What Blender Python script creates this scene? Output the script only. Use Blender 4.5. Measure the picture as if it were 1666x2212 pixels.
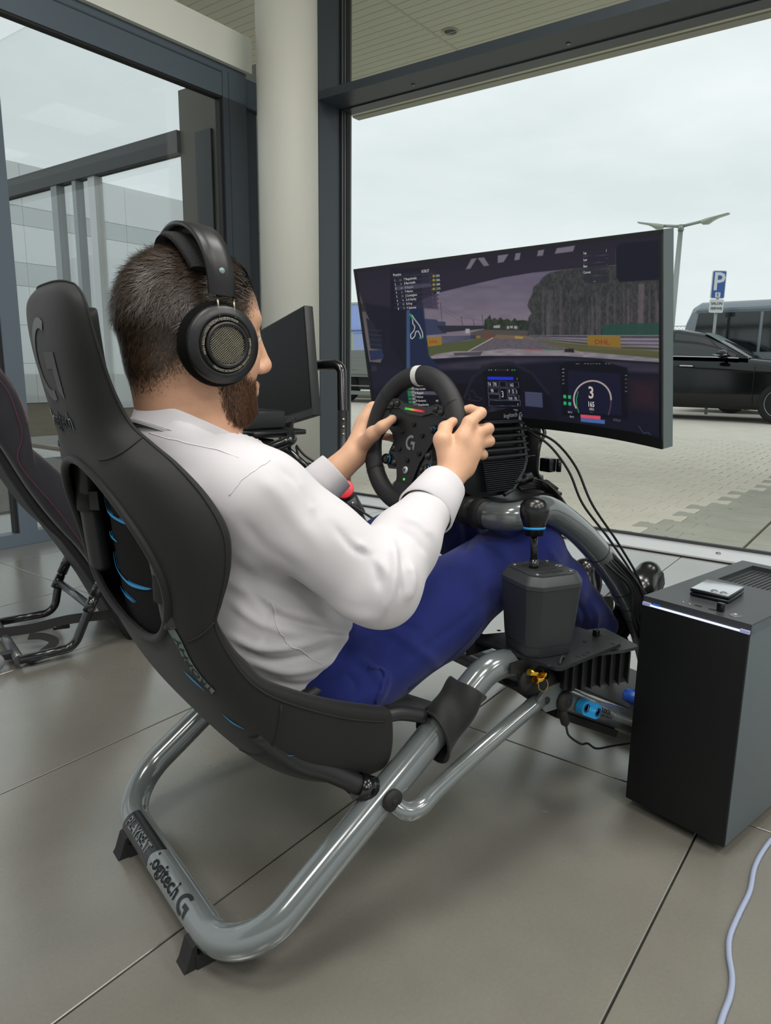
import bpy, bmesh, math, random
import numpy as np
from mathutils import Vector, Matrix, Euler
random.seed(7); rng = np.random.default_rng(7)
PI = math.pi
for o in list(bpy.data.objects): bpy.data.objects.remove(o)
SC = bpy.context.scene; COL = SC.collection
# ------------------------------------------------------------------ camera
# world axes: +x = the way the cockpit faces, +y = the driver's left, z up. Eye 0.888 m above the tiles.
FPX = 1538.0; IW, IH = 1666, 2212
EYE = Vector((0, 0, 0.888)); YAW = math.radians(52.5); TH = math.radians(11.48); ROLL = math.radians(0.7)
_c = Vector((math.cos(YAW)*math.cos(TH), math.sin(YAW)*math.cos(TH), -math.sin(TH)))
_r = Vector((math.sin(YAW), -math.cos(YAW), 0)); _u = _r.cross(_c)
_r2 = _r*math.cos(ROLL) + _u*math.sin(ROLL); _u2 = _r2.cross(_c)
cd = bpy.data.cameras.new('camera'); cam = bpy.data.objects.new('camera', cd); COL.objects.link(cam)
cd.sensor_fit = 'HORIZONTAL'; cd.sensor_width = 36.0; cd.lens = FPX/IW*36.0; cd.clip_start = 0.05; cd.clip_end = 500
cam.matrix_world = Matrix(((_r2.x, _u2.x, -_c.x, EYE.x), (_r2.y, _u2.y, -_c.y, EYE.y), (_r2.z, _u2.z, -_c.z, EYE.z), (0, 0, 0, 1)))
SC.camera = cam
# ------------------------------------------------------------------ colour management
vs = SC.view_settings; vs.view_transform = 'Standard'; vs.look = 'None'; vs.exposure = 0.12; vs.gamma = 1.0; vs.use_curve_mapping = False
# ------------------------------------------------------------------ world: bright overcast sky
w = bpy.data.worlds.new('overcast'); SC.world = w; w.use_nodes = True
nt = w.node_tree; nt.nodes.clear()
def _n(t, **k):
    n = nt.nodes.new(t)
    for a, b in k.items(): setattr(n, a, b)
    return n
_out = _n('ShaderNodeOutputWorld'); _bg = _n('ShaderNodeBackground'); _tc = _n('ShaderNodeTexCoord'); _mp = _n('ShaderNodeMapping')
_mp.inputs['Scale'].default_value = (1.0, 1.0, 3.2)
_nz = _n('ShaderNodeTexNoise'); _nz.inputs['Scale'].default_value = 2.6; _nz.inputs['Detail'].default_value = 7; _nz.inputs['Roughness'].default_value = 0.55
_rp = _n('ShaderNodeValToRGB')
_rp.color_ramp.elements[0].position = 0.32; _rp.color_ramp.elements[0].color = (0.66, 0.715, 0.73, 1)
_rp.color_ramp.elements[1].position = 0.68; _rp.color_ramp.elements[1].color = (0.80, 0.845, 0.85, 1)
nt.links.new(_tc.outputs['Generated'], _mp.inputs['Vector']); nt.links.new(_mp.outputs['Vector'], _nz.inputs['Vector'])
nt.links.new(_nz.outputs['Fac'], _rp.inputs['Fac']); nt.links.new(_rp.outputs['Color'], _bg.inputs['Color'])
_bg.inputs['Strength'].default_value = 1.06; nt.links.new(_bg.outputs['Background'], _out.inputs['Surface'])
# square ceiling lamps added out of view to brighten the room; frames further down
BH = YAW - math.radians(36.63)              # heading of the window wall's outward normal
NV = Vector((math.cos(BH), math.sin(BH), 0)); AV = Vector((-NV.y, NV.x, 0))
def B(n, a, z=0.0): return NV*n + AV*a + Vector((0, 0, z))      # building coordinates: n out of the window, a along it to the left
ADDED_LAMPS = [(2.3, -1.9), (1.9, 0.2), (0.2, -1.9), (-0.2, 0.9), (-2.0, -1.7), (-2.2, 0.9), (-0.5, -4.2), (2.3, -4.2)]
LAMP_W = 50.0
for (n_, a_) in ADDED_LAMPS:
    ld = bpy.data.lights.new('added_ceiling_light', 'AREA'); ld.shape = 'SQUARE'; ld.size = 0.9; ld.energy = LAMP_W; ld.color = (1.0, 0.98, 0.95)
    lo = bpy.data.objects.new('added_ceiling_light', ld); COL.objects.link(lo); lo.location = B(n_, a_, 3.86); lo.rotation_euler = (0, 0, BH)

# ------------------------------------------------------------------ helpers
def ray(x, y):
    return _c*FPX + _r2*(x-IW/2) - _u2*(y-IH/2)
def pv(x, y, v):            # point of the photograph's pixel on the upright plane y = v
    d = ray(x, y); t = (v-EYE.y)/d.y; return EYE + d*t
def pz(x, y, z=0.0):        # ... on the level plane z
    d = ray(x, y); t = (z-EYE.z)/d.z; return EYE + d*t
def pn(x, y, n):            # ... on the plane parallel to the window, n metres out
    d = ray(x, y); t = n/d.dot(NV); return EYE + d*t
def pa(x, y, a):
    d = ray(x, y); t = a/d.dot(AV); return EYE + d*t
def pd(x, y, D):            # ... at depth D
    return EYE + ray(x, y)/FPX*D
def lin(c):
    if isinstance(c, str):
        c = c.lstrip('#'); c = tuple(int(c[i:i+2], 16)/255 for i in (0, 2, 4))
    return tuple((x/12.92 if x <= 0.04045 else ((x+0.055)/1.055)**2.4) for x in c)
MATS = {}
def mat(name, col, rough=0.5, metal=0.0, bump=0.0, bscale=200.0, var=0.0, vscale=6.0, spec=0.5, coat=0.0, sheen=0.0, emit=0.0, trans=0.0, sub=0.0, detail=3.0, stretch=None):
    if name in MATS: return MATS[name]
    m = bpy.data.materials.new(name); m.use_nodes = True; t = m.node_tree; b = t.nodes['Principled BSDF']
    c = lin(col); b.inputs['Base Color'].default_value = (*c, 1); b.inputs['Roughness'].default_value = rough; b.inputs['Metallic'].default_value = metal
    b.inputs['Specular IOR Level'].default_value = spec; b.inputs['Coat Weight'].default_value = coat; b.inputs['Coat Roughness'].default_value = 0.08
    b.inputs['Sheen Weight'].default_value = sheen; b.inputs['Sheen Roughness'].default_value = 0.5
    if trans: b.inputs['Transmission Weight'].default_value = trans
    if sub: b.inputs['Subsurface Weight'].default_value = sub; b.inputs['Subsurface Radius'].default_value = (0.012, 0.005, 0.003); b.inputs['Subsurface Scale'].default_value = 1.0
    if emit: b.inputs['Emission Color'].default_value = (*c, 1); b.inputs['Emission Strength'].default_value = emit
    tc = t.nodes.new('ShaderNodeTexCoord')
    src = tc.outputs['Object']
    if stretch:
        mp = t.nodes.new('ShaderNodeMapping'); mp.inputs['Scale'].default_value = stretch; t.links.new(src, mp.inputs['Vector']); src = mp.outputs['Vector']
    if var:
        n = t.nodes.new('ShaderNodeTexNoise'); n.inputs['Scale'].default_value = vscale; n.inputs['Detail'].default_value = detail
        t.links.new(src, n.inputs['Vector'])
        r = t.nodes.new('ShaderNodeValToRGB'); r.color_ramp.elements[0].position = 0.3; r.color_ramp.elements[1].position = 0.7
        r.color_ramp.elements[0].color = (*[x*(1-var) for x in c], 1); r.color_ramp.elements[1].color = (*[min(1, x*(1+var)) for x in c], 1)
        t.links.new(n.outputs['Fac'], r.inputs['Fac']); t.links.new(r.outputs['Color'], b.inputs['Base Color'])
    if bump:
        n2 = t.nodes.new('ShaderNodeTexNoise'); n2.inputs['Scale'].default_value = bscale; n2.inputs['Detail'].default_value = 2
        t.links.new(src, n2.inputs['Vector'])
        bp = t.nodes.new('ShaderNodeBump'); bp.inputs['Strength'].default_value = bump; bp.inputs['Distance'].default_value = 0.002
        t.links.new(n2.outputs['Fac'], bp.inputs['Height']); t.links.new(bp.outputs['Normal'], b.inputs['Normal'])
    MATS[name] = m; return m
def glass_mat(name, tint=(1, 1, 1), base=0.04, gain=1.0, rough=0.0):
    m = bpy.data.materials.new(name); m.use_nodes = True; t = m.node_tree; t.nodes.clear()
    o = t.nodes.new('ShaderNodeOutputMaterial'); mx = t.nodes.new('ShaderNodeMixShader'); tr = t.nodes.new('ShaderNodeBsdfTransparent'); gl = t.nodes.new('ShaderNodeBsdfGlossy')
    fr = t.nodes.new('ShaderNodeFresnel'); ge = t.nodes.new('ShaderNodeNewGeometry'); mr = t.nodes.new('ShaderNodeMapRange')
    mr.inputs['To Min'].default_value = 1.5; mr.inputs['To Max'].default_value = 1/1.5; t.links.new(ge.outputs['Backfacing'], mr.inputs['Value']); t.links.new(mr.outputs[0], fr.inputs['IOR'])
    tr.inputs['Color'].default_value = (*tint, 1); gl.inputs['Roughness'].default_value = rough
    ml = t.nodes.new('ShaderNodeMath'); ml.operation = 'MULTIPLY_ADD'; ml.inputs[1].default_value = gain; ml.inputs[2].default_value = base-0.04; ml.use_clamp = True
    t.links.new(fr.outputs[0], ml.inputs[0]); t.links.new(ml.outputs[0], mx.inputs[0]); t.links.new(tr.outputs[0], mx.inputs[1]); t.links.new(gl.outputs[0], mx.inputs[2]); t.links.new(mx.outputs[0], o.inputs[0])
    MATS[name] = m; return m
def emis(name, col, s=1.0):
    if name in MATS: return MATS[name]
    m = bpy.data.materials.new(name); m.use_nodes = True; t = m.node_tree; b = t.nodes['Principled BSDF']
    b.inputs['Base Color'].default_value = (0.01, 0.01, 0.01, 1); b.inputs['Roughness'].default_value = 0.4; b.inputs['Specular IOR Level'].default_value = 0.2
    b.inputs['Emission Color'].default_value = (*lin(col), 1); b.inputs['Emission Strength'].default_value = s
    MATS[name] = m; return m
V = Vector
def cr(pts, n=8, closed=False):
    P = [V(p) for p in pts]; out = []
    N = len(P)
    rngk = range(N) if closed else range(N-1)
    for i in rngk:
        p1, p2 = P[i], P[(i+1) % N]
        p0 = P[(i-1) % N] if (closed or i > 0) else p1*2-p2
        p3 = P[(i+2) % N] if (closed or i+2 < N) else p2*2-p1
        for k in range(n):
            t = k/n
            out.append(0.5*((2*p1)+(p2-p0)*t+(2*p0-5*p1+4*p2-p3)*t*t+(3*p1-p0-3*p2+p3)*t**3))
    if not closed: out.append(P[-1])
    return out
def fillet(pts, r, n=7):
    P = [V(p) for p in pts]; out = [P[0]]
    for i in range(1, len(P)-1):
        rr = r[i-1] if isinstance(r, (list, tuple)) else r
        a = (P[i-1]-P[i]); b = (P[i+1]-P[i]); la, lb = a.length, b.length; a.normalize(); b.normalize()
        ang = a.angle(b)
        if ang > PI-0.02 or rr <= 0: out.append(P[i]); continue
        d = min(rr/math.tan(ang/2), la*0.49, lb*0.49); rr2 = d*math.tan(ang/2)
        bis = (a+b).normalized(); c = P[i]+bis*(rr2/math.sin(ang/2))
        s = P[i]+a*d-c; e = P[i]+b*d-c; tot = s.angle(e); ax = s.cross(e).normalized()
        for k in range(n+1): out.append(c+Matrix.Rotation(tot*k/n, 3, ax) @ s)
    out.append(P[-1]); return out
class MB:
    def __init__(s): s.v = []; s.f = []; s.m = []; s.sm = []; s.cur = 0; s.smooth = False
    def add(s, verts, faces, smooth=None):
        o = len(s.v); s.v += [tuple(p) for p in verts]
        for f in faces: s.f.append(tuple(i+o for i in f)); s.m.append(s.cur); s.sm.append(s.smooth if smooth is None else smooth)
        return s
    def box(s, c, d, rot=None, bev=0.0):
        c = V(c); x, y, z = [k/2 for k in d]; R = rot if rot is not None else Matrix.Identity(3)
        if bev <= 0:
            vs = [c+R @ V((sx*x, sy*y, sz*z)) for sx in (-1, 1) for sy in (-1, 1) for sz in (-1, 1)]
            fs = [(0, 1, 3, 2), (4, 6, 7, 5), (0, 4, 5, 1), (2, 3, 7, 6), (0, 2, 6, 4), (1, 5, 7, 3)]
            return s.add(vs, fs, False)
        b = min(bev, x*0.98, y*0.98, z*0.98); bm = bmesh.new(); bmesh.ops.create_cube(bm, size=1.0)
        for q in bm.verts: q.co = V((q.co.x*2*x, q.co.y*2*y, q.co.z*2*z))
        bmesh.ops.bevel(bm, geom=bm.edges[:], offset=b, segments=2, profile=0.6, affect='EDGES')
        bm.verts.ensure_lookup_table(); s.add([c+R @ q.co for q in bm.verts], [[q.index for q in f.verts] for f in bm.faces], True); bm.free(); return s
    def prism(s, poly, h0, h1, fr=None, smooth=False):
        # poly: list of (x,y); extruded along local z between h0 and h1; fr = (origin, X, Y, Z)
        o, X, Y, Z = fr if fr else (V((0, 0, 0)), V((1, 0, 0)), V((0, 1, 0)), V((0, 0, 1)))
        n = len(poly); a = [o+X*p[0]+Y*p[1]+Z*h0 for p in poly]; b = [o+X*p[0]+Y*p[1]+Z*h1 for p in poly]
        s.add(a+b, [tuple(range(n))[::-1], tuple(range(n, 2*n))], False)
        off = len(s.v)-2*n
        for i in range(n):
            j = (i+1) % n; s.f.append((off+i, off+j, off+n+j, off+n+i)); s.m.append(s.cur); s.sm.append(smooth)
        return s
    def flat(s, poly, h=0.0, fr=None):
        o, X, Y, Z = fr if fr else (V((0, 0, 0)), V((1, 0, 0)), V((0, 1, 0)), V((0, 0, 1)))
        return s.add([o+X*p[0]+Y*p[1]+Z*h for p in poly], [tuple(range(len(poly)))], False)
    def tube(s, path, r, seg=14, caps=True, closed=False, up=None, flatten=1.0):
        P = [V(p) for p in path]; N = len(P)
        rad = r if isinstance(r, (list, tuple, np.ndarray)) else [r]*N
        T = []
        for i in range(N):
            a = P[i-1] if (i > 0 or closed) else P[i]; b = P[(i+1) % N] if (i < N-1 or closed) else P[i]
            T.append((b-a).normalized())
        nrm = V(up) if up else (V((0, 0, 1)) if abs(T[0].z) < 0.9 else V((1, 0, 0)))
        nrm = (nrm-T[0]*nrm.dot(T[0])).normalized(); vs = []
        for i in range(N):
            nrm = (nrm-T[i]*nrm.dot(T[i])).normalized(); bn = T[i].cross(nrm)
            for k in range(seg):
                a = 2*PI*k/seg; vs.append(P[i]+nrm*(math.cos(a)*rad[i]*flatten)+bn*(math.sin(a)*rad[i]))
        fs = []
        for i in range(N if closed else N-1):
            j = (i+1) % N
            for k in range(seg): l = (k+1) % seg; fs.append((i*seg+k, i*seg+l, j*seg+l, j*seg+k))
        s.add(vs, fs, True)
        if caps and not closed:
            o = len(s.v)-N*seg
            s.f.append(tuple(o+k for k in range(seg))[::-1]); s.m.append(s.cur); s.sm.append(False)
            s.f.append(tuple(o+(N-1)*seg+k for k in range(seg))); s.m.append(s.cur); s.sm.append(False)
        return s
    def cyl(s, a, b, r, r2=None, seg=20, caps=True):
        return s.tube([a, b], [r, r if r2 is None else r2], seg, caps)
    def lathe(s, prof, c, axis=(0, 0, 1), seg=28, xr=None, smooth=True, cap=True):
        c = V(c); Z = V(axis).normalized(); X = V(xr) if xr else (V((1, 0, 0)) if abs(Z.x) < 0.9 else V((0, 1, 0)))
        X = (X-Z*X.dot(Z)).normalized(); Y = Z.cross(X); vs = []; fs = []
        for (r, h) in prof:
            for k in range(seg):
                a = 2*PI*k/seg; vs.append(c+Z*h+X*(r*math.cos(a))+Y*(r*math.sin(a)))
        for i in range(len(prof)-1):
            for k in range(seg): l = (k+1) % seg; fs.append((i*seg+k, i*seg+l, (i+1)*seg+l, (i+1)*seg+k))
        s.add(vs, fs, smooth)
        if cap:
            o = len(s.v)-len(vs)
            if prof[0][0] > 1e-6: s.f.append(tuple(o+k for k in range(seg))[::-1]); s.m.append(s.cur); s.sm.append(False)
            if prof[-1][0] > 1e-6: s.f.append(tuple(o+(len(prof)-1)*seg+k for k in range(seg))); s.m.append(s.cur); s.sm.append(False)
        return s
    def sphere(s, c, r, seg=16, rings=10, sc=(1, 1, 1), rot=None):
        R = rot if rot is not None else Matrix.Identity(3); c = V(c); vs = []; fs = []
        for i in range(rings+1):
            t = PI*i/rings
            for k in range(seg):
                a = 2*PI*k/seg; vs.append(c+R @ V((math.sin(t)*math.cos(a)*r*sc[0], math.sin(t)*math.sin(a)*r*sc[1], math.cos(t)*r*sc[2])))
        for i in range(rings):
            for k in range(seg): l = (k+1) % seg; fs.append((i*seg+k, (i+1)*seg+k, (i+1)*seg+l, i*seg+l))
        return s.add(vs, fs, True)
    def grid(s, rows, closed_u=False, closed_v=False, smooth=True):
        R = len(rows); C = len(rows[0]); vs = [p for r in rows for p in r]; fs = []
        for i in range(R if closed_v else R-1):
            for j in range(C if closed_u else C-1):
                a = i*C+j; b = i*C+(j+1) % C; c = ((i+1) % R)*C+(j+1) % C; d = ((i+1) % R)*C+j; fs.append((a, b, c, d))
        return s.add(vs, fs, smooth)
    def ribbon(s, path, width_dir, wd, th=0.0015, nrm=None):
        # flat strap: rectangle section swept on a path, wide along width_dir
        P = [V(p) for p in path]; W = V(width_dir).normalized(); vs = []; N = len(P)
        for i in range(N):
            t = (P[min(i+1, N-1)]-P[max(i-1, 0)]).normalized(); w_ = (W-t*W.dot(t)).normalized(); n = t.cross(w_)
            for (a, b) in ((-1, -1), (1, -1), (1, 1), (-1, 1)): vs.append(P[i]+w_*(a*wd/2)+n*(b*th/2))
        fs = [(i*4+k, i*4+(k+1) % 4, (i+1)*4+(k+1) % 4, (i+1)*4+k) for i in range(N-1) for k in range(4)]+[(3, 2, 1, 0), tuple((N-1)*4+k for k in range(4))]
        return s.add(vs, fs, False)
    def mesh(s, name):
        me = bpy.data.meshes.new(name); me.from_pydata(s.v, [], s.f); me.update()
        me.polygons.foreach_set('material_index', s.m); me.polygons.foreach_set('use_smooth', s.sm); return me
    def build(s, name, mats, parent=None, fix=True):
        me = s.mesh(name)
        if fix:
            bm = bmesh.new(); bm.from_mesh(me); bmesh.ops.recalc_face_normals(bm, faces=bm.faces); bm.to_mesh(me); bm.free()
        for m in (mats if isinstance(mats, (list, tuple)) else [mats]): me.materials.append(m)
        return link(name, me, parent)
def link(name, me, parent=None):
    o = bpy.data.objects.new(name, me); COL.objects.link(o)
    if parent is not None: o.parent = parent; o.matrix_parent_inverse = parent_inv(parent)
    return o
def parent_inv(p):
    # parts are built in world coordinates, so undo the parent's own placement
    return world_of(p).inverted()
def world_of(o):
    if o.parent is None: return o.matrix_basis.copy()
    return world_of(o.parent) @ o.matrix_parent_inverse @ o.matrix_basis
def thing(name, label, cat, loc=(0, 0, 0), rz=0.0, group=None):
    o = bpy.data.objects.new(name, None); COL.objects.link(o); o.empty_display_size = 0.05; o.location = loc; o.rotation_euler = (0, 0, rz)
    o['label'] = label; o['category'] = cat
    if group: o['group'] = group
    return o
def tag(o, label=None, cat=None, group=None, kind=None):
    if label: o['label'] = label
    if cat: o['category'] = cat
    if group: o['group'] = group
    if kind: o['kind'] = kind
    return o
def struct(name, label, cat=None):
    o = bpy.data.objects.new(name, None); COL.objects.link(o); o.empty_display_size = 0.05; o['kind'] = 'structure'; o['label'] = label
    if cat: o['category'] = cat
    return o
def shade_auto(o, deg=35):
    me = o.data; bm = bmesh.new(); bm.from_mesh(me)
    for f in bm.faces: f.smooth = True
    for e in bm.edges:
        if len(e.link_faces) == 2 and e.calc_face_angle(0) > math.radians(deg): e.smooth = False
    bm.to_mesh(me); bm.free(); return o
def text_mesh(body, size, fr, depth=0.0006, bold=False, align='CENTER', shear=0.0, spacing=1.0, wrap=None):
    # lettering as a thin mesh; fr=(origin,X,Y,Z); wrap: function (x,y,z)->Vector overrides fr
    c = bpy.data.curves.new('lettering', 'FONT'); c.body = body; c.size = size; c.align_x = align; c.align_y = 'CENTER'; c.extrude = depth/2; c.shear = shear; c.space_character = spacing
    if bold: c.offset = size*0.018
    c.resolution_u = 2
    o = bpy.data.objects.new('lettering', c); COL.objects.link(o)
    dg = bpy.context.evaluated_depsgraph_get(); me = bpy.data.meshes.new_from_object(o.evaluated_get(dg))
    vs = []
    for v in me.vertices:
        x, y, z = v.co
        vs.append(wrap(x, y, z) if wrap else fr[0]+fr[1]*x+fr[2]*y+fr[3]*(z+depth/2))
    fs = [tuple(p.vertices) for p in me.polygons]
    bpy.data.objects.remove(o); bpy.data.curves.remove(c); bpy.data.meshes.remove(me)
    return vs, fs
# ================================================================== the room shell
def surf_mat(name, c1, c2, rough, scale=1.5, bump=0.05, bscale=60, spec=0.5, rvar=0.0, fine=0.0):
    m = bpy.data.materials.new(name); m.use_nodes = True; t = m.node_tree; b = t.nodes['Principled BSDF']; b.inputs['Specular IOR Level'].default_value = spec
    tc = t.nodes.new('ShaderNodeTexCoord'); n = t.nodes.new('ShaderNodeTexNoise'); n.inputs['Scale'].default_value = scale; n.inputs['Detail'].default_value = 6; n.inputs['Roughness'].default_value = 0.6
    gm = t.nodes.new('ShaderNodeNewGeometry')
    t.links.new(gm.outputs['Position'], n.inputs['Vector'])
    r = t.nodes.new('ShaderNodeValToRGB'); r.color_ramp.elements[0].position = 0.3; r.color_ramp.elements[1].position = 0.7
    r.color_ramp.elements[0].color = (*lin(c1), 1); r.color_ramp.elements[1].color = (*lin(c2), 1)
    t.links.new(n.outputs['Fac'], r.inputs['Fac'])
    if fine:
        n3 = t.nodes.new('ShaderNodeTexNoise'); n3.inputs['Scale'].default_value = 170; n3.inputs['Detail'].default_value = 3; t.links.new(gm.outputs['Position'], n3.inputs['Vector'])
        mp = t.nodes.new('ShaderNodeMapRange'); mp.inputs['From Min'].default_value = 0.25; mp.inputs['From Max'].default_value = 0.75; mp.inputs['To Min'].default_value = 1-fine; mp.inputs['To Max'].default_value = 1+fine
        t.links.new(n3.outputs['Fac'], mp.inputs['Value'])
        mu = t.nodes.new('ShaderNodeVectorMath'); mu.operation = 'SCALE'; t.links.new(r.outputs['Color'], mu.inputs[0]); t.links.new(mp.outputs[0], mu.inputs['Scale']); t.links.new(mu.outputs[0], b.inputs['Base Color'])
    else: t.links.new(r.outputs['Color'], b.inputs['Base Color'])
    b.inputs['Roughness'].default_value = rough
    if rvar:
        mr = t.nodes.new('ShaderNodeMapRange'); mr.inputs['To Min'].default_value = rough-rvar; mr.inputs['To Max'].default_value = rough+rvar; t.links.new(n.outputs['Fac'], mr.inputs['Value']); t.links.new(mr.outputs[0], b.inputs['Roughness'])
    if bump:
        n2 = t.nodes.new('ShaderNodeTexNoise'); n2.inputs['Scale'].default_value = bscale; n2.inputs['Detail'].default_value = 4; t.links.new(gm.outputs['Position'], n2.inputs['Vector'])
        bp = t.nodes.new('ShaderNodeBump'); bp.inputs['Strength'].default_value = bump; bp.inputs['Distance'].default_value = 0.003; t.links.new(n2.outputs['Fac'], bp.inputs['Height']); t.links.new(bp.outputs['Normal'], b.inputs['Normal'])
    MATS[name] = m; return m
M_tile = surf_mat('floor_porcelain', '#6a675f', '#76736a', 0.27, 2.2, 0.03, 120, 0.95, 0.015, 0.05)
_b = M_tile.node_tree.nodes['Principled BSDF']; _b.inputs['Coat Weight'].default_value = 1.0; _b.inputs['Coat Roughness'].default_value = 0.22; _b.inputs['Coat IOR'].default_value = 1.7
M_grout = mat('grout', '#4a4a45', 0.9)
M_frame = mat('anthracite_frame', '#3d444b', 0.42, 0.1, 0.04, 300)
M_frame2 = mat('blue_grey_frame', '#56626c', 0.40, 0.1, 0.04, 300)
M_gasket = mat('gasket_rubber', '#101214', 0.6)
M_white = mat('white_panel', '#e2e4da', 0.55, 0, 0.03, 80, 0.02, 3)
M_col = mat('column_paint', '#c8c8be', 0.55, 0, 0.03, 90, 0.02, 2)
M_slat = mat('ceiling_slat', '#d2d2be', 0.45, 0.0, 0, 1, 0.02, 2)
M_sill = mat('sill_metal', '#d4d5d6', 0.38, 0.35, 0.02, 200)
M_glass = glass_mat('window_glass', (0.97, 0.985, 0.98), 0.02, 0.5)
M_glass2 = glass_mat('entrance_glass', (0.93, 0.945, 0.945), 0.05, 0.9)
def bbox(mb, n0, n1, a0, a1, z0, z1):
    c = B((n0+n1)/2, (a0+a1)/2, (z0+z1)/2); R = Matrix.Rotation(BH, 3, 'Z'); return mb.box(c, (abs(n1-n0), abs(a1-a0), abs(z1-z0)), R)
# ---- floor: 60 x 120 tiles laid along the window normal
fl = struct('floor', 'grey satin porcelain floor tiles with thin dark joints')
mb = MB(); bbox(mb, -9, 3.575, -9, 3.49, -0.10, -0.012); mb.build('screed', M_grout, fl)
NL = [-0.94, 0.26, 1.46, 2.66, 3.562]; AL = [-1.554+0.6*k for k in range(9)]+[3.485]
G = 0.0018
def tile_mesh(dn, da):
    mb = MB(); x, y = dn/2-G, da/2-G; e = 0.0012
    mb.add([(-x, -y, -0.012), (x, -y, -0.012), (x, y, -0.012), (-x, y, -0.012), (-x, -y, -e), (x, -y, -e), (x, y, -e), (-x, y, -e), (-x+e, -y+e, 0), (x-e, -y+e, 0), (x-e, y-e, 0), (-x+e, y-e, 0)],
           [(3, 2, 1, 0)]+[(i, (i+1) % 4, 4+(i+1) % 4, 4+i) for i in range(4)]+[(4+i, 4+(i+1) % 4, 8+(i+1) % 4, 8+i) for i in range(4)]+[(8, 9, 10, 11)])
    me = mb.mesh('tile'); me.materials.append(M_tile); return me
_tm = {}
for i in range(len(NL)-1):
    for j in range(len(AL)-1):
        k = (round(NL[i+1]-NL[i], 3), round(AL[j+1]-AL[j], 3))
        if k[1] < 0.02: continue
        if k not in _tm: _tm[k] = tile_mesh(*k)
        o = link('tile', _tm[k], fl); o.location = B((NL[i]+NL[i+1])/2, (AL[j]+AL[j+1])/2, 0); o.rotation_euler = (0, 0, BH)
# rest of the tiled floor behind and beside the camera
mb = MB()
for (n0, n1, a0, a1) in ((-9, -0.942, -9, 3.485), (-0.942, 3.562, -9, -1.556)): bbox(mb, n0, n1, a0, a1, -0.012, 0.0)
mb.build('tiled_area', M_tile, fl)
mb = MB(); bbox(mb, -2, 3.85, 3.49, 7.6, -0.10, -0.002); mb.build('entrance_floor', M_tile, fl)
# ribbed entrance mat
M_mat = mat('ribbed_mat', '#6b6a62', 0.8, 0.2, 0.2, 150, 0.1, 20)
M_matd = mat('mat_groove', '#3d3c38', 0.9)
em = thing('entrance_mat', 'ribbed metal and brush entrance mat on the vestibule floor behind the glass', 'mat', B(2.4, 5.2, 0))
mb = MB(); bbox(mb, 0.6, 3.7, 4.34, 6.6, -0.002, 0.004); mb.build('mat_base', M_matd, em)
mb = MB()
for k in range(56): bbox(mb, 0.62, 3.68, 4.36+k*0.04, 4.385+k*0.04, 0.003, 0.011)
tag(mb.build('mat_ribs', M_mat, em), kind='stuff')
# ---- window wall (glass front)
NF, NG = 3.565, 3.83
w1 = struct('window_1', 'tall dark-framed glass front with deep transom and mullion')
mb = MB(); bbox(mb, NF, NG-0.06, 3.20, 3.262, 0, 4.2); mb.build('mullion', M_frame, w1)
mb = MB()
for (a0, a1, n0, n1) in ((3.190, 3.203, 3.765, 3.775), (3.186, 3.262, 3.785, 3.80), (3.183, 3.262, 3.815, 3.85)): bbox(mb, n0, n1, a0, a1, 0, 4.2)
mb.build('mullion_gasket', M_gasket, w1)
mb = MB(); bbox(mb, 3.775, 3.87, 3.188, 3.262, 0, 4.2); mb.build('mullion_cap', mat('mullion_cap_metal', '#6f7374', 0.35, 0.5), w1)
mb = MB(); bbox(mb, NF-0.003, NG-0.055, -4.0, 3.2, 2.487, 2.535); mb.build('transom', M_frame, w1)
mb = MB(); bbox(mb, 3.772, 3.868, -4.0, 3.185, 2.480, 2.542); mb.build('transom_cap', mat('transom_cap_metal', '#4b4d52', 0.35, 0.4), w1)
for (x, y) in ((893, 183), (1228, 94)):
    mb = MB(); p = pz(x, y, 2.4865); mb.lathe([(0.011, 0), (0.011, -0.004), (0.006, -0.0065), (0, -0.0065)], p, seg=12); mb.build('transom_bolt', mat('bolt_metal', '#8e9092', 0.35, 0.9), w1)
mb = MB(); bbox(mb, NF+0.012, NG+0.0, -4.0, 3.2, -0.06, 0.012); mb.build('sill', M_sill, w1)
mb = MB(); bbox(mb, NF, NF+0.0115, -4.0, 3.2, -0.02, 0.004); mb.build('sill_joint', M_gasket, w1)
mb = MB(); bbox(mb, NG-0.012, NG+0.01, -4.0, 3.2, 0.0, 0.026); mb.build('glazing_bead', mat('bead_dark', '#2c3033', 0.5), w1)
mb = MB(); p = pz(1552, 1196, 0.012); mb.lathe([(0.012, 0), (0.012, 0.005), (0.006, 0.008), (0, 0.008)], p, seg=12); mb.build('sill_bolt', MATS['bolt_metal'], w1)
mb = MB(); bbox(mb, NG, NG+0.024, -4.0, 3.19, 0.02, 2.485); mb.build('pane', M_glass, w1)
mb = MB(); bbox(mb, NG, NG+0.024, -4.0, 3.19, 2.54, 4.2); mb.build('pane', M_glass, w1)
mb = MB(); bbox(mb, NG, NG+0.024, 3.262, 3.99, 0.06, 2.52); mb.build('pane', M_glass, w1)
mb = MB(); bbox(mb, NG, NG+0.024, 3.262, 3.99, 2.56, 4.2); mb.build('pane', M_glass, w1)
mb = MB(); bbox(mb, 3.60, 3.86, -4.05, -4.0, 0, 4.2); mb.build('mullion', M_frame, w1)
# ---- round column
col = MB(); col.lathe([(0.172, -0.01), (0.172, 3.88)], B(3.20, 3.108), seg=72); co = col.build('column', M_col); tag(co, 'round off-white painted concrete column beside the window mullion', None, None, 'structure')
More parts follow.
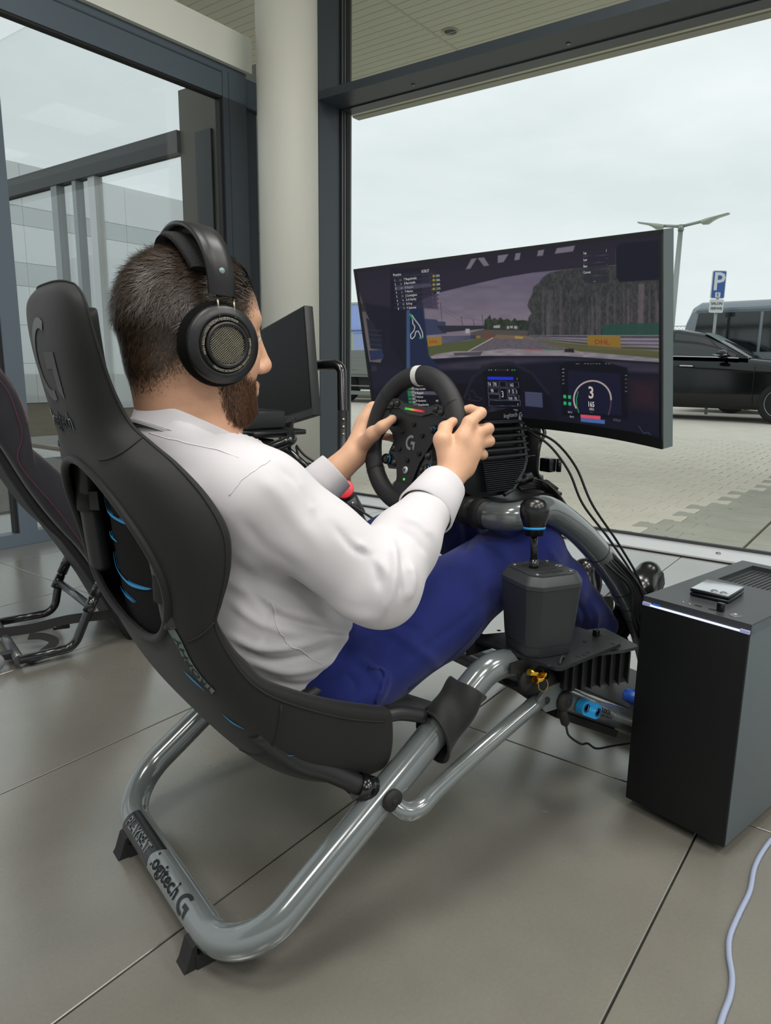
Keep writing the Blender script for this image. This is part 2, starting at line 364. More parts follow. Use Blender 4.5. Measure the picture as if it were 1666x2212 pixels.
# ---- entrance vestibule: glazed side wall along the window normal
VA = 3.485
w2 = struct('window_2', 'blue-grey framed glass side wall of the entrance vestibule')
def vpart(name, n0, n1, z0, z1, m, a0=VA, a1=VA+0.065, bev=0): mb = MB(); bbox(mb, n0, n1, a0, a1, z0, z1); return mb.build(name, m, w2)
vpart('bottom_rail', -2.0, 3.05, 0.0, 0.064, M_frame2)
vpart('head_beam', -2.0, 3.235, 2.42, 2.588, M_frame2)
vpart('beam_bead', -2.0, 3.052, 2.545, 2.553, mat('bead_line', '#3b444c', 0.5), VA-0.003, VA)
vpart('stile', 1.668, 1.757, 0.064, 2.42, M_frame2)
vpart('stile', 0.2, 0.29, 0.064, 2.42, M_frame2)
vpart('corner_post', 3.052, 3.235, 0.0, 2.42, M_frame)
vpart('post_groove', 3.098, 3.101, 0.0, 2.56, mat('groove_line', '#20262c', 0.6), VA-0.001, VA+0.002)
vpart('post_groove', 3.050, 3.0535, 0.0, 2.56, MATS['groove_line'], VA-0.001, VA+0.002)
for (n0, n1, g) in ((0.29, 1.664, 1), (1.76, 3.048, 0)):
    mb = MB(); bbox(mb, n0, n1, VA+0.028, VA+0.036, 0.066, 2.418); mb.build('pane', M_glass2, w2)
vpart('pane_gasket', 1.652, 1.668, 0.064, 2.42, M_gasket, VA+0.01, VA+0.05)
vpart('pane_gasket', 3.036, 3.052, 0.064, 2.42, M_gasket, VA+0.01, VA+0.05)
vpart('pane_gasket', 1.757, 3.05, 2.408, 2.42, M_gasket, VA+0.004, VA+0.05)
vpart('pane_gasket', 0.29, 1.66, 2.408, 2.42, M_gasket, VA+0.004, VA+0.05)
vpart('door_rail', 3.235, 3.83, 2.42, 2.575, M_frame2, VA+0.02, VA+0.08)
vpart('outer_post', 3.25, 3.36, 0.0, 2.42, M_frame, VA+0.05, VA+0.11)
mb = MB(); bbox(mb, -2.0, 3.26, VA-0.03, VA+0.2, 2.592, 2.782); fo = mb.build('fascia', M_white, w2)
# outer front of the vestibule
w3 = struct('window_3', 'outer glass front of the entrance vestibule with a dark transom')
mb = MB(); bbox(mb, 3.80, 3.86, 3.62, 4.84, 0.0, 2.93); mb.build('solid_panel', mat('vestibule_panel', '#5b5a50', 0.5, 0, 0, 1, 0.03, 2), w3)
mb = MB()
for z in (0.62, 1.22, 1.82): bbox(mb, 3.795, 3.80, 3.62, 4.84, z, z+0.006)
mb.build('panel_joint', M_gasket, w3)
mb = MB(); bbox(mb, 3.78, 3.80, 4.46, 4.64, 0.0, 2.6); mb.build('post', mat('vestibule_post', '#30363b', 0.45, 0.1), w3)
mb = MB(); bbox(mb, 3.77, 3.86, 4.84, 9.0, 2.49, 2.65); mb.build('transom', mat('outer_transom', '#33383a', 0.4), w3)
mb = MB(); bbox(mb, 3.82, 3.84, 4.84, 9.0, 0.05, 2.49); mb.build('pane', M_glass2, w3)
mb = MB(); bbox(mb, 3.82, 3.84, 4.84, 9.0, 2.65, 3.9); mb.build('pane', M_glass2, w3)
for (a0, a1) in ((6.62, 6.72), (6.3, 6.36)):
    mb = MB(); bbox(mb, 3.78, 3.86, a0, a1, 0, 2.49); mb.build('post', mat('outer_post_grey', '#8f979a', 0.4, 0.2), w3)
mb = MB(); bbox(mb, 3.79, 3.87, 6.02, 6.12, 0, 2.49); mb.build('door_post', mat('outer_post_white', '#d4d8da', 0.4), w3)
# ---- ceilings: slats running along the window, inside and out
ZC = 3.87
def slats(root, n0, n1, a_ranges):
    N_ = int(round((n1-n0)/0.1)); meshes = {}
    for (a0, a1) in a_ranges:
        mb = MB(); x = 0.0485; L = (a1-a0)/2-0.002; zb = 0.0; e = 0.004
        mb.add([(-x, -L, e), (-x+e, -L, 0), (x-e, -L, 0), (x, -L, e), (x, -L, 0.02), (-x, -L, 0.02)]+[(-x, L, e), (-x+e, L, 0), (x-e, L, 0), (x, L, e), (x, L, 0.02), (-x, L, 0.02)],
               [(i, (i+1) % 6, 6+(i+1) % 6, 6+i) for i in range(6)]+[(5, 4, 3, 2, 1, 0), (6, 7, 8, 9, 10, 11)])
        me = mb.mesh('slat'); me.materials.append(M_slat)
        for i in range(N_):
            o = link('slat', me, root); o.location = B(n0+0.05+0.1*i, (a0+a1)/2, ZC); o.rotation_euler = (0, 0, BH)
ce = struct('ceiling', 'pale olive-white slatted metal ceiling')
slats(ce, 1.1, 3.5, ((-1.0, 3.2), (3.2, 5.0)))
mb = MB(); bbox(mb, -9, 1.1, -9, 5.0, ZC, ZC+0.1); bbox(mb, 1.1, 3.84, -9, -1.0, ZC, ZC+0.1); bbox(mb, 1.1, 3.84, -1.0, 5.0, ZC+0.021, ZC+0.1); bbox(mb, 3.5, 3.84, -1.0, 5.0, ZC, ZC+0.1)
mb.build('ceiling_backing', mat('slat_backing', '#8f8f7d', 0.7), ce)  # one duller colour for the panels behind and beyond the slats
cn = struct('trim_1', 'slatted underside of the canopy outside the window')
slats(cn, 3.9, 7.3, ((-4.0, 0.0), (0.0, 4.0), (4.0, 6.0)))
mb = MB(); bbox(mb, 3.84, 7.42, -9, 6.0, ZC+0.021, ZC+0.16); mb.build('canopy_backing', MATS['slat_backing'], cn)
mb = MB(); bbox(mb, 7.30, 7.42, -9, 6.0, ZC-0.012, ZC+0.22); mb.build('canopy_edge', mat('canopy_edge_metal', '#a6a598', 0.45), cn)
mb = MB()
for a in (0.0, 4.0): bbox(mb, 3.9, 7.3, a-0.012, a+0.012, ZC-0.004, ZC+0.01)
mb.build('slat_joint_cover', mat('slat_joint', '#c4c4b2', 0.5), cn)
dl = MB(); dl.lathe([(0.075, 0.004), (0.08, -0.006), (0.062, -0.008), (0.058, 0.0)], B(6.07, 3.85, ZC), seg=28); dl.build('downlight', mat('downlight_ring', '#b9bab0', 0.4), cn)
# frames of the added ceiling lamps, out of view above and behind the camera
for i, (n_, a_) in enumerate(ADDED_LAMPS):
    mb = MB(); R = Matrix.Rotation(BH, 3, 'Z')
    for sx, sy, dx, dy in ((1, 0, 0.03, 1.0), (-1, 0, 0.03, 1.0), (0, 1, 1.0, 0.03), (0, -1, 1.0, 0.03)): mb.box(B(n_+sx*0.485, a_+sy*0.485, ZC-0.012), (dx, dy, 0.03), R)
    mb.build('added_lamp_frame', M_white, ce)
# ================================================================== outside
M_pave = surf_mat('paver_beige', '#d4cdc0', '#dfd8cb', 0.85, 3.0, 0.25, 70, 0.3, 0, 0.10)
M_paveg = surf_mat('paver_grey', '#a5a49a', '#b3b2a7', 0.85, 3.0, 0.25, 70, 0.3, 0, 0.10)
M_sand = surf_mat('joint_sand', '#574f40', '#645c4c', 0.95, 5.0, 0.2, 90, 0.2)
gr = struct('ground', 'beige interlocking block paving outside the window')
ZG = -0.02
mb = MB(); bbox(mb, -60, 90, -60, 90, ZG-0.3, ZG-0.012)
# open ground must not pass under the room
gv = MB()
def gquad(n0, n1, a0, a1, z): gv.add([B(n0, a0, z), B(n1, a0, z), B(n1, a1, z), B(n0, a1, z)], [(0, 1, 2, 3)], False)
gquad(3.86, 10.6, -60, 60, ZG-0.01); gquad(-60, -9, -60, 60, ZG-0.01); gquad(-9, 3.86, -60, -9, ZG-0.01); gquad(-9, 3.86, 9.0, 60, ZG-0.01)
gv.build('joint_bed', M_sand, gr)
gv = MB(); gquad(10.6, 90, -60, 90, ZG-0.001); gv.build('far_paving', M_pave, gr)
def paver_mesh(m, lod=0):
    h = 0.0975; e = 0.0035
    top = [(-h, -.0915), (-.062, -.0915), (-.040, -.0695), (.040, -.0695), (.062, -.0915), (h, -.0915), (h, .0915), (.062, .0915), (.040, .0695), (-.040, .0695), (-.062, .0915), (-h, .0915)]
    n = len(top); vs = [(y*0.975, x, -0.012) for x, y in top]+[(y*0.975, x, -e) for x, y in top]+[(y*0.945, x*0.965, 0) for x, y in top]
    fs = [(i, n+i, n+(i+1) % n, (i+1) % n) for i in range(n)]+[(n+i, 2*n+i, 2*n+(i+1) % n, n+(i+1) % n) for i in range(n)]+[tuple(range(2*n, 3*n))[::-1]]
    me = bpy.data.meshes.new('paver'); me.from_pydata(vs, [], fs); me.update(); me.materials.append(m); return me
PM = [paver_mesh(M_pave), paver_mesh(M_paveg)]
spots = []
a_max = lambda n: 0.86*n+0.2
for i in range(42):
    n_ = 3.97+0.161*i
    for j in range(60):
        a_ = 0.2*j+(0.1 if i % 2 else 0.0)
        if a_ > a_max(n_) or a_ < 0.02*n_: continue
        if a_ < 0.94: continue
        spots.append((n_, a_, 1 if a_ < 1.25-0.12*(n_-3.9) else 0))
spots.sort(key=lambda s: s[0]**2+s[1]**2*0.5)
rr = random.Random(3); R = Matrix.Rotation(BH, 4, 'Z')
far = MB(); farg = MB()
for k, (n_, a_, g) in enumerate(spots):
    dz = rr.uniform(-0.0012, 0.0012)
    if k < 290:
        o = link('paver', PM[g], gr); o.location = B(n_, a_, ZG+dz); o.rotation_euler = (rr.uniform(-.006, .006), rr.uniform(-.006, .006), BH+rr.uniform(-.006, .006))
    else:
        T = Matrix.Translation(B(n_, a_, ZG+dz)) @ R; me = PM[g]; (farg if g else far).add([T @ v.co for v in me.vertices], [tuple(p.vertices) for p in me.polygons][12:], False)
tag(far.build('far_pavers', M_pave, gr, fix=False), kind='stuff')
if farg.v: tag(farg.build('far_grey_pavers', M_paveg, gr, fix=False), kind='stuff')
# concrete border slabs
for i in range(14):
    for (a0, a1) in ((0.665, 0.91), (0.16, 0.655), (-0.35, 0.15), (-0.86, -0.36)):
        n0 = 3.87+0.305*i; mb = MB(); bbox(mb, n0, n0+0.298, a0, a1-0.007, ZG-0.012, ZG); mb.build('slab', M_paveg, gr)
mb = MB(); bbox(mb, 3.87, 10.5, 0.906, 1.0, ZG-.011, ZG-.003); mb.build('border_strip', M_paveg, gr)
# grass strip with kerb along the far side of the yard
gs = MB(); gs.add([B(17.0, 5.2, ZG+.02), B(17.0, 16.3, ZG+.02), B(22, 16.3, ZG+.02), B(22, 5.2, ZG+.02)], [(0, 1, 2, 3)], False)
rr = random.Random(5)
for k in range(5200):
    n_ = rr.uniform(17.02, 18.6); a_ = rr.uniform(11.0, 16.2) if k % 3 else rr.uniform(5.2, 7); b = B(n_, a_, ZG+.015); h_ = rr.uniform(.05, .13); w_ = AV*rr.uniform(.01, .02); l_ = NV*rr.uniform(-.05, .05)+AV*rr.uniform(-.05, .05)
    gs.add([b-w_, b+w_, b+l_+V((0, 0, h_))], [(0, 1, 2)], False)
g_ = gs.build('lawn', mat('grass', '#84a04a', 0.9, 0, 0.3, 40, 0.25, 2.0), None, fix=False); tag(g_, 'strip of mown green grass behind the parked truck and cars', 'grass', None, 'stuff')
mb = MB(); bbox(mb, 16.87, 16.99, 5.2, 16.3, ZG-.02, ZG+.07); tag(mb.build('kerb', M_paveg), 'low concrete kerb edging the grass strip', 'kerb', None, 'structure')
# ---- black car
def car():
    root = thing('car', 'black sport utility car with chrome window trim parked broadside beyond the window', 'car', B(15.2, 2.9, ZG))
    Mb = mat('car_black', '#07090c', 0.12, 0.0, coat=0.25, spec=0.4); Mt = mat('tyre', '#17181a', 0.8); Mrim = mat('alloy', '#b9bcc0', 0.25, 0.9); Mch = mat('car_chrome', '#cfd3d6', 0.15, 1.0)
    Mgl = mat('car_glass', '#0c1413', 0.03, 0.0, spec=0.9); Mws = mat('car_windscreen', '#b7c4c4', 0.08, 0.0, spec=0.8)
    # stations along the car: x forward (towards lower a), l=0 at the front axle
    A0 = 2.0; Nn = 14.22; W2 = 0.97
    def P(l, w_, z): return B(Nn+W2-w_, A0+l, ZG+z)           # l backwards, w_ from centre line towards the viewer
    st = [(-0.92, 0.42, 0.72, 0.80, 0.70), (-0.80, 0.30, 0.86, 0.93, 0.90), (-0.5, 0.24, 0.92, 1.02, 0.95), (0.0, 0.24, 0.96, 1.08, 0.96), (0.45, 0.22, 0.98, 1.12, 0.965), (0.62, 0.22, 0.99, 1.14, 0.965), (1.0, 0.22, 1.02, 1.16, 0.965), (1.5, 0.22, 1.04, 1.17, 0.965), (2.2, 0.22, 1.07, 1.18, 0.965), (2.9, 0.24, 1.10, 1.20, 0.965), (3.3, 0.30, 1.10, 1.19, 0.95), (3.72, 0.42, 1.0, 1.12, 0.88)]
    rows = []
    for (l, zb, zs, zt, hw) in st:
        sec = [(hw*0.55, zb), (hw*0.90, zb+0.02), (hw*0.985, zb+0.10), (hw*0.97, zb+0.30), (hw, zs-0.12), (hw*0.985, zs-0.02), (hw*0.955, zs+0.03), (hw*0.90, zt-0.02), (hw*0.6, zt+0.015), (0.0, zt+0.03)]
        full = [P(l, w_, z) for w_, z in sec]+[P(l, -w_, z) for w_, z in sec[-2::-1]]
        rows.append(full)
    mb = MB(); mb.grid(rows); mb.add(rows[0], [tuple(range(len(rows[0])))], False); mb.add(rows[-1], [tuple(range(len(rows[-1])))][::-1], False); mb.build('body', Mb, root)
    # greenhouse
    gh = [(0.60, 1.14, 0.90, 1.16, 0.86), (1.05, 1.16, 0.90, 1.42, 0.76), (1.45, 1.17, 0.905, 1.60, 0.68), (1.9, 1.18, 0.905, 1.685, 0.655), (2.4, 1.18, 0.90, 1.69, 0.65), (2.9, 1.20, 0.88, 1.60, 0.66), (3.3, 1.19, 0.86, 1.40, 0.70), (3.62, 1.14, 0.8, 1.18, 0.74)]
    rows = []
    for (l, z0, w0, z1, w1) in gh:
        rows.append([P(l, w0, z0), P(l, (w0+w1)/2+0.03, (z0*0.45+z1*0.55)), P(l, w1, z1-0.035), P(l, w1*0.93, z1-0.005), P(l, 0, z1+0.02), P(l, -w1*0.93, z1-0.005), P(l, -w1, z1-0.035), P(l, -(w0+w1)/2-0.03, (z0*0.45+z1*0.55)), P(l, -w0, z0)])
    mb = MB(); mb.grid(rows); mb.build('roof', Mb, root)
    # side windows (near and far side), windscreen
    for s in (1, -1):
        def gp(l, t):
            for i in range(len(gh)-1):
                if gh[i][0] <= l <= gh[i+1][0]:
                    u = (l-gh[i][0])/(gh[i+1][0]-gh[i][0]); g = [gh[i][k]*(1-u)+gh[i+1][k]*u for k in range(5)]; break
            z0, w0, z1, w1 = g[1:]; wm = (w0+w1)/2+0.03; zm = z0*0.45+z1*0.55; zt = z1-0.035
            if t < 0.55: q = t/0.55; w_, z = w0*(1-q)+wm*q, z0*(1-q)+zm*q
            else: q = (t-0.55)/0.45; w_, z = wm*(1-q)+w1*q, zm*(1-q)+zt*q
            return P(l, s*(w_+0.006), z)
        for (l0, l1) in ((0.80, 1.93), (2.0, 3.15)):
            mb = MB(); mb.grid([[gp(l0+(l1-l0)*i/8, 0.04+(0.90-0.04)*j/4) for i in range(9)] for j in range(5)]); mb.build('side_window', Mgl, root)
        mb = MB(); mb.tube([gp(0.75+2.5*i/12, 0.0)+V((0, 0, 0.0)) for i in range(13)], 0.012, 6); mb.build('window_trim', Mch, root)
        mb = MB()
        mb.tube([P(1.75, s*0.975, 1.0), P(1.72, s*1.0, 1.005), P(1.52, s*1.0, 1.0), P(1.49, s*0.975, 0.995)], 0.014, 8); mb.build('door_handle', Mch, root)
        mb = MB(); c = P(1.0, s*1.07, 1.22); mb.sphere(c, 0.1, 16, 10, (1.25, 1.0, 0.72), Matrix.Rotation(BH, 3, 'Z')); mb.tube([P(0.95, s*0.9, 1.14), P(1.0, s*1.0, 1.18)], 0.03, 8); mi = mb.build('mirror', Mb, root)
        mb = MB(); mb.tube([P(0.90, s*1.165, 1.205), P(1.02, s*1.172, 1.19), P(1.14, s*1.16, 1.205)], 0.008, 6); mb.build('mirror_trim', Mch, mi)
        for l in (0.0, 2.87):
            ax = NV*(-s); c = P(l, s*0.86, 0.37)
            mb = MB(); mb.lathe([(0.25, 0.02), (0.345, 0.03), (0.37, 0.06), (0.37, 0.16), (0.345, 0.19), (0.255, 0.195), (0.25, 0.18)], c-ax*0.09, ax, 40); wl = mb.build('wheel', Mt, root)
            mb = MB(); mb.lathe([(0.25, 0.10), (0.258, 0.185), (0.248, 0.19), (0.235, 0.11)], c-ax*0.09, ax, 40); mb.lathe([(0, 0.17), (0.035, 0.17), (0.04, 0.12)], c-ax*0.09, ax, 16)
            Z = V((0, 0, 1)); X = ax.cross(Z)
            for k in range(14):
                a = 2*PI*k/14; d = X*math.cos(a)+Z*math.sin(a); mb.tube([c-ax*0.09+ax*0.15+d*0.03, c-ax*0.09+ax*0.165+d*0.245], [0.012, 0.009], 6)
            mb.build('rim', Mrim, wl)
            mb = MB(); mb.lathe([(0.22, 0.05), (0.22, 0.08), (0, 0.08)], c-ax*0.09, ax, 30); mb.build('brake_disc', mat('brake_dark', '#2a2d31', 0.5, 0.5), wl)
    mb = MB(); mb.grid([[P(0.62+(1.42-0.62)*t, w_*(0.84*(1-t)+0.66*t), 1.155+(1.60-1.155)*t+0.02*(1-abs(w_))+0.012) for w_ in (-1, -.5, 0, .5, 1)] for t in (0, .33, .66, 1)]); mb.build('windscreen', Mws, root)
    mb = MB(); mb.box(P(1.95, 0.3, 1.05), (0.5, 0.12, 0.6), Matrix.Rotation(BH, 3, 'Z'), 0.05); mb.box(P(1.95, 0.3, 1.42), (0.26, 0.08, 0.16), Matrix.Rotation(BH, 3, 'Z'), 0.04); mb.build('seat', mat('car_seat', '#c2bdb0', 0.6), root)
    for q in ([P(0.46, 0.966, 1.03), P(0.46, 0.97, 0.5), P(0.44, 0.95, 0.3)], [P(1.93, 0.968, 1.04), P(1.95, 0.97, 0.5), P(1.9, 0.95, 0.3)]): mb = MB(); mb.tube(q, 0.004, 5); mb.build('door_gap', M_gasket, root)
car()
# ---- grey van behind
def van():
    root = thing('van', 'silver-grey passenger van with dark tinted side windows behind the black car', 'van', B(18.2, 2.0, ZG))
    Mv = mat('van_silver', '#8d949b', 0.3, 0.5, coat=0.5); Mg = mat('van_glass', '#14191c', 0.06, 0, spec=0.8)
    A0 = 4.60; N0 = 17.2; W = 1.95
    prof = [(0.0, 0.35), (-0.03, 0.9), (0.05, 1.55), (0.13, 2.0), (0.24, 2.30), (0.40, 2.40), (4.0, 2.44), (5.0, 2.30), (5.5, 1.9), (5.9, 1.3), (6.2, 1.0), (6.3, 0.4)]
    rows = []
    for (dn, ins) in ((0.10, 0.06), (0.0, 0.0), (0.0, 0.0), (W, 0.0), (W-0.10, 0.06)):
        pass
    mb = MB()
    ring = lambda n_, k: [B(n_, A0-(l if l > 0 else l), ZG+0.35+(z-0.35)*k) for l, z in prof]
    mb.grid([ring(N0+0.16, 0.985), ring(N0+0.05, 0.975), ring(N0, 0.93), ring(N0+0.0, 0.90), ring(N0+W, 0.90), ring(N0+W-0.05, 0.975), ring(N0+W-0.16, 0.985)][0:1]+[ring(N0+0.16, 1.0), ring(N0+W-0.16, 1.0)])
    mb.add(ring(N0, 0.93), [tuple(range(len(prof)))], False); mb.grid([ring(N0, 0.93), ring(N0+0.05, 0.975), ring(N0+0.16, 1.0)]); mb.grid([ring(N0+W-0.16, 1.0), ring(N0+W-0.05, 0.975), ring(N0+W, 0.93)]); mb.add(ring(N0+W, 0.93), [tuple(range(len(prof)))], False)
    shade_auto(mb.build('body', Mv, root), 40)
    for (l0, l1) in ((0.28, 1.62), (1.68, 3.1), (3.16, 4.6)):
        mb = MB(); mb.grid([[B(N0-0.012, A0-(l0+(l1-l0)*i/4)-(0.10 if (l0 < 0.5 and i == 0) else 0)*j/3, ZG+1.33+0.83*j/3) for i in range(5)] for j in range(4)], smooth=False); mb.build('side_window', Mg, root)
    mb = MB(); bbox(mb, N0-0.013, N0-0.004, A0-4.7, A0-0.33, ZG+2.165, ZG+2.22); mb.build('window_band', mat('van_band', '#6f7d88', 0.3, 0.4), root)
    mb = MB(); bbox(mb, N0+0.3, N0+1.5, A0-5, A0-2.2, ZG+2.44, ZG+2.47); mb.build('roof_rack', M_gasket, root)
    mb = MB(); mb.sphere(B(N0+0.6, A0-0.55, ZG+2.40), 0.07, 12, 8, (1, 2, 0.8), Matrix.Rotation(BH, 3, 'Z')); mb.build('antenna', M_gasket, root)
    for l in (1.2, 5.1):
        for s in (0, 1):
            mb = MB(); mb.lathe([(0, 0), (0.2, 0), (0.33, 0.02), (0.34, 0.2), (0.2, 0.22)], B(N0+0.02 if s == 0 else N0+W-0.24, A0-l, ZG+0.34), NV, 28); mb.build('wheel', MATS['tyre'], root)
van()
# ---- parking sign
def sign():
    root = thing('parking_sign', 'blue parking sign with white plate below on a steel post', 'sign', B(16.5, 3.73, ZG))
    n_ = 16.5; ac = 3.72; Mblue = mat('sign_blue', '#3a62ab', 0.4); Mw = mat('sign_white', '#e4e8ea', 0.5); Mp = mat('galvanised', '#9aa19c', 0.45, 0.6)
    mb = MB(); mb.cyl(B(n_+0.05, ac, ZG), B(n_+0.05, ac, 2.9), 0.032, seg=14); mb.build('post', Mp, root)
    # panels turned about 55 degrees to the window
    ang = BH+math.radians(118); X = V((math.cos(ang-PI/2), math.sin(ang-PI/2), 0)); Z = V((0, 0, 1)); Y = Z; Nn = -(X.cross(Z)); 
    X = (AV*-0.62+NV*0.52).normalized(); Nn = X.cross(Z).normalized()
    if Nn.dot(NV) > 0: Nn = -Nn
    def fr(zc, off): return (B(n_, ac, zc)+Nn*off, X, Z, Nn)
    wS, hS = 0.30, 0.56
    def rrect(w_, h_, r=0.03):
        out = []
        for cx, cy, a0 in ((w_/2-r, h_/2-r, 0), (-w_/2+r, h_/2-r, 90), (-w_/2+r, -h_/2+r, 180), (w_/2-r, -h_/2+r, 270)):
            for k in range(5): a = math.radians(a0+22.5*k); out.append((cx+r*math.cos(a), cy+r*math.sin(a)))
        return out
    mb = MB(); mb.prism(rrect(wS, hS), 0, 0.02, fr(2.655, 0)); pn_ = mb.build('sign_panel', Mw, root)
    mb = MB(); mb.prism(rrect(wS-0.03, hS-0.03), 0, 0.003, fr(2.655, 0.02)); mb.build('blue_field', Mblue, pn_)
    vs, fs = text_mesh('P', 0.50, fr(2.70, 0.0235), 0.002, True); mb = MB(); mb.add(vs, fs, False)
    mb.prism(rrect(0.11, 0.10, 0.01), 0, 0.003, fr(2.45, 0.0235)); mb.build('letter', Mw, pn_)
    vs, fs = text_mesh('E', 0.09, fr(2.45, 0.027), 0.002, True); mb = MB(); mb.add(vs, fs, False); mb.build('pictogram', Mblue, pn_)
    mb = MB(); mb.prism(rrect(wS, 0.27), 0, 0.02, fr(2.225, 0)); p2_ = mb.build('plate', Mw, root)
    for s, z, h_ in (('SALON', 2.275, 0.075), ('SERWIS', 2.175, 0.075)):
        mb = MB(); vs, fs = text_mesh(s, h_, fr(z, 0.021), 0.002, True); mb.add(vs, fs, False); mb.build('plate_print', mat('sign_black', '#23262a', 0.5), p2_)
sign()
# ---- lamp post
def lamp_post():
    root = thing('lamp_post', 'tall galvanised double-arm street lamp rising behind the black car', 'lamp post', B(24, 6.63, ZG))
    Mp = MATS['galvanised']; n_ = 24
    top = pn(1472, 487, n_); base = V((top.x, top.y, ZG))+AV*0.05
    mb = MB(); mb.tube([base, top], [0.12, 0.07], 14); mb.build('pole', Mp, root)
    mb = MB(); mb.cyl(top+V((0, 0, -0.16)), top+V((0, 0, 0.02)), 0.09, seg=14); mb.build('pole_cap', Mp, root)
    for (x0, y0, x1, y1) in ((1432, 488, 1378, 481), (1518, 478, 1577, 461)):
        a = pn(x0, y0, n_); b = pn(x1, y1, n_)
        mb = MB(); mb.tube([top+V((0, 0, -0.03)), a], 0.045, 10); arm = mb.build('arm', Mp, root)
        d = (b-a).normalized(); L = (b-a).length; up = (V((0, 0, 1))-d*d.z).normalized(); sd = d.cross(up)
        rows = []
        for t, w_, h0, h1 in ((-0.06, .05, -.05, .05), (0.0, .09, -.10, .05), (0.2, .13, -.13, .05), (0.42, .14, -.06, .04), (0.6, .13, -.03, .035), (0.95, .12, -.02, .03), (1.0, .06, -.005, .02)):
            c = a+d*(L*t); rows.append([c+sd*w_+up*h0*0.5, c+sd*w_*0.6+up*h0, c-sd*w_*0.6+up*h0, c-sd*w_+up*h0*0.5, c-sd*w_+up*h1*0.6, c+up*h1, c+sd*w_+up*h1*0.6])
        mb = MB(); mb.grid(rows, closed_u=True); mb.add(rows[0], [tuple(range(7))], False); mb.add(rows[-1], [tuple(range(7))], False); mb.build('lamp_head', mat('lamp_head_grey', '#aeb4aa', 0.4, 0.3), root)
lamp_post()
# ---- flatbed truck on the left
def truck():
    root = thing('flatbed_truck', 'grey flatbed truck with aluminium dropsides seen between column and monitor', 'truck', B(15.6, 11.5, ZG))
    Mal = mat('dropside_aluminium', '#8f938f', 0.45, 0.4); Md = mat('truck_dark', '#33363a', 0.7); Mfr = mat('truck_frame', '#7f8482', 0.5, 0.2)
    n0 = 14.5; a0, a1 = 8.6, 14.6
    for (z0, z1) in ((1.125, 1.31), (0.935, 1.118), (0.815, 0.928), (0.715, 0.808)):
        mb = MB(); bbox(mb, n0, n0+0.035, a0, a1, z0, z1); mb.build('dropside_board', Mal, root)
        mb = MB(); bbox(mb, n0+2.3, n0+2.335, a0, a1, z0, z1); mb.build('dropside_board', Mal, root)
    mb = MB(); bbox(mb, n0+0.03, n0+2.31, a0, a1, 0.64, 0.80); mb.build('bed', Mfr, root)
    mb = MB(); bbox(mb, n0+0.25, n0+0.8, 11.45, 12.6, 0.32, 0.66); mb.build('storage_box', Md, root)
    mb = MB(); bbox(mb, n0+0.2, n0+0.6, 11.42, 11.46, 0.25, 0.66); mb.build('bracket', Mfr, root)
    mb = MB(); bbox(mb, n0+0.3, n0+0.9, 10.0, 11.38, 0.35, 0.64); mb.build('fuel_tank', mat('tank_grey', '#6e7274', 0.5, 0.4), root)
    mb = MB(); bbox(mb, n0+0.05, n0+0.09, a0+1, a1-0.5, 0.185, 0.285); bbox(mb, n0+0.05, n0+0.09, a0+1, a1-0.5, 0.40, 0.43); mb.build('side_guard', Mal, root)
    mb = MB(); mb.lathe([(0, 0), (0.012, 0), (0.03, 0.012), (0, 0.012)], B(n0+0.2, 11.15, 0.60), -NV, 12); mb.build('side_marker', mat('amber_lens', '#d9843a', 0.3), root)
    for a in (12.38, 9.2):
        for n_ in (n0+0.15, n0+1.95):
            mb = MB(); mb.lathe([(0.2, 0), (0.42, 0.02), (0.48, 0.06), (0.48, 0.22), (0.42, 0.26), (0.2, 0.28)], B(n_, a, ZG+0.48), NV, 36); mb.build('wheel', MATS['tyre'], root)
truck()
# ---- chain link fence and blue hall
FN = 22.1
fe = thing('chain_link_fence', 'galvanised chain link fence with pale posts behind the grass', 'fence', B(FN, 14, ZG))
Mw = mat('fence_wire', '#b9c0c0', 0.4, 0.5)
for a in (5.6, 8.7, 11.9, 15.1, 18.16, 21.2, 24.2):
    mb = MB(); bbox(mb, FN-0.02, FN+0.03, a-0.045, a+0.045, ZG, 2.2); mb.build('fence_post', mat('fence_post_pale', '#c9d0b8', 0.6), fe)
mb = MB(); s_ = 0.10
for k in range(210):
    a0 = 5.0+k*s_
    for sg in (1, -1):
        b1 = a0+sg*2.15
        if min(a0, b1) < 5.4 or max(a0, b1) > 24.4: continue
        mb.tube([B(FN, a0, ZG+0.03), B(FN, b1, 2.16)], 0.006, 4, caps=False)
tag(mb.build('wire_mesh', Mw, fe), kind='stuff')
for z in (1.1, 2.16):
    mb = MB(); mb.tube([B(FN, 5.6, z), B(FN, 24.2, z)], 0.008, 5); mb.build('tension_wire', mat('fence_wire_dark', '#5b6166', 0.5), fe)
hl = thing('blue_hall', 'blue corrugated metal industrial hall in the distance left of the monitor', 'building', B(48, 36, ZG))
Mh = mat('hall_blue', '#9db0e8', 0.5, 0.1); mb = MB(); rows = [[], []]
for i in range(340):
    a = 25.0+i*0.075*1.33; d = 0.04 if i % 4 in (0, 1) else 0.0
    rows[0].append(B(45-d, a, ZG)); rows[1].append(B(45-d, a, 5.72))
mb.grid(rows, smooth=False); mb.build('corrugated_wall', Mh, hl, fix=False)
mb = MB(); bbox(mb, 44.9, 70, 25.0, 58.0, 5.70, 5.85); mb.build('roof', mat('hall_roof', '#a9b39c', 0.6), hl)
mb = MB(); bbox(mb, 44.8, 45.0, 25.0, 58.0, 3.68, 3.74); mb.build('gutter', mat('hall_gutter', '#56648c', 0.5), hl)
mb = MB(); bbox(mb, 45.2, 60, 25.0, 58.0, ZG, 5.7); mb.build('hall_body', Mh, hl)

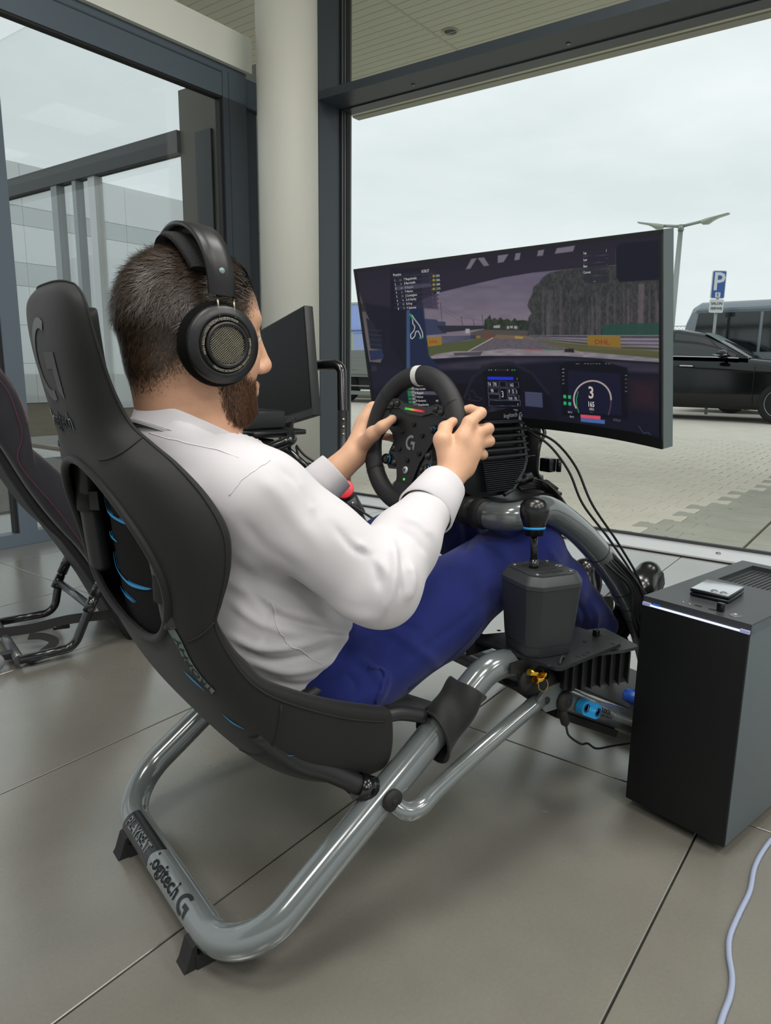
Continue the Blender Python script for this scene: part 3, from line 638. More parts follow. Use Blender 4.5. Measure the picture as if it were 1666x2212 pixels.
# ---- white clad wing of the showroom seen through the entrance
wg = thing('showroom_wing', 'white panel-clad wing of the building seen through the entrance glass', 'building', B(12, 20, ZG))
Mwh = mat('cladding_white', '#dfe3e4', 0.5); Mgb = mat('cladding_grey', '#b9bfc2', 0.5)
zs = [0.0, 0.9, 1.75, 2.6, 3.1, 3.9, 4.3, 5.2]
for i in range(7):
    for j in range(5):
        mb = MB(); bbox(mb, 6.0+j*2.6, 8.59+j*2.6, 16.5, 16.6, ZG+zs[i]+0.006, ZG+zs[i+1]-0.006); mb.build('cladding_panel', Mgb if i in (3, 5) else Mwh, wg)
mb = MB(); bbox(mb, 6.0, 18.9, 16.6, 24, ZG, 5.15); mb.build('wall', Mgb, wg)
mb = MB(); bbox(mb, 8.4, 9.3, 13.6, 14.4, ZG, 3.0); tag(mb.build('white_kiosk', Mwh), 'tall white sign pylon outside the entrance', 'pylon')
# ================================================================== the racing cockpit
VC = 1.06
M_ft = mat('frame_grey_paint', '#646a6a', 0.18, 0.15, coat=0.7, spec=0.6)
M_fab = mat('seat_fabric_black', '#0e0e0e', 0.68, 0, 0.2, 900, 0.08, 8, 0.4, sheen=0.06)
M_fab2 = mat('seat_mesh_black', '#0c0c0c', 0.9, 0, 0.4, 1200, 0.1, 30, 0.2)
M_blk = mat('black_powder_coat', '#1a1b1b', 0.45, 0.1, 0.06, 700)
M_blkg = mat('black_gloss_plastic', '#0e0f10', 0.2, 0, spec=0.5)
M_rub = mat('black_rubber', '#121212', 0.75)
M_blue = mat('trim_blue', '#1e8ec9', 0.5)
M_steel = mat('steel', '#9a9c9c', 0.3, 0.9)
M_grt = mat('strip_grey', '#5c6b6c', 0.5)
ck = thing('racing_cockpit', 'grey tube racing simulator cockpit with black fabric bucket seat', 'racing cockpit', (0.36, VC, 0))
RT = 0.0255
def mir(p): p = V(p); return V((p.x, 2*VC-p.y, p.z))
hoopR = [(0.36, VC, 0.047), (0.36, 0.80, 0.047), (0.865, 0.80, 0.404), (1.02, 0.80, 0.284), (1.50, 0.80, 0.03)]
hp = fillet([mir(p) for p in hoopR[:0:-1]]+[V(hoopR[0])]+[V(p) for p in hoopR[1:]], [0.2, 0.085, 0.105, 0, 0.105, 0.085, 0.2], 12)
mb = MB(); mb.tube(hp, RT, 28); fr_ = mb.build('seat_hoop', M_ft, ck)
# front arches carrying the wheel deck
arc = [(0.985, 0.622), (1.07, 0.622), (1.155, 0.577), (1.237, 0.515), (1.31, 0.447), (1.371, 0.378), (1.428, 0.299), (1.48, 0.20), (1.53, 0.09), (1.56, 0.035)]
for s in (0, 1):
    P_ = [V((u, 0.88 if s == 0 else 1.24, z)) for u, z in arc]; sy = 1 if s == 0 else -1; v0 = P_[0].y; P_ = [V((0.972, v0+sy*0.065, 0.612)), V((0.975, v0+sy*0.035, 0.613)), V((0.992, v0+sy*0.008, 0.617)), V((1.025, v0, 0.622))]+P_[1:]
    mb = MB(); mb.tube(cr(P_, 7), 0.027, 26); a_ = mb.build('front_arch', M_ft, ck)
    for t in (0.50, 0.62, 0.66, 0.70) if s == 0 else ():
        path = cr(P_, 7); i = int(t*len(path)); d = (path[i+1]-path[i-1]).normalized(); mb = MB(); mb.lathe([(0.0272, -0.001), (0.028, -0.001), (0.028, 0.001), (0.0272, 0.001)], path[i], d, 26, cap=False); mb.build('cable_tie', M_rub, a_)
mb = MB(); mb.cyl((0.972, 0.935, 0.612), (0.972, 1.185, 0.612), 0.0275, seg=24); ct = mb.build('deck_cross_tube', M_blk, ck)
for v in (0.96, 1.0):
    mb = MB(); mb.cyl((0.972, v-0.012, 0.612), (0.972, v+0.012, 0.612), 0.0295, seg=24); mb.build('tube_collar', M_rub, ct)
mb = MB(); mb.tube(fillet([(1.50, 0.80, 0.035), (1.56, 0.80, 0.03), (1.56, 1.32, 0.03), (1.50, 1.32, 0.035)], 0.03), 0.02, 14); mb.build('front_foot_bar', M_ft, ck)
# black joint sleeves, hinge brackets, braces
for s in (0, 1):
    f = (lambda p: V(p)) if s == 0 else mir
    sy = -1 if s == 0 else 1
    mb = MB(); mb.tube([f((0.915, 0.80, 0.365)), f((1.005, 0.80, 0.296))], 0.036, 24); mb.build('joint_sleeve', M_rub, ck)
    mb = MB(); mb.tube(cr([f(p) for p in ((0.612, 0.788, 0.232), (0.632, 0.765, 0.212), (0.662, 0.762, 0.210), (0.70, 0.766, 0.224), (0.80, 0.770, 0.258), (0.955, 0.775, 0.305))], 6), 0.0145, 18); mb.build('brace', M_ft, ck)
    mb = MB(); mb.lathe([(0.0175, 0), (0.0175, 0.006), (0.012, 0.010), (0.0, 0.010)], f((0.612, 0.774, 0.236)), (0, sy, 0), 24); mb.lathe([(0.006, 0.0102), (0.004, 0.0112), (0, 0.0112)], f((0.612, 0.774, 0.236)), (0, sy, 0), 12); mb.build('bolt_cap', M_rub, ck)
    mb = MB(); mb.prism([(-0.055, 0.012), (-0.03, 0.03), (0.02, 0.03), (0.035, 0.005), (0.02, -0.022), (-0.03, -0.018)], -0.003, 0.003, (f((0.985, 0.766, 0.300)), V((1, 0, 0)), V((0, 0, 1)), V((0, 1, 0)))); mb.build('hinge_plate', M_ft, ck)
    mb = MB(); mb.lathe([(0.019, 0), (0.019, 0.008), (0.013, 0.013), (0, 0.013)], f((1.002, 0.764, 0.292)), (0, sy, 0), 22); mb.lathe([(0.0065, 0.0132), (0.004, 0.0145), (0, 0.0145)], f((1.002, 0.764, 0.292)), (0, sy, 0), 12); mb.build('bolt_cap', M_rub, ck)
    mb = MB(); mb.lathe([(0.006, 0), (0.006, 0.004), (0, 0.004)], f((0.955, 0.763, 0.306)), (0, sy, 0), 12); mb.build('screw', M_rub, ck)
    # quick-release clamp on the lower beam
    d = V((0.48, 0, -0.254)).normalized(); nrm = V((d.z, 0, -d.x)); nrm = -nrm if nrm.z < 0 else nrm
    o = f((1.085, 0.7725, 0.250)); Xd = d; Zd = V((0, sy, 0))
    pts = []
    for cx, a0 in ((0.019, -90), (-0.019, 90)):
        for k in range(9): a = math.radians(a0+22.5*k); pts.append((cx+0.0145*math.cos(a), 0.0145*math.sin(a)))
    mb = MB(); mb.prism(pts, 0.0, 0.016, (o, Xd, nrm, Zd)); q = shade_auto(mb.build('release_clamp', M_blue, ck), 40)
    for cx in (-0.021, 0.021):
        mb = MB(); mb.lathe([(0.0085, 0.0), (0.0085, 0.0015), (0.006, 0.0015), (0.005, -0.001), (0, -0.001)], o+Xd*cx+Zd*0.016, Zd, 16); mb.build('clamp_screw', mat('dark_blue_recess', '#0f2c56', 0.4), q)
    if s == 0:
        vs_, fs_ = text_mesh('TROPHY', 0.0095, (o+Zd*0.0162, Xd, nrm, Zd), 0.0008, True); mb = MB(); mb.add(vs_, fs_, False); mb.build('raised_lettering', mat('trim_blue_light', '#4fb2e4', 0.5), q)
        def wrap_beam(cx, cz):
            c0 = V((1.02, 0.80, 0.284))
            def fn(x, y, z):
                ang = (y+cz)/RT; return c0+d*(cx+x)+Zd*(math.cos(ang)*(RT+0.0004))+nrm*(math.sin(ang)*(RT+0.0004))
            return fn
        vs_, fs_ = text_mesh('UNLOCK', 0.013, None, 0.0003, True, wrap=wrap_beam(0.145, 0.006)); mb = MB(); mb.add(vs_, fs_, False)
        vs_, fs_ = text_mesh('TO ADJUST LENGTH', 0.007, None, 0.0003, wrap=wrap_beam(0.152, -0.004)); mb.add(vs_, fs_, False); mb.build('beam_lettering', mat('print_black', '#101214', 0.5), ck, fix=False)
        mb = MB(); fn = wrap_beam(0.113, 0.003); mb.add([fn(-0.004, 0.008, 0), fn(0.004, 0.008, 0), fn(0.0, -0.008, 0)], [(0, 1, 2)], False); mb.build('beam_arrow', M_blue, ck, fix=False)
# lower cross bar below the beams
mb = MB(); mb.cyl((1.13, 0.80, 0.205), (1.13, 1.32, 0.205), 0.016, seg=16); mb.build('cross_bar', M_blk, ck)
mb = MB(); mb.prism([(-0.10, -0.008), (0.13, -0.008), (0.13, 0.006), (-0.10, 0.006)], -0.018, 0.018, (V((1.10, 0.80, 0.208)), V((0.48, 0, -0.254)).normalized(), V((0.254, 0, 0.48)).normalized(), V((0, 1, 0)))); mb.build('under_rail', M_blk, ck)
# rubber saddle feet under the rear tube
for v in (1.215, 0.905):
    for s in (-1, 1):
        mb = MB(); c = V((0.36+s*0.028, v, 0)); prof = [(0.0, 0.0), (0.022, 0.0), (0.017, 0.008), (0.007, 0.038), (0.0, 0.042)]
        mb.prism([(s*x-s*0.006, z) for x, z in prof], -0.016, 0.016, (c, V((1, 0, 0)), V((0, 0, 1)), V((0, 1, 0)))); mb.build('rubber_foot', M_rub, ck)
    mb = MB(); mb.box((0.36, v, 0.012), (0.05, 0.038, 0.022)); mb.build('rubber_foot', M_rub, ck)
# stickers on the rear tube
def wrap_base(v0, rot, rad=0.0006):
    def fn(x, y, z):
        ang = math.radians(rot)+y/RT; return V((0.36-math.cos(ang)*(RT+rad), v0-x, 0.047+math.sin(ang)*(RT+rad)))
    return fn
mb = MB(); rows = []
for i in range(2):
    row = []
    for k in range(13): row.append(wrap_base(1.222-0.126*i, 48)((0.012 if (i and k > 6) else 0)*(k-6)/6, (k-6)/6*0.0255, 0))
    rows.append(row)
mb.grid(rows); pb = mb.build('black_label', mat('label_black', '#0c0d0e', 0.25), ck, fix=False)
vs_, fs_ = text_mesh('PLAYSEAT', 0.0235, None, 0.0004, True, wrap=wrap_base(1.160, 48, 0.0020), spacing=1.0); mb = MB(); mb.add(vs_, fs_, False); mb.build('label_lettering', mat('label_silver', '#9da3a4', 0.4, 0.4), pb, fix=False)
vs_, fs_ = text_mesh('logitech', 0.034, None, 0.0004, True, wrap=wrap_base(1.030, 48, 0.0016)); mb = MB(); mb.add(vs_, fs_, False); mb.build('tube_lettering', MATS.get('print_black') or mat('print_black', '#101214', 0.5), ck, fix=False)
def glogo(mbx, fn, R=1.0, th=0.24):
    # stylised letter G: open ring with a hooked bar
    n = 16; a0, a1 = math.radians(62), math.radians(285); ri = R*(1-th*1.5)
    for k in range(n):
        t0, t1 = a0+(a1-a0)*k/n, a0+(a1-a0)*(k+1)/n
        mbx.add([fn(R*math.cos(t0), R*math.sin(t0)), fn(R*math.cos(t1), R*math.sin(t1)), fn(ri*math.cos(t1), ri*math.sin(t1)), fn(ri*math.cos(t0), ri*math.sin(t0))], [(0, 1, 2, 3)], False)
    mbx.add([fn(0.05*R, 0.18*R), fn(0.92*R, 0.18*R), fn(0.92*R, -0.22*R), fn(0.05*R, -0.22*R)], [(0, 1, 2, 3)], False)
    mbx.add([fn(0.55*R, -0.22*R), fn(0.92*R, -0.22*R), fn(0.92*R, -0.95*R), fn(0.55*R, -0.72*R)], [(0, 1, 2, 3)], False)
mb = MB(); wb = wrap_base(0.950, 48, 0.0014); glogo(mb, lambda x, y: wb(x, y, 0), 0.017); mb.build('tube_emblem', MATS['print_black'], ck, fix=False)

# ---------------------------------------------------------------- seat shell
ST = [((.240, .992), (.256, .985), .082), ((.227, .970), (.258, .965), .122), ((.228, .92), (.266, .92), .129), ((.237, .86), (.284, .86), .124), ((.247, .81), (.304, .815), .128), ((.256, .78), (.322, .79), .156),
      ((.262, .75), (.340, .765), .197), ((.27, .71), (.365, .725), .226), ((.28, .66), (.383, .68), .241), ((.292, .61), (.383, .63), .241), ((.308, .55), (.372, .585), .233), ((.33, .49), (.366, .558), .229),
      ((.36, .42), (.385, .51), .241), ((.40, .35), (.412, .475), .256), ((.46, .275), (.462, .445), .262), ((.53, .222), (.54, .405), .262), ((.60, .197), (.60, .380), .262), ((.66, .195), (.634, .368), .258)]
def seat_S(s, t):
    # s 0..1 along the seat, t -1 (driver's right) .. 1 (left)
    x = s*(len(ST)-1); i = min(int(x), len(ST)-2); f = x-i
    def ci(k0):
        g = lambda j: ST[max(0, min(len(ST)-1, j))]
        p0, p1, p2, p3 = [k0(g(i+d)) for d in (-1, 0, 1, 2)]
        return 0.5*((2*p1)+(p2-p0)*f+(2*p0-5*p1+4*p2-p3)*f*f+(3*p1-p0-3*p2+p3)*f**3)
    cu, cz, eu, ez, w_ = ci(lambda q: q[0][0]), ci(lambda q: q[0][1]), ci(lambda q: q[1][0]), ci(lambda q: q[1][1]), ci(lambda q: q[2])
    a = abs(t); lat = w_*(1-(1-a)**2.0); k = a**2.6
    return V((cu+(eu-cu)*k, VC+math.copysign(lat, t), cz+(ez-cz)*k))
def seat_N(s, t, e=1e-3):
    a = seat_S(min(1, s+e), t)-seat_S(max(0, s-e), t); b = seat_S(s, min(1, t+e))-seat_S(s, max(-1, t-e)); n = a.cross(b)
    n = n.normalized()
    # outward = away from the sitter
    c = V((0.45, VC, max(0.45, min(0.9, seat_S(s, t).z+0.12))))
    if n.dot(seat_S(s, t)-c) < 0: n = -n
    return n
NS, NT = 100, 56
HC, HWv, HHz = 0.622, 0.188, 0.133            # opening in the rear skin: centre height, half width, half height
SHC = min(range(100, 320), key=lambda k: abs(seat_S(k/400, 0).z-HC))/400
def hole_f(p):
    zz = (p.z-HC)/HHz; q = (p.y-VC)/(HWv*(1.0-0.12*zz)); return math.sqrt(q*q+zz*zz)
outer = [[seat_S(i/NS, -1+2*j/NT) for j in range(NT+1)] for i in range(NS+1)]
nrmS = [[seat_N(min(.999, max(.001, i/NS)), max(-.985, min(.985, -1+2*j/NT))) for j in range(NT+1)] for i in range(NS+1)]
def thick(t): return 0.050-0.018*abs(t)**3
inner = [[outer[i][j]-nrmS[i][j]*thick(-1+2*j/NT) for j in range(NT+1)] for i in range(NS+1)]
idx = {}; vs_ = []; fs_ = []
keep = [[True]*NT for _ in range(NS)]
inside = [[hole_f(outer[i][j]) < 1.0 and i/NS < 0.75 for j in range(NT+1)] for i in range(NS+1)]
for i in range(NS):
    for j in range(NT):
        if inside[i][j] and inside[i+1][j] and inside[i][j+1] and inside[i+1][j+1]: keep[i][j] = False
pos = [[outer[i][j].copy() for j in range(NT+1)] for i in range(NS+1)]
bnd = set()
for i in range(NS+1):
    for j in range(NT+1):
        adj = [keep[a][b] for a in (i-1, i) for b in (j-1, j) if 0 <= a < NS and 0 <= b < NT]
        if adj and (not all(adj)) and any(adj):
            # slide the rim vertex along the surface onto the oval
            s0, t0 = i/NS, -1+2*j/NT; best = None
            for it in range(60):
                p = seat_S(s0, t0); q = hole_f(p)
                c_s, c_t = 0.59, 0.0
                k = 0.02*(1-q)
                s0 += (s0-SHC)*k*2.2; t0 += (t0-0.0)*k*2.2
            pos[i][j] = seat_S(max(0, min(1, s0)), max(-1, min(1, t0))); bnd.add((i, j))
mb = MB(); rows = pos
vs_ = [p for r in pos for p in r]; C_ = NT+1
fs_ = [(i*C_+j, i*C_+j+1, (i+1)*C_+j+1, (i+1)*C_+j) for i in range(NS) for j in range(NT) if keep[i][j]]
o2 = len(vs_); vs_ += [p for r in inner for p in r]
fs_ += [(o2+i*C_+j, o2+(i+1)*C_+j, o2+(i+1)*C_+j+1, o2+i*C_+j+1) for i in range(NS) for j in range(NT)]
for i in range(NS):
    for j in (0, NT): a, b = i*C_+j, (i+1)*C_+j; fs_.append((a, b, o2+b, o2+a))
for j in range(NT):
    for i in (0, NS): a, b = i*C_+j, i*C_+j+1; fs_.append((a, b, o2+b, o2+a))
mb.add(vs_, fs_, True); seat = mb.build('seat_shell', M_fab, ck)
sb_ = seat.modifiers.new('bevel', 'SUBSURF'); sb_.levels = 1; sb_.render_levels = 1
# hem round the opening
hem = []
for k in range(72):
    a = 2*PI*k/72; s0, t0 = SHC, 0.0; ds, dt = 0.19*-math.cos(a), 0.9*math.sin(a); lo, hi = 0.0, 1.0
    for it in range(22):
        m_ = (lo+hi)/2; p = seat_S(s0+ds*m_, t0+dt*m_)
        if hole_f(p) < 1: lo = m_
        else: hi = m_
    p = seat_S(s0+ds*lo, t0+dt*lo); hem.append(p+seat_N(s0+ds*lo, t0+dt*lo)*0.001)
mb = MB(); mb.tube(hem, 0.0062, 8, closed=True); mb.build('opening_hem', M_fab, seat)
def s_of_z(z): 
    return min(range(0, 400), key=lambda k: abs(seat_S(k/400, 0).z-z) if k/400 < 0.8 else 9)/400
# piping seams on the outer skin
def seam(name, st, r=0.0016, off=0.0003, m=M_rub):
    mb = MB(); mb.tube([seat_S(s, t)+seat_N(s, t)*off for s, t in st], r, 6); return mb.build(name, m, seat)
for sg in (-1, 1):
    seam('edge_seam', [(0.005+0.96*k/90, sg*0.955) for k in range(91)])
    seam('cross_seam', [(0.325-0.05*(k/20)**1.5, sg*(0.34+0.60*k/20)) for k in range(21)])
    seam('cross_seam', [(0.625+0.0*k, sg*(0.62+0.32*k/20)) for k in range(21)])
    seam('cross_seam', [(0.80, sg*(0.30+0.64*k/20)) for k in range(21)])
seam('crown_seam', [(0.004, -0.95+1.9*k/30) for k in range(31)])
# pixel -> seat surface lookup (used to lay the trims where the cloth carries them)
def proj(p):
    d = V(p)-EYE; z = d.dot(_c); return (IW/2+FPX*d.dot(_r2)/z, IH/2-FPX*d.dot(_u2)/z, z)
_cand = []
for i in range(0, 201):
    for j in range(0, 121):
        s, t = i/200, -1+2*j/120; p = seat_S(s, t); _cand.append((s, t, *proj(p)))
_ca = np.array(_cand)
def seat_at(x, y, surf='outer', rec=0.0):
    d2 = (_ca[:, 2]-x)**2+(_ca[:, 3]-y)**2; m_ = d2 < 60
    if m_.any(): k = np.where(m_)[0]; k = k[np.argmin(_ca[k, 4]+d2[k]*1e-4)]
    else: k = np.argmin(d2)
    return _ca[k, 0], _ca[k, 1]
# raised gloss emblem and word on the back of the headrest
M_embl = mat('emblem_gloss', '#2a2827', 0.38, 0.0)
mb = MB(); sc_ = s_of_z(0.885)
def head_fn(zc, latc, off=0.0014):
    s0 = s_of_z(zc)
    def fn(x, y, z=0):
        # x to the right as read from behind (towards -v is right), y up
        zz = zc+y; s = s_of_z_f(zz); w_ = ST_w(s); lat = latc+x; q = max(-0.99, min(0.99, lat/w_)); t = math.copysign(1-math.sqrt(1-abs(q)), q); t = -t
        return seat_S(s, t)+seat_N(s, t)*(off+z)
    return fn
_zs = [(seat_S(k/1200, 0).z, k/1200) for k in range(0, 800)]
_za = np.array([z for z, _ in _zs][::-1]); _sa = np.array([s for _, s in _zs][::-1])
def s_of_z_f(z): return float(np.interp(z, _za, _sa))
def ST_w(s):
    x = s*(len(ST)-1); i = min(int(x), len(ST)-2); f = x-i; return ST[i][2]*(1-f)+ST[i+1][2]*f
hf = head_fn(0.893, 0.0); glogo(mb, lambda x, y: hf(x, y), 0.055, 0.17); mb.build('headrest_emblem', M_embl, seat, fix=False)
vs_, fs_ = text_mesh('logitech', 0.034, None, 0.0012, False, wrap=lambda x, y, z, f=head_fn(0.812, 0.0, 0.0015): f(x, y, z)); mb = MB(); mb.add(vs_, fs_, False); mb.build('headrest_lettering', mat('emblem_chrome', '#55585a', 0.1, 0.8), seat, fix=False)
# recessed support panel inside the opening with its blue bows
def panel_S(z, lat):
    return V((0.318+0.10*(0.70-z)*0.9+0.02*max(0, (0.6-z))+0.9*lat*lat, VC+lat, z))
mb = MB(); mb.grid([[panel_S(0.775-0.31*i/24, 0.118*(1-0.0*i)*(-1+2*j/16)) for j in range(17)] for i in range(25)]); mb.build('support_panel', M_fab2, seat)
_pa = [(0.775-0.31*i/300, 0.125*(-1+2*j/240)) for i in range(301) for j in range(241)]; _pq = np.array([proj(panel_S(*q))[:2] for q in _pa])
def panel_bow(pts, wd, name='blue_bow'):
    P_ = []
    for (x, y) in pts:
        k = np.argmin((_pq[:, 0]-x)**2+(_pq[:, 1]-y)**2); P_.append(panel_S(*_pa[k]))
    P_ = cr(P_, 8); P_ = [(P_[max(i-2, 0)]+P_[max(i-1, 0)]+P_[i]*2+P_[min(i+1, len(P_)-1)]+P_[min(i+2, len(P_)-1)])/6 for i in range(len(P_))]; n = len(P_); nn = V((-1, 0, -0.12)).normalized(); top = []; bot = []
    for i, p in enumerate(P_):
        t_ = (P_[min(i+1, n-1)]-P_[max(i-1, 0)]).normalized(); sd = nn.cross(t_).normalized(); wv = wd*math.sin(PI*(0.02+0.96*i/(n-1)))**0.8
        c = p+nn*0.0035; top.append(c+sd*wv/2); bot.append(c-sd*wv/2)
    mb = MB(); mb.grid([top, bot]); mb.grid([[p-nn*0.003 for p in bot], [p-nn*0.003 for p in top]]); return mb.build(name, M_blue, seat)
for pts, wd in (([(191, 1063), (212, 1090), (240, 1108), (264, 1124), (284, 1133)], 0.0058), ([(227, 1147), (243, 1157), (259, 1171)], 0.006), ([(227, 1192), (245, 1228), (280, 1257), (308, 1268), (330, 1272)], 0.0055), ([(256, 1264), (276, 1284), (297, 1302)], 0.0045)):
    panel_bow(pts, wd)
# tubes, straps behind the panel
for sg in (-1, 1):
    tb = [V((0.312+0.12*(0.70-z), VC+sg*(0.150+0.030*(0.75-z)/0.3), z)) for z in (0.77, 0.74, 0.68, 0.62, 0.58, 0.545)]
    mb = MB(); mb.tube(cr(tb, 5), 0.0175, 18); mb.build('backrest_tube', mat('tube_satin', '#2b2c2c', 0.35, 0.1), ck)
    for z in (0.60 if sg < 0 else 0.67,):
        c = V((0.312+0.12*(0.70-z), VC+sg*(0.150+0.030*(0.75-z)/0.3), z)); ring = [c+V((math.cos(a)*0.0185, math.sin(a)*0.0185*0.95, math.sin(a)*0.004)) for a in [2*PI*k/20 for k in range(21)]]
        mb = MB(); mb.ribbon(ring, (0, 0, 1), 0.034, 0.0022); mb.ribbon([c+V((-0.004, -sg*0.018, 0)), c+V((-0.008, -sg*0.035, 0.002)), c+V((0.0, -sg*0.055, 0.004))], (0, 0, 1), 0.030, 0.002); mb.build('hook_strap', M_rub, ck)
# grey strip with lettering below the opening, and the small blue accents along the lower back
def strip_on(pts, wd, name, m, off=0.0016):
    st = [seat_at(x, y) for x, y in pts]; P_ = [(seat_S(s, t)+seat_N(s, t)*off, seat_N(s, t)) for s, t in st]
    C2 = cr([p for p, _ in P_], 6); Nn = cr([n for _, n in P_], 6); rows = [[], []]
    for i, p in enumerate(C2):
        t_ = (C2[min(i+1, len(C2)-1)]-C2[max(i-1, 0)]).normalized(); n = Nn[i].normalized(); sd = n.cross(t_).normalized(); w_ = wd(i/(len(C2)-1)) if callable(wd) else wd
        rows[0].append(p+sd*w_/2); rows[1].append(p-sd*w_/2)
    mb = MB(); mb.grid(rows); return mb.build(name, m, seat, fix=False), C2, Nn
gs_, C2, Nn = strip_on([(358, 1342), (380, 1385), (405, 1428), (432, 1466), (458, 1494)], lambda f: 0.020-0.008*f, 'grey_strip', M_grt)
def strip_text(body, size, f0, f1):
    L = len(C2)-1
    def fn(x, y, z):
        f = f0+(f1-f0)*(x/size/3.6+0.5); f = max(0, min(1, f)); i = min(int(f*L), L-1); q = f*L-i; p = C2[i].lerp(C2[i+1], q); t_ = (C2[i+1]-C2[i]).normalized(); n = Nn[i].normalized(); sd = n.cross(t_)
        return p-sd*y+n*(0.0006+z)
    return text_mesh(body, size, None, 0.0003, True, wrap=fn)
vs_, fs_ = strip_text('TROPHY', 0.016, 0.95, 0.25); mb = MB(); mb.add(vs_, fs_, False); mb.build('strip_lettering', MATS['print_black'], seat, fix=False)
for pts, wd in (([(393, 1449), (412, 1470), (440, 1493)], 0.005), ([(478, 1541), (500, 1562), (525, 1575)], 0.004), ([(576, 1622), (605, 1632), (640, 1632)], 0.004)):
    strip_on(pts, lambda f, wd=wd: wd*math.sin(PI*(0.04+0.92*f)), 'blue_accent', M_blue, 0.002)
# hanging flap at the front of the seat bottom, and the seat's own front tubes
mb = MB()
mb.grid([[V((0.555+0.012*j, 0.815+0.07*i, 0.285-0.018*j-(0.012 if i in (0, 7) else 0.0))) for j in range(7)] for i in range(8)]); fo = mb.build('under_flap', M_fab2, seat); md = fo.modifiers.new('thick', 'SOLIDIFY'); md.thickness = 0.006
for sg in (0, 1):
    f = (lambda p: V(p)) if sg == 0 else mir
    mb = MB(); mb.tube(cr([f(p) for p in ((0.42, 0.84, 0.385), (0.48, 0.835, 0.318), (0.535, 0.83, 0.283), (0.592, 0.812, 0.243))], 6), 0.0155, 16); mb.build('seat_tube', M_blk, ck)
    mb = MB(); mb.cyl(f((0.578, 0.817, 0.250)), f((0.602, 0.809, 0.237)), 0.021, seg=18); mb.build('tube_clamp', M_blkg, ck)
    mb = MB(); mb.tube(cr([f(p) for p in ((0.60, 0.815, 0.352), (0.65, 0.812, 0.352), (0.70, 0.806, 0.335))], 6), 0.0115, 14); mb.build('seat_tube', M_blk, ck)
    # fabric sleeve pulled over the hoop
    d = V((0.505, 0, 0.357)).normalized(); c0 = f((0.715, 0.80, 0.298)); n1 = V((-d.z, 0, d.x)); n2 = V((0, -1 if sg == 0 else 1, 0)); rows = []
    for i in range(15):
        q = i/14; row = []
        for k in range(28):
            a = 2*PI*k/28; slant = 0.016*math.cos(a)*(1-q)*1.2-0.010*math.cos(a)*q; rr_ = 0.0345+0.0035*math.sin(3*a+5*q)*(0.4+q)+0.006*(1-q)**3*(1 if math.sin(a) > 0 else 0.4)+0.002*math.sin(9*q+a)
            row.append(c0+d*(0.105*q+slant)+n1*(math.cos(a)*rr_)+n2*(math.sin(a)*rr_))
        rows.append(row)
    mb = MB(); mb.grid(rows, closed_u=True); so = mb.build('tube_sleeve', M_fab, ck); md = so.modifiers.new('thick', 'SOLIDIFY'); md.thickness = 0.003; md = so.modifiers.new('sub', 'SUBSURF'); md.levels = 1; md.render_levels = 1
    mb = MB(); mb.tube(rows[0], 0.0028, 6, closed=True); mb.build('sleeve_hem', M_fab, so)
    # webbing from the seat side to the sleeve
    mb = MB(); rows = []
    for i in range(6):
        q = i/5; rows.append([f((0.645+0.08*q, 0.815-0.006*math.sin(PI*q), 0.362-0.012*q-0.012*math.sin(PI*q))), f((0.655+0.08*q, 0.86+0.02*q, 0.345-0.012*q)), f((0.66+0.09*q, 0.95, 0.315+0.0*q)), f((0.66+0.09*q, VC, 0.30))])
    mb.grid(rows); wo = mb.build('seat_front_panel', M_fab, ck); md = wo.modifiers.new('thick', 'SOLIDIFY'); md.thickness = 0.004
# ================================================================== steering wheel and wheel base
Wc = V((0.876, VC, 0.752)); tl = math.radians(9.6); Uw = V((math.sin(tl), 0, math.cos(tl))); Nw = V((-math.cos(tl), 0, math.sin(tl))); Xw = V((0, -1, 0))
rt_ = Matrix.Rotation(math.radians(-3.0), 3, Nw); Uw = rt_ @ Uw; Xw = rt_ @ Xw
def wp(x, y, z=0.0): return Wc+Xw*x+Uw*y+Nw*z
FW = (Wc, Xw, Uw, Nw)
M_lea = mat('wheel_leather', '#19191b', 0.62, 0, 0.15, 900, 0.05, 30)
M_plate = mat('wheel_plate', '#0f0f11', 0.5, 0.2, 0.04, 600)
sw = thing('steering_controller', 'black leather racing wheel with white top mark on a ribbed direct drive base', 'steering wheel', Wc)
NR = 96; rows = []
for i in range(NR):
    a = 2*PI*i/NR; er = V((0, 0, 0)); R0 = 0.1235; row = []
    d = Xw*math.cos(a)+Uw*math.sin(a)
    deg = math.degrees(a) % 360; grip = 0.0
    for g in (28, 152): grip = max(grip, math.exp(-((deg-g)/16)**2))
    for k in range(18):
        b = 2*PI*k/18; rx = 0.0190+0.0018*grip; rz = 0.0175
        row.append(Wc+d*(R0+rx*math.cos(b))+Nw*(rz*math.sin(b)))
    rows.append(row)
mb = MB(); mb.grid(rows, closed_u=True, closed_v=True); rim = mb.build('rim', M_lea, sw)
# white centre mark and stitched joints
a0, a1 = math.radians(92.5), math.radians(99.5); rows = []
for i in range(5):
    a = a0+(a1-a0)*i/4; d = Xw*math.cos(a)+Uw*math.sin(a); rows.append([Wc+d*(0.1235+0.0194*math.cos(2*PI*k/18))+Nw*(0.0179*math.sin(2*PI*k/18)) for k in range(18)])
mb = MB(); mb.grid(rows, closed_u=True); mb.build('centre_mark', mat('white_leather', '#c9c9c4', 0.5), rim)
for deg in (38, 142, 218, 322):
    a = math.radians(deg); d = Xw*math.cos(a)+Uw*math.sin(a); td = Nw.cross(d); mb = MB(); mb.lathe([(0.0196, -0.0006), (0.0200, 0), (0.0196, 0.0006)], Wc+d*0.1235, td, 20, cap=False); mb.build('stitch_joint', M_rub, rim)
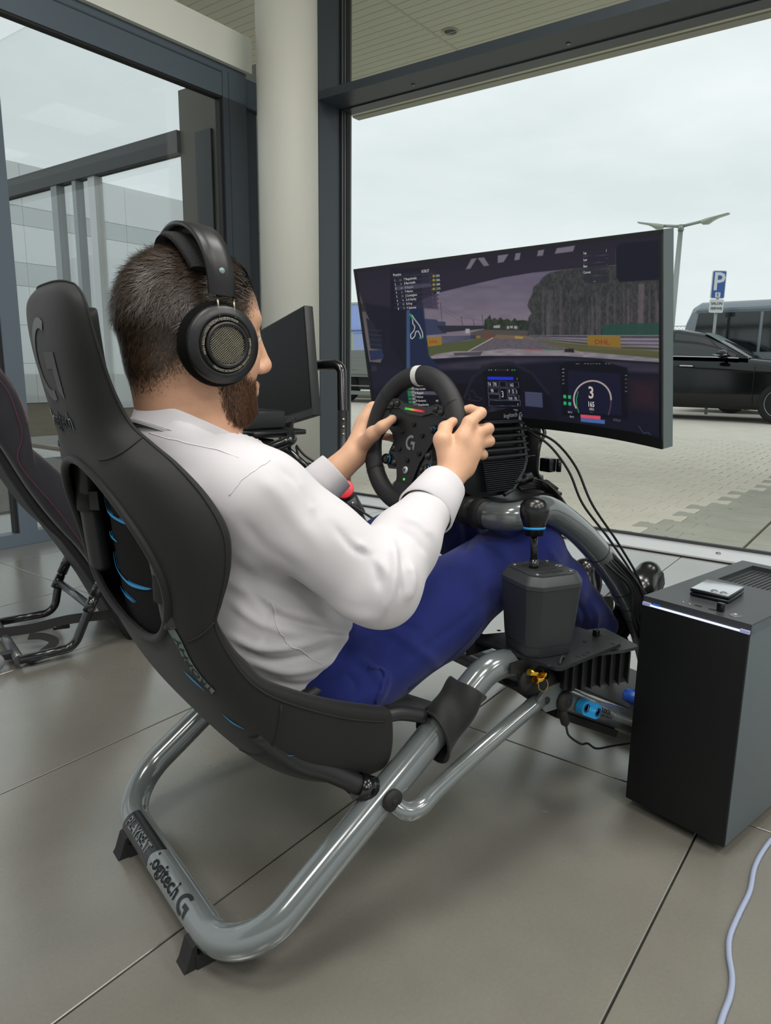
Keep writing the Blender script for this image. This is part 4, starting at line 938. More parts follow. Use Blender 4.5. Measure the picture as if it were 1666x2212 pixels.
# hub plate with spokes
plate = [(-.088, .050), (-.050, .056), (-.02, .047), (.02, .047), (.050, .056), (.088, .050), (.092, .022), (.062, .004), (.036, -.040), (.024, -.078), (.024, -.092), (-.024, -.092), (-.024, -.078), (-.036, -.040), (-.062, .004), (-.092, .022)]
mb = MB(); mb.prism(plate, -0.006, 0.002, FW); hub = mb.build('hub_plate', M_plate, sw)
for sx in (-1, 1):
    mb = MB(); mb.prism([(sx*.080, .050), (sx*.112, .040), (sx*.118, .010), (sx*.112, -.02), (sx*.088, .012)], -0.008, 0.004, FW); mb.build('spoke', M_lea, sw)
mb = MB(); mb.prism([(-.024, -.086), (.024, -.086), (.034, -.116), (-.034, -.116)], -0.008, 0.004, FW); mb.build('spoke', M_lea, sw)
top = [(-.090, .050), (-.086, .070), (-.058, .074), (-.034, .066), (.034, .066), (.058, .074), (.086, .070), (.090, .050), (.050, .056), (.02, .047), (-.02, .047), (-.050, .056)]
mb = MB(); mb.prism(top, -0.008, 0.006, FW); tpod = mb.build('upper_pod', mat('pod_plastic', '#141416', 0.4), sw)
nb = 14
for i in range(nb):
    f0, f1 = i/nb, (i+1)/nb; colr = [('#28c840'), ('#35c53a'), ('#4cc236'), ('#74bf34'), ('#a2b832'), ('#c9a030'), ('#dd7a34'), ('#e85a38'), ('#ee443c'), ('#ee3a3e'), ('#e8343e'), ('#dc2e3a'), ('#b82430'), ('#8a1a24')][i]
    mb = MB(); mb.prism([(-.030+.060*f0, .0545), (-.030+.060*f1, .0545), (-.030+.060*f1, .0585), (-.030+.060*f0, .0585)], 0.006, 0.0072, FW); mb.build('rev_light', emis('rev_%d' % i, colr, 0.9), tpod)
def button(x, y, r, z=0.006, m=None, par=None, ring=True):
    mb = MB(); mb.lathe([(r*1.25, 0), (r*1.25, 0.0022), (r*1.02, 0.0028), (r*0.98, 0.001), (r*0.9, 0.001), (r*0.86, 0.004), (r*0.5, 0.0055), (0, 0.0058)], wp(x, y, z), Nw, 20); return mb.build('button', m or M_blkg, par or sw)
M_btn = mat('button_black', '#232427', 0.3)
for (x, y, par, z) in ((-.074, .060, tpod, .006), (-.058, .064, tpod, .006), (.058, .064, tpod, .006), (.074, .060, tpod, .006), (-.078, .036, hub, .002), (-.080, .021, hub, .002)): button(x, y, 0.0058, z, M_btn, par)
for sx in (-1, 1):
    mb = MB(); mb.lathe([(0.0085, 0.0), (0.0085, 0.003), (0.0055, 0.004), (0.0064, 0.008), (0.005, 0.0095), (0, 0.0095)], wp(sx*.062, .027, .002), Nw, 18); js = mb.build('thumb_stick', M_blkg, hub)
    mb = MB(); mb.lathe([(0.0066, 0.0052), (0.0068, 0.0062), (0.0066, 0.0070)], wp(sx*.062, .027, .002), Nw, 18, cap=False); mb.build('blue_ring', M_blue, js)
    # lower pods with rotary
    pod = [(sx*.040, -.010), (sx*.058, -.012), (sx*.066, -.030), (sx*.070, -.055), (sx*.058, -.066), (sx*.030, -.062), (sx*.030, -.040)]
    mb = MB(); mb.prism(pod, -0.014, -0.002, FW); lp = mb.build('lower_pod', MATS['pod_plastic'], sw)
    button(sx*.052, -.024, 0.006, -0.002, M_btn, lp); button(sx*.044, -.052, 0.006, -0.002, M_btn, lp)
    mb = MB(); mb.lathe([(0.010, -0.006), (0.0105, 0.010), (0.009, 0.013), (0, 0.013)], wp(sx*.064, -.048, -.004), Nw, 18); rk = mb.build('rotary', M_blkg, lp)
    mb = MB(); mb.lathe([(0.0108, 0.006), (0.0108, 0.0085)], wp(sx*.064, -.048, -.004), Nw, 18, cap=False); mb.build('blue_ring', M_blue, rk)
for k in range(6):
    a = math.radians(90+60*k); mb = MB(); mb.lathe([(0.0046, 0), (0.0046, 0.0025), (0.003, 0.0032), (0.0022, 0.0012), (0, 0.0012)], wp(.035*math.cos(a), -.006+.035*math.sin(a), .002), Nw, 14); mb.build('hub_bolt', mat('bolt_black', '#1c1d20', 0.25, 0.6), hub)
mb = MB(); glogo(mb, lambda x, y: wp(x, y-.006, .0026), 0.0145); mb.build('hub_emblem', mat('emblem_grey', '#6d6d72', 0.4), hub, fix=False)
mb = MB(); mb.lathe([(0.0075, 0), (0.0075, 0.002), (0.005, 0.0035), (0, 0.004)], wp(0, -.060, .002), Nw, 20); hb = mb.build('home_button', mat('button_silver', '#b4b8ba', 0.3, 0.4), hub)
mb = MB()
for sg in (-1, 1): mb.prism([(-.0045, -.0009), (.0045, -.0009), (.0045, .0009), (-.0045, .0009)], 0, 0.0003, (wp(0, -.060, .0062), (Xw*math.cos(.8*sg)+Uw*math.sin(.8*sg)), (Uw*math.cos(.8*sg)-Xw*math.sin(.8*sg)), Nw))
mb.build('button_cross', M_rub, hb)
mb = MB(); mb.lathe([(0.0026, 0), (0.0022, 0.0012), (0, 0.0015)], wp(0, -.078, .002), Nw, 12); mb.build('power_light', emis('led_green', '#38e040', 1.2), hub)
for sx in (-1, 1):
    mb = MB(); mb.prism([(sx*.045, .035), (sx*.10, .052), (sx*.116, .045), (sx*.114, .012), (sx*.06, .0)], -0.040, -0.036, FW); mb.build('shift_paddle', mat('paddle_carbon', '#23292c', 0.3, 0.3), sw)
mb = MB(); mb.cyl(wp(0, 0, -.006), wp(0, 0, -.075), 0.032, 0.036, 28); mb.build('quick_release', M_blk, sw)
# base housing: rounded upright box, fine ribs low, bold fins high
tb_ = 0.0
BX0, BX1, BV0, BV1 = 0.945, 1.112, 0.985, 1.135
prof = [(0.945, 0.800), (1.075, 0.800), (1.092, 0.790), (1.112, 0.735), (1.120, 0.705), (1.114, 0.685), (1.085, 0.645), (1.06, 0.636), (0.985, 0.636), (0.958, 0.650), (0.942, 0.69), (0.938, 0.75)]
mb = MB(); mb.prism([(x, z) for x, z in prof], BV0+0.006, BV1-0.006, (V((0, 0, 0)), V((1, 0, 0)), V((0, 0, 1)), V((0, 1, 0)))); bh = mb.build('base_housing', mat('base_black', '#131416', 0.35, 0.2), sw)
for k in range(15):     # fine ribs on both sides
    z = 0.649+k*0.0042
    xe = np.interp(z, [0.645, 0.685, 0.705, 0.72], [1.082, 1.112, 1.117, 1.112]); xs = 1.0+0.0*k-(z-0.649)*0.25+0.002
    for (v, ) in ((BV0,), (BV1,)):
        mb = MB(); mb.box(((xs+xe)/2, v, z), (xe-xs, 0.016, 0.0019)); mb.build('rib', mat('rib_metal', '#33363a', 0.35, 0.5), bh)
for k in range(6):      # bold fins
    z = 0.719+k*0.0135; xe = np.interp(z, [0.705, 0.735, 0.79, 0.80], [1.117, 1.110, 1.090, 1.08])
    for sg, v in ((-1, BV0), (1, BV1)):
        mb = MB(); mb.box(((0.985+xe)/2-0.004, v+sg*0.004, z), (xe-0.985-0.012, 0.030, 0.0052), None, 0.001); mb.build('fin', mat('fin_metal', '#3a3d40', 0.3, 0.6), bh)
        mb = MB(); mb.box((xe-0.012, v+sg*0.009, z-0.004), (0.014, 0.024, 0.0035)); mb.build('fin_step', MATS['fin_metal'], bh)
for sg, v in ((-1, BV0), (1, BV1)):
    mb = MB(); mb.tube([V((x, v+sg*0.004, z)) for x, z in ((1.088, 0.796), (1.107, 0.735), (1.115, 0.705), (1.109, 0.686), (1.082, 0.648), (1.055, 0.638))], 0.0045, 8); mb.build('side_trim', mat('trim_satin', '#4a4e50', 0.35, 0.5), bh)
mb = MB(); mb.prism([(0.93, 0.796), (1.055, 0.812), (1.078, 0.806), (1.09, 0.79), (0.93, 0.78)], BV0-0.006, BV1+0.006, (V((0, 0, 0)), V((1, 0, 0)), V((0, 0, 1)), V((0, 1, 0)))); bc = mb.build('top_cover', mat('base_cover', '#0f1012', 0.3), sw)
vs_, fs_ = text_mesh('logitech', 0.0125, (V((1.060, BV0-0.0068, 0.798)), V((1, 0, 0.06)).normalized(), V((-0.06, 0, 1)).normalized(), V((0, -1, 0))), 0.0006); mb = MB(); mb.add(vs_, fs_, False); mb.build('cover_lettering', mat('print_light', '#8b949a', 0.4), bc, fix=False)
mb = MB(); glogo(mb, lambda x, y: V((1.105+x*0, BV0-0.0068, 0.8+y)) if False else V((1.050+x+0.040, BV0-0.0066, 0.7985+y)), 0.0048); mb.build('cover_emblem', MATS['print_light'], bc, fix=False)
# wheel deck on the cockpit
mb = MB(); mb.prism([(0.955, 0.955), (1.10, 0.945), (1.205, 0.955), (1.225, 0.985), (1.225, 1.135), (1.205, 1.165), (0.955, 1.165)], 0.626, 0.632, None); mb.build('wheel_deck', M_blk, ck)
for v in (0.972, 1.148):
    mb = MB(); mb.prism([(0.945, 0.625), (1.20, 0.625), (1.20, 0.60), (1.15, 0.565), (1.09, 0.575), (1.03, 0.60), (0.96, 0.60)], -0.002, 0.002, (V((0, v, 0)), V((1, 0, 0)), V((0, 0, 1)), V((0, 1, 0)))); mb.build('deck_bracket', mat('bracket_black', '#1c1e20', 0.4, 0.2), ck)
mb = MB(); mb.cyl((0.975, 0.965, 0.632), (0.975, 0.965, 0.640), 0.008, seg=6); mb.build('deck_nut', M_steel, ck)

# ================================================================== monitor
mq = dict(c=V((1.128, VC, 0.944)), yaw=0.129, pit=0.200, W=0.745, H=0.362, k=1.0)
_mr = V((math.sin(mq['yaw']), -math.cos(mq['yaw']), 0)); _mf = V((math.cos(mq['yaw']), math.sin(mq['yaw']), 0))
_mu = V((0, 0, 1))*math.cos(mq['pit'])-_mf*math.sin(mq['pit']); _mw = _mf*math.cos(mq['pit'])+V((0, 0, 1))*math.sin(mq['pit'])
def mon(s, t, off=0.0):       # s,t in metres from the centre, s to the right along the curve, t up; off towards the viewer
    a = s*mq['k']; R_ = 1/mq['k']; x = math.sin(a)*R_; d = (1-math.cos(a))*R_
    n_ = -_mw*math.cos(a)-_mr*math.sin(a)
    return mq['c']+_mr*x+_mu*t-_mw*d+n_*off
mo = thing('curved_monitor', 'wide curved black gaming monitor showing a racing game behind the wheel', 'monitor', mq['c'])
M_bez = mat('monitor_bezel', '#0d0e10', 0.4); M_mside = mat('monitor_side', '#5c6868', 0.45)
Wm, Hm = mq['W'], mq['H']
def shell(w_, h0, h1, o0, o1, n=40):
    rows = []
    for i in range(n+1):
        s = -w_/2+w_*i/n; rows.append([mon(s, h0, o0), mon(s, h1, o0), mon(s, h1, o1), mon(s, h0, o1)])
    m_ = MB(); m_.grid(rows, closed_u=True, smooth=False); m_.add(rows[0], [(3, 2, 1, 0)]); m_.add(rows[-1], [(0, 1, 2, 3)]); return m_
shell(Wm, -Hm/2, Hm/2, -0.024, -0.0015).build('housing', M_mside, mo)
for (w0, h0, h1) in ((Wm, Hm/2-0.006, Hm/2), (Wm, -Hm/2, -Hm/2+0.020)): shell(Wm, h0, h1, -0.003, 0.0012).build('bezel', M_bez, mo)
for sg in (-1, 1):
    rows = [[mon(sg*(Wm/2-0.006*i/2), -Hm/2, -0.003), mon(sg*(Wm/2-0.006*i/2), Hm/2, -0.003), mon(sg*(Wm/2-0.006*i/2), Hm/2, 0.0012), mon(sg*(Wm/2-0.006*i/2), -Hm/2, 0.0012)] for i in range(3)]
    m_ = MB(); m_.grid(rows, closed_u=True, smooth=False); m_.add(rows[0], [(0, 1, 2, 3)]); m_.add(rows[-1], [(0, 1, 2, 3)]); m_.build('bezel', M_bez, mo)
SW0, SW1, SH0, SH1 = -Wm/2+0.006, Wm/2-0.006, -Hm/2+0.020, Hm/2-0.006
# ---- the game picture, painted vertex by vertex on the display glass
GX, GY = 620, 290
S_ = np.linspace(SW0, SW1, GX+1); T_ = np.linspace(SH0, SH1, GY+1)
SS, TT = np.meshgrid(S_, T_)
aa = SS*mq['k']; RR = 1/mq['k']; off = -0.0002
xx = np.sin(aa)*RR; dd = (1-np.cos(aa))*RR
Pm = np.array(mq['c'])[None, None]+xx[..., None]*np.array(_mr)+TT[..., None]*np.array(_mu)-dd[..., None]*np.array(_mw)+(off*(-np.cos(aa)[..., None]*np.array(_mw)-np.sin(aa)[..., None]*np.array(_mr)))
Dv = Pm-np.array(EYE); Zc = Dv@np.array(_c); PX = IW/2+FPX*(Dv@np.array(_r2))/Zc; PY = IH/2-FPX*(Dv@np.array(_u2))/Zc
IMG = np.zeros(SS.shape+(3,)); IMG[:] = (24, 25, 36)
def z5(pts): return [(740+x/2.314, 470+y/2.314) for x, y in pts]
def inside_poly(pts, soft=0.7):
    pts = np.array(pts, float); x1, y1 = pts[:, 0], pts[:, 1]; x2, y2 = np.roll(x1, -1), np.roll(y1, -1); c = np.zeros(PX.shape, bool); dmin = np.full(PX.shape, 1e9)
    for a, b, d, e in zip(x1, y1, x2, y2):
        cond = ((b > PY) != (e > PY)); xi = (d-a)*(PY-b)/((e-b) if e != b else 1e-9)+a; c ^= cond & (PX < xi)
        L2 = max((d-a)**2+(e-b)**2, 1e-9); t = np.clip(((PX-a)*(d-a)+(PY-b)*(e-b))/L2, 0, 1); dmin = np.minimum(dmin, np.hypot(PX-a-t*(d-a), PY-b-t*(e-b)))
    return np.clip(0.5+np.where(c, dmin, -dmin)/(2*soft), 0, 1)
def paint(pts, col, alpha=1.0, soft=0.7):
    m_ = inside_poly(pts, soft)[..., None]*alpha; c = col if callable(col) else (lambda: np.array(col, float)); IMG[:] = IMG*(1-m_)+c()*m_
def stroke(pts, wd, col, alpha=1.0, closed=False):
    pts = list(pts)+([pts[0]] if closed else []); dmin = np.full(PX.shape, 1e9)
    for (a, b), (d, e) in zip(pts[:-1], pts[1:]):
        L2 = max((d-a)**2+(e-b)**2, 1e-9); t = np.clip(((PX-a)*(d-a)+(PY-b)*(e-b))/L2, 0, 1); dmin = np.minimum(dmin, np.hypot(PX-a-t*(d-a), PY-b-t*(e-b)))
    m_ = np.clip((wd/2-dmin)+0.5, 0, 1)[..., None]*alpha; IMG[:] = IMG*(1-m_)+np.array(col, float)*m_
def vnoise(sx, sy, seed=0, ox=0.0):
    r_ = np.random.default_rng(seed); g = r_.random((64, 64)); x = (PX/sx+ox) % 63; y = (PY/sy) % 63; i = x.astype(int); j = y.astype(int); fx = x-i; fy = y-j; fx = fx*fx*(3-2*fx); fy = fy*fy*(3-2*fy)
    return (g[j, i]*(1-fx)+g[j, i+1]*fx)*(1-fy)+(g[j+1, i]*(1-fx)+g[j+1, i+1]*fx)*fy
C3 = lambda a, b, f: np.array(a, float)*(1-f[..., None])+np.array(b, float)*f[..., None]
# roof header
paint(z5([(40, 250), (1640, 20), (1640, 330), (1370, 235), (1200, 250), (950, 275), (800, 300), (620, 340), (415, 405), (380, 470), (60, 420)]), (38, 34, 46), soft=3)
# windscreen: sky
sky = [(398, 412), (480, 376), (620, 341), (800, 300), (950, 275), (1200, 250), (1365, 236), (1590, 300), (1590, 720), (1130, 690), (820, 662), (560, 690), (440, 700), (410, 560)]
paint(z5(sky), lambda: C3((88, 82, 100), (112, 102, 114), np.clip((PY-585)/120, 0, 1))+(vnoise(26, 9, 3)[..., None]-0.5)*10)
# far left building, wood line, banks
paint(z5([(402, 505), (470, 510), (480, 520), (515, 520), (520, 580), (405, 590)]), (50, 56, 80)); paint(z5([(470, 540), (710, 540), (715, 555), (500, 575)]), (38, 40, 48))
tree = [(708, 560), (710, 510), (722, 505), (738, 485), (745, 510), (760, 500), (775, 512), (790, 497), (805, 512), (825, 505), (845, 518), (862, 502), (872, 515), (900, 512), (950, 520), (950, 575), (720, 572)]
paint(z5(tree), lambda: C3((30, 38, 32), (52, 60, 48), vnoise(5, 6, 4)))
paint(z5([(640, 575), (700, 560), (950, 565), (950, 600), (640, 610)]), (74, 68, 66)); paint(z5([(720, 570), (760, 590), (760, 605), (700, 605)]), (96, 60, 52))
for (x, y, w_, h_) in ((755, 540, 20, 12), (770, 538, 18, 14), (822, 542, 12, 14), (838, 541, 14, 12), (858, 542, 16, 14)): paint(z5([(x, y), (x+w_, y), (x+w_, y+h_), (x, y+h_)]), (140, 136, 140))
# right-hand trees with pale trunks
rt2 = [(925, 590), (930, 500), (945, 480), (925, 440), (935, 410), (950, 380), (955, 345), (985, 325), (1000, 300), (1040, 275), (1100, 262), (1200, 250), (1365, 240), (1590, 300), (1590, 600), (925, 600)]
paint(z5(rt2), lambda: C3((36, 38, 40), (66, 66, 64), np.clip(vnoise(4.5, 7, 5)*0.6+vnoise(2.2, 3, 6)*0.5-0.05, 0, 1)), soft=1.5)
r5 = random.Random(11)
for k in range(46):
    x = r5.uniform(975, 1585); w_ = r5.uniform(2, 9); y0 = r5.uniform(330, 470); paint(z5([(x, y0), (x+w_, y0), (x+w_*1.1, 590), (x-w_*.1, 590)]), (92, 84, 90), r5.uniform(0.2, 0.5), 1.6)
paint(z5([(1480, 330), (1510, 330), (1505, 590), (1475, 590)]), (104, 92, 98), 0.6, 2)
paint(z5([(1300, 535), (1590, 525), (1590, 592), (1300, 590)]), (36, 66, 56), 0.9)
# ground: grass, track, barriers, boards
paint(z5([(420, 640), (740, 600), (960, 600), (1590, 650), (1590, 730), (1130, 700), (430, 720)]), (72, 78, 50))
paint(z5([(600, 690), (755, 600), (935, 600), (1180, 680), (1300, 720), (600, 720)]), lambda: C3((80, 74, 82), (92, 86, 92), vnoise(3, 3, 8)))
stroke(z5([(622, 672), (690, 635), (752, 601)]), 1.6, (168, 162, 166)); stroke(z5([(930, 601), (1190, 672)]), 1.0, (150, 146, 150), 0.7)
paint(z5([(770, 585), (935, 592), (935, 604), (755, 602)]), (118, 96, 66), 0.7); paint(z5([(862, 592), (905, 596), (900, 606), (862, 604)]), (150, 126, 60))
for i in range(6):
    y0 = 592+i*7; paint(z5([(495, y0+3), (690, 588+i*2.2), (690, 590.2+i*2.2), (495, y0+6.5)]), (54, 60, 84) if i % 2 else (36, 40, 60))
paint(z5([(423, 598), (495, 596), (497, 636), (425, 645)]), (132, 104, 40)); paint(z5([(668, 590), (690, 589), (690, 602), (668, 604)]), (124, 100, 40))
for i in range(9):
    y0 = 588+i*8.5; paint(z5([(935, 588+i*2.6), (1225, y0-0.5*i), (1590, y0+i*0.9), (1590, y0+4.5+i*0.9), (1225, y0+4-0.5*i), (935, 590+i*2.6)]), (120, 114, 124) if i % 2 == 0 else (58, 56, 66))
paint(z5([(1224, 590), (1390, 592), (1392, 655), (1226, 648)]), (122, 96, 42)); paint(z5([(940, 612), (1590, 668), (1590, 690), (1180, 665)]), (80, 78, 54), 0.8)
paint(z5([(615, 556), (636, 556), (636, 578), (615, 578)]), (150, 148, 150))
for (x0, y0, y1) in ((490, 425, 520), (594, 495, 545), (653, 510, 548), (697, 485, 545)): stroke(z5([(x0, y0), (x0+8, y1)]), 1.0, (52, 48, 56))
stroke(z5([(490, 440), (596, 500), (697, 515)]), 0.5, (64, 60, 70), 0.8); stroke(z5([(490, 455), (596, 520)]), 0.5, (64, 60, 70), 0.7)
# bonnet
paint(z5([(436, 695), (470, 682), (560, 668), (700, 668), (820, 654), (960, 662), (1120, 664), (1300, 678), (1590, 705), (1590, 725), (1100, 690), (700, 690), (445, 708)]), lambda: C3((104, 98, 106), (134, 126, 130), vnoise(20, 4, 9)))
paint(z5([(905, 658), (1000, 660), (1010, 670), (920, 668)]), (150, 90, 96), 0.6); paint(z5([(1000, 660), (1070, 664), (1080, 672), (1010, 670)]), (86, 130, 104), 0.6)
paint(z5([(555, 676), (700, 670), (690, 690), (560, 690)]), (58, 54, 62), 0.8); paint(z5([(1115, 655), (1155, 655), (1160, 675), (1108, 672)]), (34, 32, 40))
# dashboard and pillars
dash = [(395, 410), (425, 600), (440, 705), (700, 690), (1100, 690), (1590, 722), (1590, 1110), (100, 1000), (60, 560), (330, 470)]
paint(z5([(440, 707), (700, 692), (1100, 692), (1590, 724), (1640, 1120), (800, 1040), (120, 940), (150, 800)]), (20, 22, 34))
paint(z5([(470, 735), (800, 700), (1100, 700), (1590, 735), (1590, 778), (1430, 770), (1100, 715), (900, 730), (700, 760), (480, 760)]), lambda: C3((44, 42, 54), (56, 52, 64), vnoise(30, 8, 12)), 0.9, 4)
paint(z5([(240, 255), (395, 250), (400, 410), (320, 470), (320, 760), (240, 640)]), (20, 21, 32), soft=2)
paint(z5([(320, 465), (403, 425), (420, 600), (432, 690), (470, 730), (500, 780), (320, 770)]), (27, 36, 60), soft=2); paint(z5([(320, 465), (336, 458), (338, 770), (320, 770)]), (62, 84, 118), 0.8, 1.5)
paint(z5([(398, 412), (480, 376), (480, 460), (425, 455), (400, 440)]), (58, 50, 68), 0.7, 2)
paint(z5([(80, 362), (120, 480), (180, 600), (205, 690), (190, 725), (135, 720), (110, 560)]), lambda: C3((70, 66, 72), (92, 84, 84), np.clip((PY-640)/80, 0, 1)))
paint(z5([(118, 500), (150, 520), (190, 600), (200, 660), (140, 655)]), (30, 34, 46)); paint(z5([(80, 420), (118, 440), (120, 470), (95, 470)]), (38, 34, 38), 0.8, 2)
for i in range(4): stroke(z5([(128, 560+i*24), (196, 566+i*24)]), 1.2, (58, 62, 78), 0.7)
paint(z5([(132, 665), (200, 660), (206, 705), (140, 715)]), (36, 44, 70)); paint(z5([(140, 745), (230, 740), (300, 760), (300, 830), (150, 860)]), (26, 28, 42), soft=3); paint(z5([(145, 740), (172, 740), (172, 768), (145, 768)]), (40, 40, 50))
paint(z5([(60, 265), (1620, 58), (1620, 130), (60, 330)]), (30, 30, 38), 0.55, 12)
# mirror block and banner letters on the header
paint(z5([(1368, 150), (1390, 130), (1590, 110), (1590, 310), (1385, 322), (1370, 300)]), (22, 23, 34), 1, 1.5); stroke(z5([(1366, 150), (1365, 300)]), 1.2, (62, 60, 72), 0.7)
for q in ([(645, 206), (672, 203), (640, 255), (616, 259)], [(676, 202), (708, 199), (734, 240), (707, 243)], [(776, 190), (830, 183), (806, 222), (777, 227)], [(866, 179), (891, 176), (885, 210), (859, 214)], [(978, 165), (1009, 160), (1002, 190), (973, 193)], [(1072, 153), (1163, 140), (1153, 169), (1061, 181)]): paint(z5(q), (104, 98, 108))
# timing board, lap board
paint(z5([(250, 285), (460, 262), (466, 450), (275, 465)]), (40, 40, 56), 0.5, 1)
paint(z5([(262, 345), (440, 328), (443, 345), (262, 364)]), (84, 80, 96), 0.6); paint(z5([(400, 400), (465, 392), (466, 450), (425, 455)]), (60, 54, 76), 0.5, 1)
for i in range(8): stroke(z5([(258, 297+i*22), (455+i, 280+i*22)]), 0.45, (84, 82, 98), 0.7)
paint(z5([(1200, 200), (1330, 190), (1332, 325), (1208, 325)]), (34, 34, 46), 0.6, 1)
for y0, y1 in ((194, 186), (228, 222), (262, 255), (292, 288)): stroke(z5([(1204, y0), (1332, y1)]), 0.5, (92, 88, 102), 0.8)
for i, y in enumerate((292, 313, 335, 357)): stroke(z5([(456, y), (457, y+0.1)]), 5.5, (150, 130, 40), 0.9); stroke(z5([(467, y-7), (468, y+7)]), 1.0, (60, 150, 80))
# track map
stroke(z5([(337, 485), (350, 500), (352, 530), (362, 545), (358, 565), (340, 585), (342, 603), (350, 606), (362, 592), (366, 572), (378, 566), (386, 580), (392, 600), (402, 600), (400, 575), (385, 540), (362, 510), (348, 488)]), 1.6, (196, 194, 190), 1, True); stroke(z5([(338, 484), (352, 505)]), 4, (40, 130, 80)); stroke(z5([(388, 602), (398, 600)]), 4, (40, 130, 80))
# standings list seen through the wheel
paint(z5([(320, 830), (700, 830), (700, 950), (330, 955)]), (14, 14, 20)); paint(z5([(325, 868), (560, 870), (560, 888), (327, 884)]), (74, 72, 88))
for i in range(6): paint(z5([(322+i*2, 848+i*17), (340+i*2, 848+i*17), (341+i*2, 861+i*17), (323+i*2, 861+i*17)]), (32, 110, 66)); paint(z5([(342+i*2, 848+i*17), (358+i*2, 848+i*17), (359+i*2, 861+i*17), (343+i*2, 861+i*17)]), (120, 124, 120))
# centre display
paint(z5([(640, 850), (700, 740), (820, 725), (930, 760), (1040, 900), (1080, 1040), (600, 1000)]), (16, 17, 26), 0.8, 5)
stroke(z5([(610, 900), (650, 800), (740, 735), (850, 728), (950, 780), (1030, 880)]), 6, (28, 30, 42), 0.9)
paint(z5([(705, 765), (885, 770), (893, 975), (715, 965)]), (12, 13, 22)); paint(z5([(725, 795), (855, 797), (855, 812), (726, 810)]), (32, 44, 190))
def rect(x0, y0, x1, y1): stroke(z5([(x0, y0), (x1, y0+1), (x1+1, y1), (x0+1, y1-1)]), 0.7, (128, 130, 142), 0.8, True)
for r_ in ((726, 820, 752, 846), (754, 820, 780, 846), (785, 818, 818, 848), (826, 822, 880, 850), (728, 852, 780, 878), (788, 852, 824, 912), (830, 856, 848, 882), (850, 856, 866, 882), (730, 882, 784, 908), (832, 888, 858, 912), (860, 888, 882, 914), (732, 914, 888, 942)): rect(*r_)
for x, c in ((733, (60, 170, 80)), (744, (60, 170, 80)), (765, (150, 130, 60)), (777, (60, 60, 70)), (789, (60, 60, 70)), (801, (60, 60, 70)), (813, (60, 60, 70)), (825, (180, 140, 60)), (848, (60, 170, 80)), (860, (60, 170, 80))): stroke(z5([(x, 762), (x+1, 762)]), 2.2, c)
stroke(z5([(630, 880), (640, 900), (630, 910), (680, 918), (700, 905), (670, 895), (650, 860), (640, 870)]), 0.8, (70, 74, 96), 0.7)
paint(z5([(912, 870), (998, 876), (1002, 950), (915, 942)]), (64, 68, 92))
for i in range(6): stroke(z5([(914, 882+i*11), (1000, 888+i*11)]), 0.7, (36, 38, 56))
# right display with the rev ring
paint(z5([(1085, 735), (1120, 718), (1290, 715), (1425, 752), (1428, 1010), (1100, 990)]), (15, 16, 24), 1, 2); paint(z5([(1128, 762), (1390, 782), (1396, 990), (1130, 970)]), (22, 23, 42), 1, 1.5)
ring = [(1250+93*math.cos(math.radians(a)), 908-92*math.sin(math.radians(a))*1.0) for a in range(208, -6, -6)]
stroke(z5(ring), 3.2, (168, 156, 150)); stroke(z5([(1343, 915), (1340, 950), (1330, 985)]), 2.6, (70, 58, 76))
stroke(z5([(1178, 870), (1170, 905), (1172, 945), (1182, 975)]), 1.6, (50, 150, 90)); paint(z5([(1190, 984), (1290, 992), (1290, 1010), (1191, 1002)]), (196, 72, 96)); paint(z5([(1191, 1003), (1312, 1012), (1312, 1032), (1192, 1020)]), (66, 96, 150))
for (x, y) in ((1112, 895), (1136, 897), (1113, 928), (1137, 931)): paint(z5([(x-8, y-9), (x+6, y-8), (x+7, y+9), (x-7, y+8)]), (44, 160, 100))
for i in range(5): stroke(z5([(1100, 757+i*18), (1108, 757.5+i*18)]), 1.2, (150, 148, 150)); stroke(z5([(1414, 788+i*20), (1422, 789+i*20)]), 1.2, (120, 118, 124))
for x in (1168, 1178, 1210, 1224, 1238, 1252, 1268, 1282, 1315, 1330): stroke(z5([(x, 730), (x+6, 731)]), 1.2, (120, 118, 124))
paint(z5([(1440, 810), (1580, 820), (1580, 970), (1440, 940)]), (46, 30, 36), 0.8, 14); stroke(z5([(1480, 1040), (1500, 1070), (1510, 1080), (1525, 1072), (1540, 1085)]), 1.0, (64, 96, 120), 0.8)
# build the display
def lin_arr(c): c = np.clip(c/255.0, 0, 1); return np.where(c <= 0.04045, c/12.92, ((c+0.055)/1.055)**2.4)
vv = Pm.reshape(-1, 3); me = bpy.data.meshes.new('display'); CC = GX+1
ii, jj = np.meshgrid(np.arange(GX), np.arange(GY)); a_ = (jj*CC+ii).ravel(); F_ = np.stack([a_, a_+1, a_+1+CC, a_+CC], 1).astype(np.int32)
me.vertices.add(len(vv)); me.vertices.foreach_set('co', vv.ravel().astype(np.float32)); me.loops.add(F_.size); me.loops.foreach_set('vertex_index', F_.ravel()); me.polygons.add(len(F_)); me.polygons.foreach_set('loop_start', np.arange(0, F_.size, 4, dtype=np.int32)); me.polygons.foreach_set('use_smooth', np.ones(len(F_), bool)); me.update(calc_edges=True)
ca = me.color_attributes.new('picture', 'FLOAT_COLOR', 'POINT'); colr = np.ones((len(vv), 4), np.float32); colr[:, :3] = lin_arr(IMG.reshape(-1, 3)); ca.data.foreach_set('color', colr.ravel())
md_ = bpy.data.materials.new('display_picture'); md_.use_nodes = True; t_ = md_.node_tree; b_ = t_.nodes['Principled BSDF']; at = t_.nodes.new('ShaderNodeVertexColor'); at.layer_name = 'picture'
